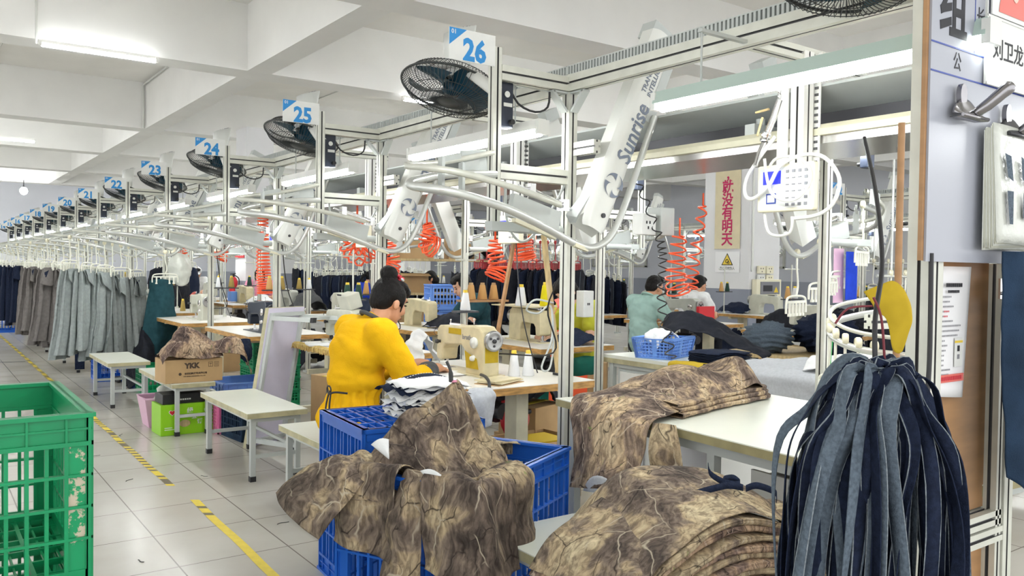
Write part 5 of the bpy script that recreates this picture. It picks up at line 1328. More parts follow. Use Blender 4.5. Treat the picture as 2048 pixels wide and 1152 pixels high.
# ================================================================ SEWING TABLES, MACHINES AND CLUTTER
def make_table(label, x0, x1, y0, y1, z=.78, group='sewing tables of the front row', flip=False):
    t = thing('sewing_table', label, 'table', ((x0 + x1) / 2, (y0 + y1) / 2, 0), PI if flip else 0, group)
    hx, hy = (x1 - x0) / 2, (y1 - y0) / 2
    mb = MB('table_white'); mb.b2((-hx, -hy, z - .004), (hx, hy, z)); mb.build('table_top', t)
    mb = MB('wood_edge'); mb.b2((-hx, -hy, z - .042), (hx, hy, z - .004)); mb.build('edge_band', t)
    for s in (-1, 1):
        mb = MB('cream'); mb.b2((-.02, s * (hy - .22) - .055, .1), (.06, s * (hy - .22) + .055, z - .07)); lg = mb.build('leg', t)
        mb = MB('cream'); mb.b2((-hx * .7, s * (hy - .22) - .03, .04), (hx * .8, s * (hy - .22) + .03, .1)); mb.build('foot_bar', t)
        mb = MB('cream'); mb.b2((-hx * .8, s * (hy - .22) - .03, z - .075), (hx * .8, s * (hy - .22) + .03, z - .042)); mb.build('top_bracket', t)
    mb = MB('cream'); mb.b2((.0, -hy + .25, .22), (.03, hy - .25, .27)); mb.build('cross_brace', t)
    mb = MB('dark_metal'); mb.cyl((.1, -.10, z - .22), (.1, .14, z - .22), .075, seg=18); mb.cyl((.1, -.17, z - .22), (.1, -.10, z - .22), .05, seg=14); mb.b2((.06, -.06, z - .15), (.14, .08, z - .042)); mb.build('motor', t)
    mb = MB('dark_metal'); mb.box((-hx * .35, .05, .13), (.24, .36, .014), 0, rot=Matrix.Rotation(.25, 4, 'Y')); mb.cyl((-hx * .1, -.1, .1), (-hx * .1, -.1, z - .25), .006, seg=6); mb.build('treadle', t)
    mb = MB('dark_metal'); mb.cyl((.07, -hy + .20, z - .18), (.10, -hy + .20, z - .18), .014, seg=10); mb.bar((.09, -hy + .2, z - .18), (.10, -hy + .27, z - .22), .008, .012); mb.build('clamp_knob', t)
    return t
def rr(t): return t
SIL = [(-.085, 0), (-.085, .20), (-.07, .255), (-.035, .283), (.03, .288), (.28, .272), (.40, .268), (.43, .245), (.435, .075), (.42, .06), (.365, .06), (.355, .13), (.33, .155), (.15, .165), (.115, .14), (.105, .10), (.105, 0)]
def make_machine(label, loc, rz, m, group='sewing machines', wheel='wheel_steel', text=None, dark=False, panel=False):
    t = thing('sewing_machine', label, 'sewing machine', loc, rz, group)
    w = .056
    mb = MB(m); n = len(SIL)
    vs = [V((x, y, z)) for x in (-w, w) for (y, z) in SIL]
    mb.add(vs, [tuple(range(n)), tuple(range(2 * n - 1, n - 1, -1))] + [(i, i + n, (i + 1) % n + n, (i + 1) % n) for i in range(n)])
    bd = mb.build('body', t, bevel=.014)
    mb = MB(m); mb.b2((-.085, -.10, 0), (.085, .46, .008)); mb.b2((-.03, .34, .008), (.03, .44, .012), 'chrome'); mb.build('bed_plate', t)
    if text:
        mb = MB('ink_grey'); mb.text(text, .042, facing((-w - .0015, .07, .215), (0, -1, 0), (0, 0, 1)), 'ink_grey', .0006, .0005); mb.build('lettering', bd)
    ring = 'dark_metal' if dark else wheel
    mb = MB(ring); c = V((0, -.085, .205)); mb.lathe([(.03, .0), (.056, .004), (.060, .012), (.060, .026), (.054, .032), (.044, .028), (.012, .026), (.001, .03)], c, (0, -1, 0), 28); hw = mb.build('hand_wheel', t)
    mb = MB('dark_metal'); mb.lathe([(.001, .034), (.012, .034), (.013, .026)], c, (0, -1, 0), 12)
    for q in range(3):
        a = q * 2 * PI / 3 + .5; mb.cyl(c + V((.028 * math.cos(a), -.028, .028 * math.sin(a))), c + V((.028 * math.cos(a), -.031, .028 * math.sin(a))), .007, seg=10)
    mb.build('hub', hw)
    mb = MB('chrome'); mb.cyl((0, .395, .075), (0, .395, .015), .004, seg=8); mb.cyl((0, .395, .08), (0, .395, .05), .008, seg=8); mb.build('needle_bar', t)
    mb = MB('chrome'); mb.cyl((.012, .405, .08), (.012, .405, .02), .004, seg=8); mb.b2((-.012, .385, .012), (.014, .425, .018)); mb.build('presser_foot', t)
    mb = MB('white_plastic' if m == 'machine_cream' else 'steel'); mb.lathe([(.001, .02), (.030, .018), (.034, .008), (.030, 0)], (-w, -.0, .19), (-1, 0, 0), 20); mb.lathe([(.001, .022), (.014, .02), (.018, 0)], (-w, .015, .10), (-1, 0, 0), 16); mb.build('stitch_dial', t)
    mb = MB('dark_metal'); mb.lathe([(.001, .03), (.012, .03), (.014, .016), (.008, .01), (.010, 0)], (-w, .39, .17), (-1, 0, 0), 14); mb.tube(curve_pts([(-w - .004, .41, .20), (-w - .02, .43, .22), (-w - .01, .42, .25)], 8), .002, 5); mb.build('tension_knob', t)
    for (y, z) in ((.10, .288), (.36, .27)):
        mb = MB('chrome'); mb.cyl((.0, y, z), (0, y, z + .03), .003, seg=6); mb.ell((0, y, z + .030), (.006, .006, .006), 8, 5); mb.build('spool_pin', t)
    mb = MB('chrome'); mb.b2((-.02, .22, .272), (.02, .34, .284)); mb.build('thread_guide', t)
    if panel:
        mb = MB(m); mb.box((-.02, .06, .35), (.11, .20, .12), 0, rot=Matrix.Rotation(-.3, 4, 'Y')); pb = mb.build('control_panel', t, bevel=.008)
        mb = MB('dark_metal'); mb.box((-.085, .10, .385), (.004, .07, .03), 0, rot=Matrix.Rotation(-.3, 4, 'Y'))
        for i in range(3):
            for j in range(3): mb.box((-.078 + .006 * j * 0 + .012 * j * .5, .0 + i * .022, .38 - j * .022), (.004, .014, .012), 0, rot=Matrix.Rotation(-.3, 4, 'Y'))
        mb.build('panel_keys', pb)
    return t
def make_cone(label, loc, m, h=.12, r=.034, group='thread cones', tip='sign_yellow'):
    t = thing('thread_cone', label, 'thread', loc, 0, group)
    mb = MB(m); mb.lathe([(.001, 0), (r * .9, 0), (r, .006), (r * .55, h * .9), (r * .5, h * .92), (.001, h * .92)], seg=18); mb.build('thread', t)
    mb = MB(tip); mb.lathe([(r * .46, h * .9), (r * .40, h * 1.06), (.001, h * 1.06)], seg=14); mb.build('cone_tip', t)
    return t
TX0, TX1 = 2.33, 3.10
# front row tables
make_table('sewing table with orange wooden edge where the yellow worker sews', 2.30, 3.10, 3.50, 4.74)
make_table('sewing table behind the yellow worker, straw coloured fringe on its edge', 2.47, 3.10, 5.22, 6.46)
make_table('sewing table carrying the black machine', 2.34, 3.08, 7.12, 8.45)
make_table('sewing table carrying the pale grey machine and a cable coil', 2.26, 3.08, 8.98, 10.3)
make_table('sewing table carrying the peach thread cone', 2.22, 3.05, 10.9, 12.2)
m26 = make_machine('cream sewing machine with yellow tape patches in front of the yellow worker', (2.66, 3.97, .78), 0, 'machine_cream', text='brother')
mb = MB('yellow_rag'); mb.grid(lambda u, v: V((-.0575 - .003 * math.sin(PI * u), .09 - .13 * u + .02 * v, .04 + .1 * v * (1 - .4 * u))), 6, 4); mb.grid(lambda u, v: V((-.045 + .09 * v, -.0865, .08 + .09 * u)), 4, 4); mb.grid(lambda u, v: V((-.0575, .15 + .14 * u, .225 + .035 * v)), 4, 4); mb.build('tape_patch', m26)
make_machine('grey sewing machine with a keypad panel left of the yellow worker', (2.76, 5.90, .78), 0, 'machine_light', text='brother', panel=True)
make_machine('black sewing machine behind the leaning overturned bench', (2.62, 7.42, .78), 0, 'navy_plastic', dark=True)
make_machine('pale grey sewing machine with a bright handwheel on the third table', (2.62, 9.45, .78), 0, 'machine_light')
make_machine('olive grey sewing machine beside the peach thread cone', (2.58, 11.55, .78), 0, 'machine_grey')
CT = 'thread cones on the front row tables'
make_cone('white thread cone right beside the cream machine', (2.80, 3.86, .78), 'thread_white', .14, .036, CT)
make_cone('white thread cone standing right of another beside the cream machine', (2.88, 3.83, .78), 'thread_white', .14, .036, CT)
make_cone('peach thread cone at the corner of the farthest open table', (2.30, 11.5, .78), 'thread_peach', .20, .075, CT, 'cardboard')
make_cone('slim olive thread cone right of the olive grey machine', (2.86, 11.35, .78), 'thread_olive', .15, .035, CT)
mb = MB('cardboard'); mb.b2((-.12, -.08, 0), (.12, .08, .004)); mb.box((.01, 0, .012), (.24, .15, .006), .1, m='machine_cream'); mb.box((0, .01, .02), (.23, .14, .006), -.06); o = mb.build('paper_folder'); o.location = (2.56, 3.66, .78); o.rotation_euler.z = .35; tag(o, 'tan paper folders at the table edge in front of the cream machine', 'folder')
# cloth bundle behind the needle
mb = MB('white_cloth'); loft(mb, [[(2.62, 4.55, .785), (2.60, 4.56, .9), (2.66, 4.6, .95), (2.76, 4.62, .785)], [(2.58, 4.68, .785), (2.57, 4.7, .92), (2.66, 4.7, .99), (2.80, 4.7, .785)], [(2.62, 4.72, .785), (2.62, 4.72, .9), (2.68, 4.72, .93), (2.78, 4.72, .785)]], 24, 30, .014, 16, 3, fold=.008, ff=6); tag(mb.build('cloth_bundle', off=(2.68, 4.62, .78), solid=.003), 'tied bundle of white cloth on the table beyond the needle', 'fabric')
mb = MB('white_cloth'); loft(mb, [[(2.36, 4.0, .784), (2.5, 4.0, .786), (2.62, 4.02, .784)], [(2.36, 4.2, .785), (2.5, 4.2, .79), (2.64, 4.2, .786)], [(2.38, 4.4, .784), (2.5, 4.42, .788), (2.66, 4.44, .784)]], 14, 14, .002, 12, 3); tag(mb.build('sewing_piece', off=(2.5, 4.2, .783)), 'white piece being sewn under the needle of the cream machine', 'fabric')
# cloth and bag hanging on the table front
mb = MB('grey_fabric'); loft(mb, [[(2.29, 3.54, .79), (2.25, 3.52, .75), (2.23, 3.50, .64)], [(2.33, 3.49, .79), (2.31, 3.44, .74), (2.30, 3.43, .60)], [(2.39, 3.49, .785), (2.40, 3.46, .74), (2.38, 3.46, .62)]], 14, 20, .012, 12, 2); tag(mb.build('cloth_bag', off=(2.36, 3.48, .78), solid=.003), 'grey white cloth bag hung at the near corner of the first table', 'bag')
mb = MB('black'); mb.tube(curve_pts([(2.58, 3.87, .80), (2.50, 3.70, .81), (2.42, 3.55, .79), (2.37, 3.50, .70)], 16), .009, 8); tag(mb.build('cable', off=(2.5, 3.7, .8)), 'black cable from the cream machine over the table edge', 'cable')
# stuff under the first table
def box_thing(name, label, cat, loc, s, m, rz=0.0, group=None, flaps=False, bev=.003):
    t = thing(name, label, cat, loc, rz, group)
    if flaps:
        mb = MB(m); x, y, z = s[0] / 2, s[1] / 2, s[2]
        mb.b2((-x, -y, 0), (x, y, .006)); mb.b2((-x, -y, 0), (-x + .005, y, z)); mb.b2((x - .005, -y, 0), (x, y, z)); mb.b2((-x, -y, 0), (x, -y + .005, z)); mb.b2((-x, y - .005, 0), (x, y, z)); mb.build('carton', t)
        for sg in (-1, 1):
            mb = MB(m); mb.add([(-x, sg * y, z), (x, sg * y, z), (x, sg * (y + s[1] * .35), z - .03), (-x, sg * (y + s[1] * .35), z - .03)], [(0, 1, 2, 3)]); mb.build('flap', t, solid=.004)
    else:
        mb = MB(m); mb.box((0, 0, s[2] / 2), s); mb.build('carton', t, bevel=bev)
        mb = MB('tape_yellow' if m == 'cardboard' else m); mb.box((0, 0, s[2] + .001), (s[0], .05, .002)); mb.build('seam_tape', t)
    return t
box_thing('carton', 'open brown carton with a yellow sheet under the first table', 'box', (3.12, 4.05, 0), (.42, .36, .36), 'cardboard', .05, 'cartons under the tables', True)
mb = MB('sign_yellow'); mb.box((0, 0, 0), (.30, .24, .02)); o = mb.build('yellow_sheet'); o.location = (3.12, 4.05, .345); tag(o, 'yellow sheet in the open brown carton', 'sheet')
box_thing('carton', 'small closed carton stacked behind the open brown carton', 'box', (3.36, 4.42, .30), (.34, .3, .2), 'cardboard', .3, 'cartons under the tables')
box_thing('carton', 'carton on the floor holding up the small closed carton', 'box', (3.40, 4.45, 0), (.4, .36, .30), 'cardboard', .2, 'cartons under the tables')
mb = MB('red_plastic'); loft(mb, [[(2.80, 3.98, .62), (2.78, 3.96, .50), (2.82, 3.95, .40)], [(2.88, 3.92, .64), (2.90, 3.88, .5), (2.90, 3.9, .38)], [(2.95, 3.98, .62), (2.98, 3.96, .5), (2.95, 3.96, .40)]], 16, 16, .015, 14, 5); tag(mb.build('red_bag', off=(2.88, 3.95, .5), solid=.003), 'red plastic bag hung under the first table', 'bag')
mb = MB('dark_cloth'); loft(mb, [[(3.1, 4.3, .45), (3.3, 4.2, .62), (3.5, 4.3, .5)], [(3.1, 4.55, .5), (3.3, 4.5, .70), (3.6, 4.5, .55)], [(3.2, 4.7, .45), (3.4, 4.7, .6), (3.6, 4.7, .45)]], 16, 16, .03, 8, 5); tag(mb.build('dark_garments', off=(3.3, 4.5, .5), solid=.004), 'dark bundled garments behind the leg of the first table', 'fabric')
make_crate('plastic_crate', 'small blue crate on the floor beneath the first table', 'crate', (2.62, 4.15, 0), .1, .4, .32, .24, 'light_blue', (8, 6), 3, .05, .03)
# wooden thread stand on the first table
t = thing('thread_stand', 'wooden frame holding hoses at the far end of the first table', 'stand', (3.0, 3.78, .78))
mb = MB('raw_wood'); mb.bar((.05, -.02, 0), (-.02, .06, .86), .02, .03, up=(0, 1, 0)); mb.build('upright', t)
mb = MB('raw_wood'); mb.bar((-.24, .26, .0), (-.17, .12, .84), .016, .022, up=(0, 1, 0), m='plywood'); mb.build('upright', t)
mb = MB('raw_wood'); mb.bar((.0, .07, .845), (-.20, .14, .80), .02, .03); mb.build('crossbar', t)
mb = MB('dark_metal'); mb.box((.05, -.02, .008), (.05, .05, .012)); mb.box((-.24, .26, .006), (.05, .05, .012)); mb.build('foot_plate', t)
mb = MB('grey_paint'); mb.tube(curve_pts([(.02, .0, .42), (-.10, .02, .44), (-.13, .06, .38), (-.06, .04, .36), (.0, .0, .40), (.0, -.03, .2), (-.05, -.06, .05), (-.10, -.05, .06), (-.02, -.04, .22), (.0, -.01, .38)], 50), .006, 7); o = mb.build('grey_hose'); o.location = (3.0, 3.78, .78); tag(o, 'looped grey hose tied to the wooden frame', 'hose')
mb = MB('hanger_red'); loft(mb, [[(.0, -.03, .36), (.03, -.04, .40), (.05, -.02, .36)], [(.01, -.05, .40), (.03, -.06, .42), (.06, -.05, .40)], [(.0, -.03, .44), (.03, -.04, .45), (.05, -.02, .42)]], 10, 10, .01, 20, 2, m='photo_red'); o = mb.build('rag', solid=.003); o.location = (3.0, 3.78, .78); tag(o, 'reddish rag knotted round the upright of the wooden frame', 'cloth')
# pole and stands
def thread_pole(label, x, y, z, h, cones, bar=.3):
    t = thing('thread_pole', label, 'stand', (x, y, z), 0, 'thread poles on the tables')
    mb = MB('alu'); mb.cyl((0, 0, 0), (0, 0, h), .008, seg=8); mb.cyl((0, 0, 0), (0, 0, .03), .02, seg=10); mb.build('pole', t)
    mb = MB('alu'); mb.cyl((-bar / 2, 0, h - .05), (bar / 2, 0, h - .05), .006, seg=8); mb.build('crossbar', t)
    mb = MB('dark_metal'); mb.box((0, 0, h * .45), (bar, .09, .012)); mb.build('spool_tray', t)
    for i, m in enumerate(cones):
        make_cone('%s thread cone on the %s' % ({'thread_white': 'white', 'thread_tan': 'tan', 'thread_olive': 'olive', 'thread_green': 'dark green', 'thread_yellow': 'yellow', 'thread_peach': 'peach'}[m], label.replace('pole of the table ', 'pole ')), (x - bar / 2 + bar * (i + .5) / len(cones), y, z + h * .45 + .008), m, .13, .036, 'cones on the thread poles')
    return t
thread_pole('pole at the end of the leaning bench table', 2.95, 6.35, .78, .75, ['thread_green', 'thread_green'], .2)
thread_pole('pole behind the yellow worker', 3.0, 4.70, .78, .72, ['thread_white'], .16)
thread_pole('pole behind the black machine', 3.0, 8.3, .78, .8, ['thread_tan', 'thread_olive'], .26)
thread_pole('pole behind the pale grey machine', 3.0, 10.0, .78, .75, ['thread_white', 'thread_olive'], .3)
thread_pole('pole on the peach cone table', 2.95, 12.0, .78, .7, ['thread_olive', 'thread_tan'], .26)

# printed carton, camouflage bundle, green box, basins, crates
t = thing('carton', 'brown carton printed with black letters standing on a bench', 'box', (1.86, 7.18, .43), .04, 'printed boxes by the benches')
mb = MB('cardboard'); mb.box((0, 0, .095), (.46, .30, .19)); cb = mb.build('carton', t, bevel=.003)
mb = MB('print_dark'); 
def lt(s, sz, x, z, b=0.0, m='print_dark'): mb.text(s, sz, facing((x, -.151, z), (1, 0, 0), (0, 0, 1)), m, .0004, b)
lt('YKK', .058, -.02, .135, .004); lt('吉田拉链(深圳)有限公司', .017, .01, .072, .0006); lt('YKK ZIPPER (SHENZHEN) CO.,LTD.', .0115, .0, .05, .0003)
mb.lathe([(.001, .001), (.012, .001)], (-.115, -.1505, .072), (0, -1, 0), 14)
for x in (.13, .178):
    for a, b in (((x - .018, .12), (x + .018, .123)), ((x - .018, .157), (x + .018, .16)), ((x - .018, .12), (x - .0155, .16)), ((x + .0155, .12), (x + .018, .16))): mb.b2((a[0], -.1512, a[1]), (b[0], -.1502, b[1]))
mb.b2((.129, -.1512, .125), (.131, -.1502, .15)); mb.b2((.119, -.1512, .145), (.141, -.1502, .149)); mb.b2((.171, -.1512, .127), (.174, -.1502, .153)); mb.b2((.182, -.1512, .127), (.185, -.1502, .153))
mb.build('printing', cb)
camo_piece('camouflage bundle heaped on the printed carton', [[(1.60, 7.0, .60), (1.62, 7.15, .66), (1.65, 7.4, .60)], [(1.66, 6.99, .66), (1.70, 7.14, .78), (1.74, 7.4, .64)], [(1.76, 6.99, .64), (1.80, 7.16, .88), (1.86, 7.4, .64)], [(1.90, 6.99, .63), (1.94, 7.16, .84), (1.98, 7.38, .64)], [(2.02, 7.0, .63), (2.04, 7.16, .76), (2.06, 7.3, .64)], [(2.10, 7.05, .625), (2.10, 7.16, .67), (2.10, 7.25, .63)]], 50, 36, .022, 8, 71, 'camo_brown', 'camouflage_bundle', group='camouflage on the printed carton')
camo_piece('rolled camouflage tail hanging right of the printed carton', [[(2.0, 7.02, .66), (2.02, 7.1, .74), (2.02, 7.2, .68)], [(2.14, 7.0, .66), (2.15, 7.1, .79), (2.16, 7.22, .68)], [(2.27, 7.0, .62), (2.28, 7.1, .74), (2.28, 7.2, .66)], [(2.32, 6.98, .47), (2.34, 7.08, .56), (2.34, 7.18, .52)]], 30, 26, .016, 10, 75, 'camo_brown', 'camouflage_bundle', group='camouflage on the printed carton')
t = thing('gift_carton', 'lime green carton with white characters under the carton bench', 'box', (1.86, 7.22, 0), .03, 'printed boxes by the benches')
mb = MB('lime'); mb.box((0, 0, .125), (.50, .28, .25)); gb = mb.build('carton', t, bevel=.003)
mb = MB('plate_white')
for s, sz, x, z in (('绿', .05, -.02, .19), ('豆', .045, .015, .14), ('饼', .045, .06, .095)): mb.text(s, sz, facing((x, -.1412, z), (1, 0, 0), (0, 0, 1)), 'plate_white', .0005, .001)
hv = [V((-.16 + .001 * 16 * math.sin(a) ** 3 * 1.7, -.1408, .185 + .0017 * (13 * math.cos(a) - 5 * math.cos(2 * a) - 2 * math.cos(3 * a) - math.cos(4 * a)))) for a in [2 * PI * q / 28 for q in range(28)]]
mb.add(hv, [tuple(range(28))[::-1]]); mb.add([V((-.16 + (p.x + .16) * .8, -.1414, .185 + (p.z - .185) * .8)) for p in hv], [tuple(range(28))[::-1]], m='red_plastic')
for i in range(6): mb.b2((.14 + i * .015, -.1412, .15), (.146 + i * .015, -.1405, .21), 'green_crate')
mb.b2((-.22, -.1412, .06), (-.16, -.1405, .066), 'plate_white'); mb.b2((-.22, -.1412, .045), (-.12, -.1405, .05), 'plate_white'); mb.ell((-.06, -.141, .09), (.045, .002, .03), 12, 6, m='raw_wood'); mb.build('printing', gb)
t = thing('shoe_box', 'flat black box lying on the lime green carton', 'box', (1.80, 7.22, .25), .05, 'printed boxes by the benches')
mb = MB('black'); mb.box((0, 0, .04), (.34, .22, .08)); kb = mb.build('carton', t, bevel=.003)
mb = MB('plate_white'); [mb.b2((-.05 + q * .018, -.1108, .028), (-.05 + q * .018 + .013, -.1102, .040)) for q in range(6)]; mb.build('printing', kb)
mb = MB('poly_bag'); loft(mb, [[(1.62, 7.36, .26), (1.66, 7.4, .32), (1.72, 7.5, .33)], [(1.78, 7.34, .28), (1.80, 7.45, .40), (1.82, 7.6, .35)], [(2.0, 7.3, .27), (2.0, 7.42, .36), (2.0, 7.6, .3)], [(2.1, 7.2, .26), (2.12, 7.3, .3), (2.12, 7.5, .27)]], 26, 26, .02, 12, 3); tag(mb.build('poly_bag', off=(1.8, 7.4, .25), solid=.002), 'translucent plastic sheet bunched over the pink tub', 'plastic bag')
t = thing('plastic_tub', 'pale pink tub behind the lime green carton', 'tub', (1.78, 7.62, 0))
mb = MB('pale_pink')
for (a, b, c, d) in (((-.16, -.12), (.16, -.12), (.2, -.16), (-.2, -.16)), ((.16, -.12), (.16, .12), (.2, .16), (.2, -.16)), ((.16, .12), (-.16, .12), (-.2, .16), (.2, .16)), ((-.16, .12), (-.16, -.12), (-.2, -.16), (-.2, .16))):
    mb.add([V((*a, .004)), V((*b, .004)), V((*c, .25)), V((*d, .25))], [(0, 1, 2, 3)])
mb.add([(-.16, -.12, .003), (.16, -.12, .003), (.16, .12, .003), (-.16, .12, .003)], [(0, 1, 2, 3)]); mb.build('basin', t, solid=.006)
mb = MB('pale_pink'); mb.tube([(-.2, -.16, .25), (.2, -.16, .25), (.2, .16, .25), (-.2, .16, .25)], .008, 6, closed=True); mb.build('rim', t)
pk = make_crate('plastic_basket', 'hot pink perforated basket beside the lime green carton', 'basket', (2.16, 7.10, 0), 0, .26, .34, .30, 'pink', (9, 12), 7, .05, .03)
make_crate('plastic_crate', 'upright blue crate standing behind the empty front bench', 'crate', (2.22, 6.72, 0), .1, .30, .40, .32, 'denim_blue', (6, 8), 4, .05, .05)
make_crate('plastic_crate', 'wide blue crate under the table with the black machine', 'crate', (2.42, 7.55, 0), .05, .5, .5, .36, 'light_blue', (10, 10), 3, .09, .04)
for i in range(5):
    make_crate('plastic_basket', '%s green basket of the nested stack under the black machine table' % ['bottom', 'second', 'third', 'fourth', 'top'][i], 'basket', (2.86, 8.05, .02 + i * .12), .03, .46, .36, .16, 'green_crate', (14, 10), 3, .03, .02, group='stacked green baskets')
make_crate('plastic_crate', 'blue crate on the floor right of the tipped bench', 'crate', (3.02, 6.0, 0), .1, .36, .3, .5, 'light_blue', (8, 8), 4, .06, .03)
box_thing('carton', 'brown carton under the table behind the yellow worker', 'box', (3.05, 6.75, 0), (.42, .36, .45), 'cardboard', .2, 'cartons under the tables')
make_crate('plastic_crate', 'dark blue crate beneath the hanging trousers', 'crate', (1.95, 10.9, 0), 0, .42, .4, .36, 'blue_crate', (8, 8), 4, .06, .04)
make_crate('plastic_crate', 'blue crate below the far bench at the left edge', 'crate', (1.5, 19.3, 0), 0, .5, .6, .6, 'blue_crate', (8, 8), 4, .06, .04)
make_crate('plastic_crate', 'green crate behind the leg of the near empty bench', 'crate', (2.2, 9.6, 0), 0, .44, .4, .3, 'green_crate', (8, 8), 4, .06, .04)
# grey cloth bag and black bags hung on the second table
mb = MB('grey_dark_cloth'); loft(mb, [[(2.28, 5.30, .66), (2.22, 5.2, .44), (2.2, 5.14, .18)], [(2.30, 5.28, .70), (2.29, 5.16, .46), (2.32, 5.08, .16)], [(2.33, 5.30, .66), (2.38, 5.22, .44), (2.42, 5.15, .20)]], 20, 26, .014, 10, 4); mb.tube([(2.31, 5.29, .66), (2.33, 5.28, .78)], .012, 8, m='raw_wood'); tag(mb.build('grey_cloth', off=(2.3, 5.25, .5), solid=.003), 'grey cloth hanging from the table beside the tipped bench', 'cloth')
def hang_bag(label, x, y, z0, z1, w, m):
    mb = MB(m); loft(mb, [[(x - w, y, z1), (x - w * 1.05, y - .03, (z0 + z1) / 2), (x - w * .9, y - .02, z0)], [(x, y - .03, z1 + .01), (x, y - .09, (z0 + z1) / 2), (x, y - .06, z0 - .03)], [(x + w, y, z1), (x + w * 1.05, y - .03, (z0 + z1) / 2), (x + w * .9, y - .02, z0)]], 14, 18, .012, 11, x); return tag(mb.build('hanging_bag', off=(x, y, z1), solid=.004), label, 'bag')
hang_bag('black bag hanging left of the yellow worker', 2.28, 5.0, .50, .70, .09, 'dark_cloth')
hang_bag('tall black pouch against the yellow worker back', 2.22, 4.75, .44, .78, .06, 'dark_cloth')
hang_bag('small black pouch hung on the corner of the black machine table', 2.30, 7.10, .60, .76, .05, 'denim_navy')
mb = MB('straw')
for i in range(110): 
    y = 5.24 + i * .0108; mb.tube([(2.52, y + rnd.uniform(-.02, .02), .7835), (2.475, y, .784), (2.462, y + rnd.uniform(-.015, .015), .772), (2.458, y + rnd.uniform(-.02, .02), .744 + rnd.uniform(-.01, .01))], .0035, 4)
tag(mb.build('straw_fringe', off=(2.47, 5.8, .77)), 'straw coloured fringe stuck on the edge of the second table', 'fringe')
mb = MB('white_cloth'); mb.box((2.62, 5.5, .79), (.22, .16, .012), .2); mb.box((2.55, 6.1, .788), (.18, .2, .01), -.2); tag(mb.build('paper_stack', off=(2.6, 5.7, .78)), 'loose white sheets on the second table', 'paper')
mb = MB('dark_cloth'); loft(mb, [[(1.95, 9.9, .0), (2.08, 9.8, .35), (2.25, 9.9, .0)], [(1.95, 10.25, .0), (2.15, 10.25, .66), (2.38, 10.25, .0)], [(2.0, 10.5, .0), (2.2, 10.5, .5), (2.36, 10.5, .0)]], 24, 24, .05, 6, 9); tag(mb.build('dark_garments', off=(2.2, 10.3, .1), solid=.004), 'black garments heaped beneath the peach cone table', 'fabric')
# slim white stand in the aisle
t = thing('floor_stand', 'slim white T-stand on castors beside the hanging trousers', 'stand', (1.98, 10.6, 0))
mb = MB('white_plastic'); mb.cyl((0, 0, .06), (0, 0, .80), .01, seg=8); mb.build('pole', t)
mb = MB('white_plastic'); mb.cyl((-.14, 0, .80), (.14, 0, .80), .012, seg=8); mb.build('crossbar', t)
mb = MB('dark_metal'); mb.cyl((0, 0, .03), (0, 0, .06), .09, seg=12)
for a in (0, 2.1, 4.2): mb.ell((.09 * math.cos(a), .09 * math.sin(a), .03), (.03, .03, .03), 8, 6)
mb.build('castor_base', t)

# ---------------------------------------------------------------- hangers and trousers on the rails
def make_hanger(name, label, loc, rz, m='hanger_white', group='clip hangers', rod=.24, wheel=True):
    t = thing(name, label, 'hanger', loc, rz, group)
    mb = MB(m); mb.tube(curve_pts([(0, 0, 0), (0, 0, -.08), (.012, 0, -.13), (.02, 0, -.19), (.0, 0, -rod)], 12), .006, 7); mb.build('rod', t)
    if wheel:
        mb = MB('cream_wire' if m == 'hanger_white' else m); mb.lathe([(.001, -.012), (.020, -.012), (.024, -.006), (.024, .006), (.020, .012), (.001, .012)], (0, 0, .012), (0, 1, 0), 16); mb.build('wheel', t)
    mb = MB(m); z = -rod
    mb.tube(curve_pts([(-.15, 0, z - .10), (-.148, 0, z - .04), (-.12, 0, z - .008), (0, 0, z), (.12, 0, z - .008), (.148, 0, z - .04), (.15, 0, z - .10)], 24), .007, 6)
    mb.bar((-.135, 0, z - .035), (.135, 0, z - .035), .012, .014)
    for i in range(5):
        x = -.10 + i * .05; mb.bar((x, 0, z - .03), (x, .0, z - .11), .014, .010)
        mb.bar((x - .012, 0, z - .11), (x + .012, 0, z - .11), .014, .016)
    mb.build('clip_comb', t)
    return t
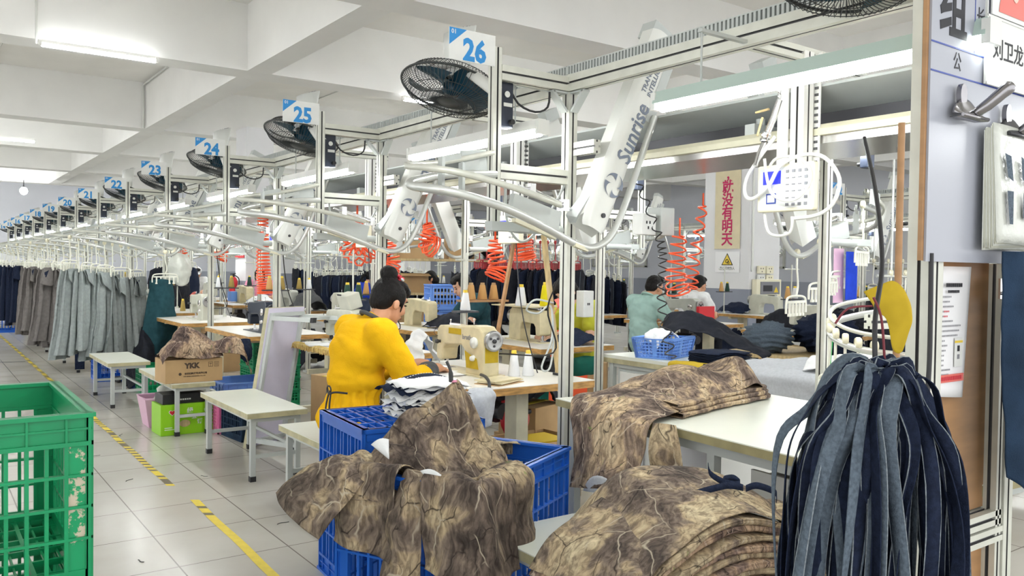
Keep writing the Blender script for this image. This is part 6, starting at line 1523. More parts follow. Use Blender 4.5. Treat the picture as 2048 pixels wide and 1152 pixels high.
def make_trousers(name, label, loc, rz, m, group, w=.34, h=.92, seed=0, flare=1.0):
    t = thing(name, label, 'trousers', loc, rz, group)
    rs_ = random.Random(seed)
    sway, lean = rs_.uniform(-.10, .04), rs_.uniform(-.05, .05)
    for s in (-1, 1):
        mb = MB(m); secs = []
        nf = rs_.uniform(2.6, 3.6); ph = rs_.uniform(0, 6)
        for z, k in ((.02, .62), (-.08, .74), (-h * .28, .80), (-h * .55, .78), (-h * .8, .84 * flare), (-h * (1 + .03 * s), .92 * flare)):
            q = w * k * .5; u = -z / h; cx = sway * u * u + s * .02 * u; cy = s * (.028 + .02 * u) + lean * u; n = 18; row = []
            for i in range(n + 1):
                a = 2 * PI * i / n; c_, s_ = math.cos(a), math.sin(a)
                f = (.006 + .016 * min(1, u * 2.5)) * math.sin(nf * math.asin(max(-1, min(1, c_))) * 2 + ph + 1.2 * u)
                row.append((cx + q * c_, cy + (.030 + .018 * u) * s_ + f, z))
            secs.append(row)
        loft(mb, secs, 26, 40, .006, 9, seed + s); mb.build('leg_panel', t)
    mb = MB(m); k = 1 if seed % 2 else -1
    loft(mb, [[(-w * .34 * k, -.05, .03), (0, -.062, .035), (w * .34 * k, -.05, .03)], [(-w * .36 * k, -.075, -.05), (w * .05 * k, -.085, -.07), (w * .50 * k, -.085, -.03)], [(-w * .30 * k, -.080, -.10), (w * .12 * k, -.105, -.20), (w * .74 * k, -.11, -.17)]], 14, 16, .008, 9, seed); mb.build('waist_flap', t, solid=.003)
    mb = MB('denim_navy'); mb.add([(w * .20 * k, -.083, .0), (w * .45 * k, -.09, -.03), (w * .42 * k, -.096, -.12)], [(0, 1, 2)]); mb.build('pocket_lining', t, solid=.002)
    return t
h0 = make_hanger('clip_hanger', 'white clip hanger holding a trouser on the rail of plate 22', (1.5, 10.25, 1.66), 1.2, group='clip hangers holding the grey trousers')
tv = [make_trousers('hanging_trousers', 'light grey trousers hanging nearest on the rail below plate 22', (1.5, 10.25, 1.29), 1.2, 'trouser_light', 'grey trousers hanging on the rails', seed=1),
      make_trousers('hanging_trousers', 'grey trousers in the hanging row below plate 22', (1.6, 10.3, 1.29), 1.2, 'trouser_grey', 'grey trousers hanging on the rails', seed=4),
      make_trousers('hanging_trousers', 'taupe grey trousers in the hanging row below plate 21', (1.5, 12.2, 1.29), 1.2, 'trouser_taupe', 'grey trousers hanging on the rails', seed=8),
      make_trousers('hanging_trousers', 'navy trousers in the hanging rows far down the line', (1.5, 14.2, 1.29), 1.2, 'denim_navy', 'grey trousers hanging on the rails', seed=12),
      make_trousers('hanging_trousers', 'pale grey trousers in the hanging row below plate 22', (1.5, 14.2, 1.29), 1.2, 'trouser_light', 'grey trousers hanging on the rails', w=.46, h=.86, seed=17, flare=1.15)]
for tt in tv[1:]: tt.location.z = -30
rt = random.Random(9)
first = True
for k in range(5, 13):
    n = 27 - k; yb = st_y(k)
    for i in range(9):
        u = i / 8
        x = 1.38 + .72 * u; y = yb - .40 + .22 * u + rt.uniform(-.02, .02)
        z = 1.66 - .10 * u
        rz = .95 + rt.uniform(-.55, .65)
        if k == 5: v = (0, 4, 4, 0, 4, 1, 4, 1, 1)[i]
        elif k == 6: v = 2 if i < 6 else 1
        elif k == 7: v = rt.choice([2, 2, 1])
        else: v = rt.choice([3, 3, 2])
        col = ['light grey', 'grey', 'taupe grey', 'navy', 'pale grey'][v]
        if k == 5 and i == 0: h0.location = (x, y, z); tv[0].location = (x, y, z - .365); h0.rotation_euler.z = rz; tv[0].rotation_euler.z = rz; continue
        src = tv[v]
        copy_tree(h0, (x, y, z), rz, label='white clip hanger holding trousers in the row below plate %d' % n)
        if v and src.location.z < -10: src.location = (x, y, z - .365); src.rotation_euler.z = rz; src['label'] = '%s trousers in the hanging row below plate %d' % (col, n)
        else: copy_tree(src, (x, y, z - .365 + rt.uniform(-.03, .03)), rz, label='%s trousers in the hanging row below plate %d' % (col, n))
# a single hanger with a teal cloth on the next rail, empty hangers
copy_tree(h0, (2.36, 10.15, 1.52), .2, label='white clip hanger with a teal cloth above the olive machine', group='single hangers')
mb = MB('teal_cloth'); loft(mb, [[(2.20, 10.2, 1.2), (2.18, 10.2, 1.0), (2.1, 10.2, .5), (2.05, 10.2, .3)], [(2.32, 10.12, 1.22), (2.32, 10.1, 1.0), (2.3, 10.1, .6), (2.25, 10.1, .35)], [(2.45, 10.2, 1.2), (2.47, 10.2, 1.0), (2.5, 10.2, .7), (2.5, 10.2, .5)]], 18, 24, .02, 8, 4); tag(mb.build('teal_cloth', off=(2.3, 10.15, 1.2), solid=.003), 'teal cloth hanging left of the olive grey machine', 'cloth')

for i, (x, y, a) in enumerate(((.98, 13.4, .2), (.80, 9.9, 1.0), (1.05, 6.6, .5), (.86, 4.15, 2.0), (1.62, 4.35, .3), (1.36, 7.3, 1.4), (1.55, 5.6, 2.4), (1.12, 5.75, .9))):
    mb = MB('denim_navy' if i < 2 else 'grey_dark_cloth'); L_ = .55 if i == 0 else .05 + .02 * (i % 3)
    d = V((math.cos(a), math.sin(a), 0)); n_ = V((-d.y, d.x, 0)); w_ = .025 if i == 0 else .004
    mb.grid(lambda u, v: V((x, y, .002)) + d * (u - .5) * L_ + n_ * ((v - .5) * w_ + .12 * L_ * math.sin(5 * u)), 10, 1); tag(mb.build('floor_scrap', off=(x, y, 0), solid=.002), ['navy fabric strip lying on the floor beyond the floor tape', 'small dark scrap on the floor by the aisle tape'][i > 0], 'scrap', 'scraps on the aisle floor')
make_crate('plastic_basket', 'light green basket on the floor seen past the end post', 'basket', (3.45, .80, 0), 0, .36, .3, .26, 'hanger_green', (9, 8), 3, .03, .02)
mb = None
# ================================================================ BACK ROW, SECOND LINE AND BANNER COLUMN
# white bench behind, with basket and fabrics
t = thing('work_table', 'cream topped bench with drawers carrying the blue basket', 'table', (4.55, 3.6, 0))
mb = MB('laminate'); mb.b2((-.30, -1.5, .735), (.45, 1.1, .76)); mb.b2((-.30, -1.5, .70), (.45, 1.1, .735), 'laminate_edge'); mb.build('table_top', t)
mb = MB('grey_paint'); mb.b2((-.27, -1.46, .67), (-.24, 1.06, .70)); mb.b2((.38, -1.46, .67), (.41, 1.06, .70)); mb.build('apron_frame', t)
for x in (-.26, .40):
    for y in (-1.44, -.55, .2, 1.04):
        mb = MB('grey_paint'); mb.b2((x - .02, y - .02, 0), (x + .02, y + .02, .70)); mb.build('leg', t)
t = thing('drawer_cabinet', 'pale drawer cabinet with a keyhole under the blue basket', 'cabinet', (4.55, 4.22, 0))
mb = MB('grey_paint'); mb.b2((-.24, -.38, .1), (.3, .38, .668)); mb.build('body', t)
for z0, z1 in ((.47, .64), (.27, .45), (.12, .25)):
    mb = MB('white_paint'); mb.b2((-.262, -.34, z0), (-.24, .34, z1)); d = mb.build('drawer', t)
    mb = MB('dark_metal'); mb.cyl((-.268, .0, z1 - .05), (-.262, .0, z1 - .05), .012, seg=10); mb.ell((-.272, .0, z1 - .075), (.006, .012, .02)); mb.ell((-.272, .0, z1 - .04), (.006, .014, .014)); mb.build('lock', d)
mb = MB('yellow_rag'); loft(mb, [[(4.42, 4.0, .765), (4.25, 4.02, .768), (4.235, 4.02, .72)], [(4.42, 3.85, .765), (4.25, 3.86, .768), (4.235, 3.85, .66)], [(4.42, 3.7, .765), (4.25, 3.72, .768), (4.235, 3.72, .73)]], 12, 14, .005, 14, 4); tag(mb.build('yellow_tape', off=(4.3, 3.9, .76), solid=.002), 'torn yellow tape over the edge of the drawer bench', 'tape')
def make_basket(label, loc, rz, L, Wd, H, m):
    t = thing('plastic_basket', label, 'basket', loc, rz)
    tp = .86
    for (sx, sy, ln) in ((0, -1, L), (0, 1, L), (-1, 0, Wd), (1, 0, Wd)):
        mb = MB(m); nx = 14 if sx == 0 else 10; nz = 6
        def P(u, v):
            k = tp + (1 - tp) * v
            return V(((u - .5) * L * k, sy * Wd / 2 * k, v * H)) if sx == 0 else V((sx * L / 2 * k, (u - .5) * Wd * k, v * H))
        for i in range(nx + 1): mb.bar(P(i / nx, 0), P(i / nx, 1), .006, .006)
        for j in range(nz + 1): mb.bar(P(0, j / nz), P(1, j / nz), .008, .006)
        mb.bar(P(.44, 0), P(.44, 1), .03, .007); mb.bar(P(0, .03), P(1, .03), .02, .01); mb.bar(P(0, 0), P(0, 1), .03, .012); mb.bar(P(1, 0), P(1, 1), .03, .012); mb.build('side_panel', t)
    mb = MB(m); mb.tube([(-L / 2, -Wd / 2, H), (L / 2, -Wd / 2, H), (L / 2, Wd / 2, H), (-L / 2, Wd / 2, H)], .012, 8, closed=True); mb.build('rim', t)
    mb = MB(m); mb.b2((-L / 2 * tp, -Wd / 2 * tp, 0), (L / 2 * tp, Wd / 2 * tp, .008)); mb.build('base', t)
    return t
make_basket('light blue perforated basket on the cream drawer bench', (4.50, 4.32, .762), .35, .42, .30, .14, 'light_blue')
mb = MB('white_cloth'); loft(mb, [[(4.35, 4.25, .83), (4.45, 4.22, .94), (4.6, 4.25, .90)], [(4.4, 4.38, .88), (4.5, 4.4, .97), (4.65, 4.4, .92)], [(4.4, 4.48, .84), (4.5, 4.5, .92), (4.62, 4.48, .86)]], 16, 16, .02, 14, 3); tag(mb.build('cloth_scraps', off=(4.5, 4.35, .8), solid=.003), 'white cloth scraps inside the light blue basket', 'fabric')
for i in range(7):
    mb = MB('denim_navy'); z = .763 + i * .011
    loft(mb, [[(4.40, 3.72 + .02 * math.sin(i), z), (4.46, 3.7, z + .004 + .002 * i), (4.66, 3.7, z + .006), (4.78, 3.74, z)], [(4.38, 3.86, z), (4.46, 3.87, z + .006 + .003 * i), (4.66, 3.88, z + .01), (4.80, 3.9, z)], [(4.41, 4.0, z), (4.48, 4.02, z + .004), (4.66, 4.02, z + .006), (4.78, 4.0, z)]], 12, 16, .005, 16, i); tag(mb.build('folded_denim', off=(4.6, 3.86, z), solid=.004), 'folded navy denim piece in the pile right of the blue basket', 'denim', 'folded denim pile beside the basket')
mb = MB('dark_cloth'); loft(mb, [[(4.6, 4.5, .765), (4.75, 4.4, .95), (4.95, 4.1, .86), (5.0, 3.8, .77)], [(4.75, 4.7, .78), (4.9, 4.6, 1.08), (5.1, 4.3, .98), (5.2, 3.9, .77)], [(4.95, 4.75, .76), (5.1, 4.7, .98), (5.3, 4.4, .9), (5.3, 4.0, .74)]], 26, 30, .03, 7, 3); tag(mb.build('garment_pile', off=(4.9, 4.4, .77), solid=.004), 'black garments heaped behind the light blue basket', 'fabric')
def drape(label, secs, m, seed, nu=30, nv=30, wr=.012, fr=9, name='draped_fabric', group='grey fabrics on the drawer bench'):
    mb = MB(m); loft(mb, secs, nu, nv, wr, fr, seed); return tag(mb.build(name, off=secs[0][0], solid=.005), label, 'fabric', group)
drape('pale grey fabric spread over the right half of the drawer bench', [[(4.235, 3.62, .50), (4.22, 3.6, .70), (4.26, 3.58, .785), (4.6, 3.6, .80), (4.95, 3.6, .785)], [(4.235, 3.2, .56), (4.22, 3.2, .70), (4.26, 3.2, .79), (4.6, 3.2, .83), (4.95, 3.2, .79)], [(4.24, 2.75, .52), (4.22, 2.75, .68), (4.26, 2.75, .79), (4.6, 2.75, .86), (4.95, 2.75, .8)], [(4.24, 2.3, .60), (4.22, 2.3, .70), (4.26, 2.3, .79), (4.6, 2.3, .83), (4.95, 2.3, .78)]], 'grey_fabric', 3, 40, 40, .018, 6)
drape('navy hem of fabric hanging at the near end of the grey spread', [[(4.22, 2.5, .80), (4.19, 2.5, .70), (4.20, 2.5, .38)], [(4.22, 2.4, .80), (4.19, 2.4, .70), (4.20, 2.4, .36)], [(4.22, 2.32, .79), (4.19, 2.32, .70), (4.20, 2.3, .40)]], 'denim_blue', 5, 14, 18, .006)
drape('upper folded grey fabric on the spread fabric', [[(4.3, 3.0, .82), (4.5, 3.05, .88), (4.8, 3.1, .84)], [(4.28, 2.7, .83), (4.5, 2.7, .92), (4.85, 2.8, .86)], [(4.3, 2.35, .82), (4.5, 2.35, .88), (4.8, 2.4, .82)]], 'white_cloth', 6, 24, 24, .016, 8)
drape('dark hem of folded fabric right of the denim pile', [[(4.23, 3.70, .785), (4.22, 3.69, .72), (4.22, 3.68, .5)], [(4.23, 3.60, .79), (4.215, 3.59, .72), (4.215, 3.58, .48)]], 'denim_navy', 8, 8, 14, .004)
# shelf with bundled denim left of the keypad
t = thing('low_shelf', 'low wooden shelf heaped with navy denim bundles', 'shelf', (6.6, 4.7, 0), .1)
mb = MB('raw_wood'); mb.b2((-.4, -.6, .62), (.7, .5, .66)); mb.build('board', t)
for x in (-.38, .66):
    for y in (-.57, .46):
        mb = MB('raw_wood'); mb.b2((x - .03, y - .03, 0), (x + .03, y + .03, .62)); mb.build('post', t)
for i, (x, y, z, s, m, nm) in enumerate(((6.35, 4.8, .80, .22, 'denim_back', 'pale grey tied bundle on the left of the low shelf'), (6.8, 4.5, .84, .28, 'denim_navy', 'largest navy denim bundle on the low shelf'), (6.55, 4.2, .78, .2, 'denim_navy', 'small navy bundle at the front of the low shelf'), (7.15, 4.6, .88, .26, 'dark_cloth', 'dark bundle at the right of the low shelf'))):
    mb = MB(m)
    def bn(u, v):
        a = 2 * PI * u; th = PI * v; p = V((math.sin(th) * math.cos(a), math.sin(th) * math.sin(a), math.cos(th) * .62))
        r = s * (1 + .10 * math.sin(18 * th + 3 * math.sin(a * 2)) + .22 * noise.noise(p * 2.3 + V((i, 0, 0))))
        q = V((x, y, z)) + p * r; q.z = max(q.z, .661); return q
    mb.grid(bn, 30, 26); tag(mb.build('denim_bundle', off=(x, y, z)), nm, 'fabric')

# banner, warning sign and boxes on the column
t = thing('banner', 'tan vertical banner with magenta characters on the column', 'banner', (11.287, 9.4, 1.78))
mb = MB('banner'); mb.b2((-.012, -.27, 0), (0, .27, 2.0)); mb.build('panel', t)
mb = MB('ink_magenta')
for i, ch in enumerate('天明有没就'): mb.text(ch, .24, facing((-.0135, 0, .15 + i * .223), (0, -1, 0), (0, 0, 1)), 'ink_magenta', .0008, .006)
mb.text('，', .22, facing((-.0135, -.06, .15 + 5 * .223 - .02), (0, -1, 0), (0, 0, 1)), 'ink_magenta', .0008, .006)
for i, ch in enumerate('质'): mb.text(ch, .24, facing((-.0135, 0, .15 + (6 + i) * .223), (0, -1, 0), (0, 0, 1)), 'ink_magenta', .0008, .006)
mb.build('characters', t)
t = thing('warning_sign', 'white warning sign with a yellow triangle below the banner', 'sign', (11.291, 9.39, 1.38))
mb = MB('paper'); mb.b2((-.008, -.26, 0), (0, .26, .35)); mb.build('panel', t)
mb = MB('ink'); mb.add([(-.010, .125, .12), (-.010, -.125, .12), (-.010, 0, .33)], [(0, 1, 2)]); mb.add([(-.012, .10, .133), (-.012, -.10, .133), (-.012, 0, .305)], [(0, 1, 2)], m='sign_yellow'); mb.tube([(-.014, .03 * math.cos(a), .19 + .03 * math.sin(a)) for a in [2 * PI * q / 12 for q in range(12)]], .006, 5, closed=True, m='ink'); mb.tube([(-.014, -.03 + .02 * math.cos(a), .165 + .02 * math.sin(a)) for a in [2 * PI * q / 12 for q in range(12)]], .005, 5, closed=True); mb.text('当心机械伤人', .06, facing((-.010, 0, .065), (0, -1, 0), (0, 0, 1)), 'ink', .0005, 0, sx=.9); mb.build('pictogram', t)
t = thing('distribution_box', 'small power box with a clear cover on the column', 'electrical box', (11.36, 8.93, .97))
mb = MB('cream_wire'); mb.b2((0, -.10, 0), (.66, 0, .30)); mb.build('housing', t, bevel=.01)
mb = MB('ink_grey'); mb.b2((.1, -.112, .05), (.6, -.10, .26)); mb.b2((.16, -.116, .1), (.4, -.112, .2), 'dark_metal'); mb.add([(.44, -.116, .08), (.56, -.116, .08), (.50, -.116, .18)], [(0, 1, 2)], m='sign_yellow'); mb.build('window_cover', t)
for i, (x, z, m, nm) in enumerate(((11.56, 1.43, 'cream_wire', 'upper left socket above the power box'), (11.78, 1.43, 'cream_wire', 'upper right socket above the power box'), (11.56, 1.28, 'plate_white', 'white socket just above the power box'), (11.78, 1.28, 'cream_wire', 'lower right socket above the power box'))):
    t = thing('wall_socket', nm, 'socket', (x, 8.92, z), 0, 'sockets on the column')
    mb = MB(m); mb.b2((-.09, -.04, -.065), (.09, 0, .065)); mb.build('plate', t, bevel=.006)
    mb = MB('ink'); 
    for a, b in ((-.03, .02), (.03, .02), (0, -.03)): mb.box((a, -.042, b), (.012, .004, .022))
    mb.build('slots', t)
conduit([(11.36, 8.925, 1.4), (11.36, 8.925, 2.5), (11.36, 8.925, 3.88)], 'white conduit up the side of the banner column', .02)

# orange coiled air hoses
def coil(label, path, r0, r1, turns, m='orange', th=.007, seg=9, top=2.0):
    cp = curve_pts(path, 60); n = turns * seg; pts = []
    for i in range(n + 1):
        u = i / n; c = spline(cp, u); d = (spline(cp, min(1, u + .02)) - spline(cp, max(0, u - .02))); s, w = frame(d, (0, 1, 0.01))
        r = r0 + (r1 - r0) * u; a = 2 * PI * turns * u; pts.append(c + s * math.cos(a) * r + w * math.sin(a) * r)
    pts.append(cp[-1]); pts.insert(0, cp[0]); pts.insert(0, V((cp[0].x, cp[0].y, max(top, cp[0].z + .01))))
    mb = MB(m); mb.tube(pts, th, 5); return tag(mb.build('coiled_hose', off=cp[0]), label, 'hose', 'coiled orange air hoses')
coil('long orange coiled hose hanging left of the tipped bench post', [(2.95, 8.55, 1.92), (2.95, 8.55, 1.6), (2.98, 8.6, 1.3), (3.0, 8.6, 1.1)], .05, .085, 26)
coil('orange coil bunched into a rosette above the yellow worker', [(3.1, 6.6, 1.78), (3.1, 6.58, 1.68), (3.02, 6.6, 1.58), (3.12, 6.6, 1.5), (3.22, 6.6, 1.58)], .04, .12, 14, th=.009)
coil('small orange rosette coil right of the second lettered lift arm', [(3.1, 5.4, 1.72), (3.12, 5.4, 1.66), (3.1, 5.4, 1.58), (3.16, 5.4, 1.55)], .03, .085, 11)
coil('orange coil hanging above the wooden thread frame', [(3.1, 4.22, 1.80), (3.1, 4.2, 1.66), (3.1, 4.2, 1.55), (3.12, 4.2, 1.46)], .04, .07, 14)
coil('wide open orange coil beside the banner column', [(3.55, 3.3, 1.60), (3.53, 3.3, 1.48), (3.52, 3.3, 1.36), (3.55, 3.3, 1.27)], .04, .07, 8, th=.0055, top=1.7)
coil('second orange coil beside the wide open one', [(3.72, 3.28, 1.78), (3.68, 3.28, 1.6), (3.64, 3.28, 1.42), (3.62, 3.28, 1.3)], .025, .045, 8, th=.0055, top=1.85)
for i, (x, y, z) in enumerate(((4.2, 6.1, 1.65), (8.85, 11.6, 1.6), (4.2, 8.1, 1.7), (8.85, 13.2, 1.6), (3.1, 10.6, 1.8), (3.1, 12.4, 1.7))):
    coil('small distant orange coil hose among the rails of the rear lines', [(x, y, z), (x, y, z - .12), (x + .03, y, z - .25), (x, y, z - .34)], .05, .10, 9, th=.010, top=2.22)
coil('dark coiled cable hanging beside the wide open orange coil', [(3.28, 3.38, 1.915), (3.44, 3.36, 1.6), (3.48, 3.36, 1.45), (3.48, 3.36, 1.2), (3.5, 3.3, .9)], .02, .03, 16, 'black', .004, top=0)
# socket box at the lift column of the opposite row
t = thing('socket_box', 'white socket box on the perforated column above the orange coils', 'socket', (3.42, 3.40, 1.68))
mb = MB('plate_white'); mb.b2((-.09, -.02, -.08), (.02, .06, .04)); mb.build('plate', t, bevel=.004); mb = MB('grey_paint'); mb.b2((.05, -.03, -.08), (.16, .08, .08)); mb.build('side_box', t, bevel=.004)
mb = MB('ink'); 
for a, b in ((-.055, .0), (-.03, .0), (-.042, -.03)): mb.box((a, -.022, b - .01), (.007, .004, .016))
mb.build('slots', t)

# hangers with wheels at the right
HG = 'white clip hangers at the right'
for i, (x, y, z, rz, nm) in enumerate(((4.2, 2.98, 1.50, .25, 'white clip hanger hanging before the grey foot of the banner column'), (4.54, 3.06, 1.575, .2, 'white clip hanger just behind the one before the grey column foot'), (4.75, 3.13, 1.61, .25, 'white clip hanger between the tall post and the pink card'), (5.0, 3.22, 1.65, .2, 'white clip hanger beside the pink and blue cards'), (4.64, 2.84, 1.80, .3, 'upper white clip hanger half behind the thin post'))):
    copy_tree(h0, (x, y, z), rz, label=nm, group=HG)
mb = MB('pale_pink'); mb.b2((4.93, 3.215, 1.20), (5.04, 3.219, 1.56)); tag(mb.build('pink_card', off=(5.0, 3.217, 1.4)), 'pink card hanging among the white hangers', 'card', 'hanging cards')
mb = MB('royal_cloth'); mb.b2((5.0, 3.17, 1.22), (5.13, 3.174, 1.54)); tag(mb.build('blue_card', off=(5.06, 3.17, 1.4)), 'blue card hanging in front of the pink one', 'card', 'hanging cards')
lw = curve_pts([(3.42, 1.78, 1.265), (3.1, 1.76, 1.255), (2.85, 1.74, 1.245), (2.62, 1.70, 1.225), (2.52, 1.65, 1.19), (2.53, 1.585, 1.155), (2.60, 1.49, 1.135), (2.75, 1.33, 1.125), (3.1, 1.1, 1.12)], 48)
t = thing('loading_rail', 'low curved rail with wheeled hangers behind the denim strips', 'rail', (3.4, 1.5, 0))
o_ = V((3.4, 1.5, 0))
mb = MB('alu_bright'); mb.tube([p - o_ for p in lw], .012, 8); mb.build('tube_rail', t)
mb = MB('alu'); mb.tube([p - o_ + V((0, 0, .055)) for p in lw], .007, 8); mb.build('guide_rail', t)
mb = MB('alu'); mb.prof(V((2.70, 1.62, 1.23)) - o_, V((3.4, 1.55, 1.23)) - o_, .04, .05); mb.build('support_arm', t)
mb = MB('alu'); mb.prof((.04, .045, 0), (.04, .045, 1.3), .045, .045, up=(0, 1, 0)); mb.build('post', t)
for i in range(9):
    p = spline(lw, .44 + .055 * i)
    hgr = copy_tree(h0, (p.x, p.y, p.z + .01), .75 + .12 * math.sin(i * 1.7), label='white wheeled hanger on the low curved rail', group='wheeled hangers on the low rail', scale=(.82, .82, .80))
gp = spline(lw, .40)
gh = copy_tree(h0, (gp.x, gp.y, gp.z + .01), .9, label='green wheeled hanger leading the low curved rail', group='wheeled hangers on the low rail', scale=(.82, .82, .80))
for c in kids(gh):
    if c.name.startswith('rod'):
        c.data = c.data.copy(); c.data.materials[0] = MATS['hanger_green']

# opposite row: tables, machines, goods
def back_station(x, y, flip, mm, label, cones, group):
    make_table('sewing table ' + label, x - .38, x + .38, y - .62, y + .62, .78, 'tables ' + group, flip)
    make_machine('%s sewing machine %s' % ({'machine_cream': 'cream', 'machine_grey': 'grey', 'machine_light': 'pale'}[mm], label), (x, y + (.18 if flip else -.18), .78), PI if flip else 0, mm, 'machines ' + group)
    thread_pole('pole of the table ' + label, x + (-.32 if flip else .32), y + .5, .78, .7, cones, .26)
WT = back_station
make_table('sewing table of the worker in yellow-green', 3.92, 4.68, 5.05, 6.25, .78, 'tables of the opposite row')
make_machine('cream sewing machine under the white and yellow thread cones', (4.30, 5.86, .78), PI - .1, 'machine_cream', 'machines of the opposite row')
mb = MB('machine_cream'); mb.b2((4.1, 5.45, 1.075), (4.5, 6.0, 1.085)); 
for x, y in ((4.3, 5.75), (4.3, 5.95)): mb.cyl((x, y, 1.06), (x, y, 1.08), .02, seg=8)
tag(mb.build('cone_shelf', off=(4.3, 5.75, 1.06)), 'thin tray on top of the machine of the worker in yellow-green', 'tray')
make_cone('large white thread cone above the machine of the worker in yellow-green', (4.14, 5.62, 1.085), 'thread_white', .17, .05, 'cones above the cream machine')
make_cone('large yellow thread cone beside the large white one', (4.32, 5.52, 1.085), 'thread_yellow', .19, .048, 'cones above the cream machine')
for i in range(3): make_cone('tan thread cone in a row left of the large white cone, %s of three' % ['first', 'second', 'third'][i], (3.95 + .12 * i, 6.1, 1.12), 'thread_tan', .14, .045, 'tan cones in a row', 'cardboard')
mb = MB('plywood'); mb.b2((3.85, 6.02, 1.10), (4.3, 6.18, 1.118)); mb.cyl((3.9, 6.1, .78), (3.9, 6.1, 1.1), .01, seg=8); mb.cyl((4.26, 6.1, .78), (4.26, 6.1, 1.1), .01, seg=8); tag(mb.build('cone_rack', off=(4.1, 6.1, .78)), 'small wooden rack under the three tan cones', 'rack')
t = thing('control_box', 'white control box hanging before the worker in yellow-green', 'box', (4.55, 5.28, 1.0)); mb = MB('plate_white'); mb.b2((-.05, -.05, 0), (.06, .05, .22)); mb.build('housing', t, bevel=.006); mb = MB('ink'); mb.b2((-.012, -.0518, .10), (-.002, -.0505, .12)); mb.b2((.004, -.0518, .10), (.014, -.0505, .12)); mb.build('mark', t)
mb = MB('denim_navy'); loft(mb, [[(4.3, 5.1, .785), (4.5, 5.08, .83), (4.66, 5.15, .785)], [(4.32, 5.3, .80), (4.5, 5.3, .90), (4.66, 5.35, .80)], [(4.3, 5.5, .785), (4.5, 5.5, .84), (4.64, 5.5, .785)]], 14, 14, .02, 10, 3); tag(mb.build('denim_piece', off=(4.5, 5.3, .78), solid=.003), 'navy denim piece under the hands of the worker in yellow-green', 'fabric')
mb = MB('orange'); mb.b2((5.2, 6.55, .0), (5.7, 6.75, .87)); tag(mb.build('orange_board', off=(5.4, 6.6, .84)), 'orange board right of the worker in yellow-green', 'board')
rb = random.Random(21)
MM = ['machine_cream', 'machine_light', 'machine_grey']
for i, y in enumerate((7.6, 9.5, 11.4, 13.3, 15.2, 17.1)):
    WT(4.3, y, True, MM[i % 3], 'in the opposite row, %s past the yellow-green worker' % ['first', 'second', 'third', 'fourth', 'fifth', 'sixth'][i], rb.choice([['thread_tan', 'thread_tan'], ['thread_olive', 'thread_white'], ['thread_green', 'thread_white']]), 'of the opposite row')
for i, y in enumerate((12.9, 14.8, 16.7, 18.6, 20.5)):
    WT(2.66, y, False, MM[(i + 1) % 3], 'of the front row below plate %d' % (20 - i), ['thread_olive', 'thread_white'], 'behind the hanging trousers')
for i, y in enumerate((3.4, 5.2, 7.0, 9.0, 10.9, 12.8, 14.7, 16.6)):
    WT(7.62 if i != 2 else 7.6, y, False, MM[i % 3], 'of the second line, %s from the right' % ['first', 'second', 'third', 'fourth', 'fifth', 'sixth', 'seventh', 'eighth'][i], rb.choice([['thread_tan', 'thread_white'], ['thread_green', 'thread_green'], ['thread_white', 'thread_white']]), 'of the second line')
for i, y in enumerate((5.4, 7.6, 9.8, 12.0)):
    WT(10.0, y, True, MM[i % 3], 'behind the second line, %s from the right' % ['first', 'second', 'third', 'fourth'][i], ['thread_tan', 'thread_green'], 'behind the second line')
mb = MB('red_plastic'); mb.b2((7.45, 6.60, .80), (7.72, 6.64, .98)); tag(mb.build('red_sheet', off=(7.6, 6.6, .8)), 'red card leaning on the machine of the man in mint', 'card')
# dark garments on red-wheeled hangers
hr = make_hanger('clip_hanger', 'red-wheeled hanger with black garment in the middle rail', (5.75, 8.55, 1.72), .5, 'hanger_red', 'red-wheeled hangers', .22)
gar = None
def make_garment(label, loc, rz, m, group, h=.62, seed=0):
    t = thing('hanging_garment', label, 'garment', loc, rz, group)
    mb = MB(m); loft(mb, [[(-.20, 0, -.02), (-.24, .01, -.2), (-.22, 0, -h * .7), (-.2, 0, -h)], [(-.08, -.05, .02), (-.09, -.06, -.2), (-.08, -.06, -h * .7), (-.09, -.05, -h * 1.02)], [(.08, -.05, .02), (.08, -.06, -.2), (.09, -.06, -h * .7), (.08, -.05, -h * .98)], [(.20, 0, -.02), (.25, .0, -.22), (.22, 0, -h * .7), (.2, 0, -h)]], 20, 18, .014, 9, seed); mb.build('front_panel', t, solid=.004)
    mb = MB(m); loft(mb, [[(-.21, 0, -.02), (-.24, .02, -.2), (-.2, .02, -h)], [(0, .06, .03), (0, .07, -.2), (0, .06, -h)], [(.21, 0, -.02), (.24, .02, -.2), (.2, .02, -h)]], 14, 14, .014, 9, seed + 3); mb.build('back_panel', t, solid=.004)
    mb = MB('denim_back'); mb.tube(curve_pts([(-.06, -.064, .0), (-.1, -.068, -.2), (-.05, -.066, -.42)], 10), .004, 4); mb.build('piping', t)
    return t
garm = [make_garment('black jacket piece hanging on the middle rail', (5.75, 8.55, 1.37), .5, 'dark_cloth', 'dark garments on the middle rail', seed=2), make_garment('navy jacket piece hanging on the middle rail', (5.85, 8.5, -30), .5, 'denim_navy', 'dark garments on the middle rail', seed=6)]
used = [True, False]
for i in range(1, 15):
    x = 5.62 + .085 * i; y = 8.68 - .045 * i; v = i % 2
    copy_tree(hr, (x, y, 1.72), .6, label='red-wheeled hanger with a dark garment in the middle rail')
    if not used[v]: garm[v].location = (x, y, 1.37); used[v] = True
    else: copy_tree(garm[v], (x, y, 1.37), .55 + rb.uniform(-.2, .2), label=['black jacket piece hanging on the middle rail', 'navy jacket piece hanging on the middle rail'][v])
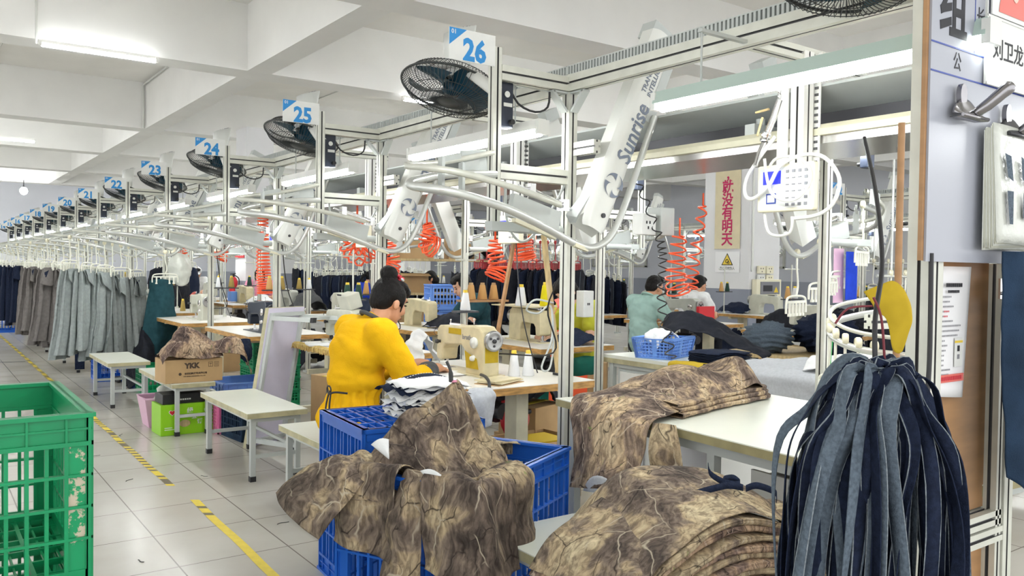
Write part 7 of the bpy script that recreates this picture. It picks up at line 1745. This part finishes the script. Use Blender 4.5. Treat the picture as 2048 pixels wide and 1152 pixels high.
mb = MB('alu_bright'); mb.tube([(5.4, 8.8, 1.705), (7.1, 7.95, 1.705)], .014, 8); mb.cyl((5.6, 8.7, 1.7), (5.6, 8.7, 2.2), .008, seg=6); mb.cyl((6.9, 8.05, 1.7), (6.9, 8.05, 2.2), .008, seg=6); tag(mb.build('hanger_rail', off=(6.2, 8.4, 1.7)), 'straight rail carrying the dark garments in the middle', 'rail')
# further dark garments, right and rear
for (x0, y0, dx, dy, n, z, nm) in ((7.2, 9.9, .12, -.05, 8, 1.45, 'dark garment hanging at the second line behind the mint shirt'), (5.6, 3.2, .10, -.05, 8, 1.22, 'dark garment below the white hangers at the right'), (8.4, 5.0, .13, -.09, 10, 1.35, 'dark garment far right behind the white hangers'), (5.4, 12.9, .12, .05, 8, 1.40, 'dark garment behind the worker in royal blue'), (9.6, 12.4, .13, -.05, 10, 1.45, 'dark garment on the far middle rails'), (3.0, 13.0, .1, .12, 6, 1.5, 'dark garment behind the hanging trousers')):
    mb = MB('alu_bright'); mb.tube([(x0 - .1, y0 - dy, z + .16), (x0 + dx * n, y0 + dy * n, z + .16)], .012, 6); mb.cyl((x0, y0, z + .16), (x0, y0, 2.2), .008, seg=6); mb.cyl((x0 + dx * (n - 1), y0 + dy * (n - 1), z + .16), (x0 + dx * (n - 1), y0 + dy * (n - 1), 2.2), .008, seg=6); tag(mb.build('hanger_rail', off=(x0, y0, z)), 'straight rail carrying each ' + nm, 'rail')
    for i in range(n):
        x, y = x0 + dx * i, y0 + dy * i
        copy_tree(garm[i % 2], (x, y, z - .18), rb.uniform(.3, .9), label=nm, group='dark garments of the rear rails')
        copy_tree(h0, (x, y, z + .17), rb.uniform(.3, .9), label='white clip hanger above each ' + nm, group='hangers of the rear rails')
# shelf with cartons
t = thing('storage_rack', 'black post rack holding brown cartons in the middle distance', 'rack', (5.9, 9.95, 0), -.35)
for x in (-.75, .75):
    for y in (-.3, .3):
        mb = MB('black'); mb.b2((x - .04, y - .04, 0), (x + .04, y + .04, 1.95)); mb.build('post', t)
for z in (.5, 1.02, 1.48):
    mb = MB('raw_wood'); mb.b2((-.75, -.3, z), (.75, .3, z + .03)); mb.build('shelf', t)
RG = 'cartons on the black post rack'
def onrack(x, y, z, s, nm, rz=0.0, fl=False):
    c = Matrix.Rotation(-.35, 4, 'Z') @ V((x, y, 0)); box_thing('carton', nm, 'box', (5.9 + c.x, 9.95 + c.y, z), s, 'cardboard', -.35 + rz, RG, fl)
onrack(-.35, 0, 1.51, (.5, .4, .26), 'wide brown carton on the top of the black rack'); onrack(.3, .05, 1.51, (.36, .36, .3), 'tall brown carton on the top of the black rack')
onrack(-.4, 0, .53, (.5, .42, .32), 'brown carton left on the lower board of the black rack'); onrack(.12, 0, .53, (.42, .4, .38), 'brown carton right on the lower board of the black rack'); onrack(-.38, -.0, 1.05, (.4, .36, .26), 'open brown carton on the middle board of the black rack', .1, True)
mb = MB('white_cloth'); loft(mb, [[(6.0, 9.6, 1.06), (6.1, 9.55, 1.2), (6.3, 9.5, 1.06)], [(6.0, 9.8, 1.08), (6.15, 9.75, 1.27), (6.4, 9.7, 1.08)], [(6.1, 9.95, 1.06), (6.2, 9.9, 1.2), (6.4, 9.85, 1.06)]], 14, 14, .03, 9, 5); tag(mb.build('white_bags', off=(6.2, 9.7, 1.06), solid=.004), 'white bags on the middle board of the black rack', 'bag')
mb = MB('dark_cloth'); loft(mb, [[(6.2, 9.6, 1.52), (6.3, 9.5, 1.7), (6.5, 9.4, 1.52)], [(6.2, 9.8, 1.53), (6.35, 9.7, 1.8), (6.6, 9.6, 1.53)], [(6.3, 9.95, 1.52), (6.4, 9.9, 1.7), (6.6, 9.8, 1.52)]], 14, 14, .04, 9, 8); tag(mb.build('dark_bundle', off=(6.4, 9.7, 1.52), solid=.004), 'dark bundle at the right end of the black rack', 'fabric')
for i in range(4):
    make_crate('plastic_crate', '%s blue crate of the stack left of the teal collar worker' % ['bottom', 'second', 'third', 'top'][i], 'crate', (5.05, 8.35, .01 + .30 * i), -.3, .42, .34, .29, 'light_blue', (9, 8), 3, .04, .03, group='stacked blue crates in the middle distance')
# red sign and extinguisher on the far column
t = thing('red_sign', 'small red safety sign with pale characters on a far column', 'sign', (4.89, 15.42, 1.52)); mb = MB('red_plastic'); mb.b2((-.01, -.26, 0), (0, .26, .28)); mb.b2((-.01, -.16, .34), (0, .16, .62), 'banner'); mb.build('panel', t)
mb = MB('plate_white'); [mb.b2((-.013, -.22 + q * .115, z), (-.0105, -.14 + q * .115, z + .08)) for q in range(4) for z in (.04, .16)]; mb.build('characters', t)
t = thing('fire_extinguisher', 'red fire extinguisher at the foot of the far column sign', 'fire extinguisher', (4.76, 15.36, .75)); mb = MB('red_plastic'); mb.lathe([(.001, 0), (.07, 0), (.075, .03), (.075, .34), (.05, .40), (.025, .42)], seg=16); mb.build('cylinder', t); mb = MB('black'); mb.cyl((0, 0, .42), (0, 0, .47), .02, seg=8); mb.bar((-.06, 0, .47), (.04, 0, .48), .02, .015); mb.tube(curve_pts([(.02, 0, .45), (.1, 0, .38), (.09, 0, .2)], 8), .01, 6); mb.build('valve', t); mb = MB('dark_metal'); mb.b2((-.1, -.1, -.03), (.138, .1, 0)); mb.build('bracket', t)
for i, (x, y, z, m, s) in enumerate(((4.3, 13.6, .8, 'light_blue', (.3, .2, .16)), (3.3, 11.1, .0, 'cardboard', (.4, .4, .5)), (3.45, 12.9, .0, 'cardboard', (.45, .4, .45)), (8.0, 5.9, 0, 'cardboard', (.5, .4, .5)), (6.3, 7.2, 0, 'cardboard', (.4, .4, .35)))):
    box_thing('carton' if m == 'cardboard' else 'plastic_box', ['light blue box on a far table of the opposite row', 'brown carton on the floor behind the pale grey machine', 'brown carton on the floor farther behind the grey machines', 'brown carton beneath the second line near the column', 'brown carton on the floor left of the man in mint'][i], 'box', (x, y, z), s, m, .2 * i)
# dark piles filling the tables of the rear
for i, (x, y) in enumerate(((4.45, 7.25), (4.4, 9.1), (4.4, 10.9), (4.4, 12.8), (7.75, 5.6), (7.7, 9.4), (7.7, 11.3), (7.8, 13.2), (10.0, 5.9), (10.0, 8.1), (7.7, 3.8), (2.8, 13.2), (2.8, 15.1))):
    mb = MB(['dark_cloth', 'denim_navy', 'grey_dark_cloth', 'white_cloth'][i % 4]); h = .1 + .05 * (i % 3)
    loft(mb, [[(x - .2, y - .25, .785), (x, y - .28, .78 + h * .7), (x + .2, y - .25, .785)], [(x - .22, y, .8), (x, y, .8 + h * 1.4), (x + .24, y, .8)], [(x - .2, y + .25, .785), (x, y + .26, .78 + h * .8), (x + .2, y + .25, .785)]], 14, 14, .03, 9, i); tag(mb.build('garment_heap', off=(x, y, .78), solid=.004), ['black', 'navy', 'charcoal', 'white'][i % 4] + ' garment heap on a sewing table in the rear rows', 'fabric', 'garment heaps in the rear rows')
    mb = MB(['dark_cloth', 'denim_navy'][i % 2]); loft(mb, [[(x - .25, y - .35, .01), (x, y - .4, .35), (x + .25, y - .3, .01)], [(x - .25, y, .1), (x, y, .55), (x + .3, y, .1)], [(x - .2, y + .3, .01), (x, y + .35, .3), (x + .25, y + .3, .01)]], 12, 12, .04, 7, i + 4); tag(mb.build('floor_heap', off=(x, y, 0), solid=.004), 'dark garment heap on the floor beneath a rear sewing table', 'fabric', 'floor heaps in the rear rows')
mb = MB('red_plastic'); loft(mb, [[(3.15, 12.3, .0), (3.2, 12.3, .5), (3.2, 12.3, .95)], [(3.25, 12.35, .0), (3.3, 12.35, .6), (3.3, 12.35, 1.0)], [(3.4, 12.5, .0), (3.4, 12.5, .4), (3.4, 12.5, .85)]], 12, 12, .03, 9, 4, m='photo_red'); tag(mb.build('red_cloth', off=(3.2, 12.3, .5), solid=.003), 'dark red cloth behind the olive grey machine', 'fabric')
mb = MB('poly_bag'); loft(mb, [[(2.48, 10.42, 1.47), (2.45, 10.42, 1.35), (2.46, 10.42, 1.2)], [(2.58, 10.39, 1.53), (2.58, 10.32, 1.35), (2.58, 10.34, 1.13)], [(2.68, 10.42, 1.50), (2.73, 10.42, 1.35), (2.7, 10.42, 1.18)]], 16, 18, .02, 12, 3); tag(mb.build('plastic_bag', off=(2.58, 10.4, 1.5), solid=.002), 'clear plastic bag hanging above the olive and pale grey machines', 'bag')

# cables and hoses drooping from the arms to the machines
rc = random.Random(31)
CN = {26: (2.66, 3.97), 25: (2.76, 5.90), 24: (2.62, 7.42), 23: (2.62, 9.45), 22: (2.58, 11.55)}
for n, (x, y) in CN.items():
    ys = st_y(27 - n)
    mb = MB('black'); mb.tube(curve_pts([(XM + .03, ys - .02, 1.80), (XM + .10, ys + .12, 1.45), (XM + .2, ys + .3 * (y - ys) + .1, 1.2), (x + .12, (ys + y) / 2, .95), (x + .06, y - .02, .90), (x + .02, y, .80)], 30), .0045, 6); tag(mb.build('cable', off=(XM, ys, 1.8)), 'black cable drooping from the post of plate %d to the machine below' % n, 'cable', 'black cables to the front machines')
    mb = MB('grey_paint'); mb.tube(curve_pts([(XM - .36, ys, 1.79), (XM - .30, ys + .06, 1.60), (XM - .22, ys + .05, 1.52), (XM - .12, ys + .02, 1.62), (XM - .02, ys, 1.79)], 24), .006, 6); tag(mb.build('air_hose', off=(XM - .2, ys, 1.7)), 'grey hose looped under the lower arm of plate %d' % n, 'hose', 'grey hoses under the arms')
    mb = MB('dark_metal'); mb.tube(curve_pts([(XM + .34, ys + .88, 1.6), (XM + .33, ys + .83, 1.3), (XM + .36, ys + .8, 1.05), (XM + .45, ys + .8, .8)], 20), .0035, 5); tag(mb.build('cable', off=(XM + .3, ys + .8, 1.6)), 'thin dark cable hanging from the perforated column behind plate %d' % n, 'cable', 'cables from the perforated columns')
    t = thing('data_terminal', 'cream keypad box fixed to the perforated column behind plate %d' % n, 'terminal', (XM + .30, ys + .86, 1.60), 0, 'keypad boxes on the perforated columns')
    mb = MB('cream_wire'); mb.b2((-.03, -.10, -.06), (.01, .10, .10)); mb.build('housing', t, bevel=.006)
    mb = MB('screen_blue'); mb.b2((-.032, .015, .03), (-.030, .08, .07)); mb.build('screen', t)
    mb = MB('ink_grey')
    for i in range(3):
        for j in range(4): mb.box((-.0315, -.02 - i * .025, .07 - j * .032), (.003, .013, .009))
    mb.build('keys', t)
# garments on the rails of the second line
for i in range(0, 7):
    yb = 9.2 + 1.9 * i
    for q in range(5):
        u = q / 4; x = 7.80 + .62 * u; y = yb - .42 + .22 * u
        copy_tree(h0, (x, y, 1.66 - .10 * u), rc.uniform(.8, 1.5), label='white clip hanger on the loaded second line rail below plate %d' % (20 - i), group='hangers of the rear rails')
        copy_tree(garm[q % 2], (x, y, 1.30 - .10 * u), rc.uniform(.8, 1.5), label='dark garment on the loaded second line rail below plate %d' % (20 - i), group='dark garments of the rear rails')
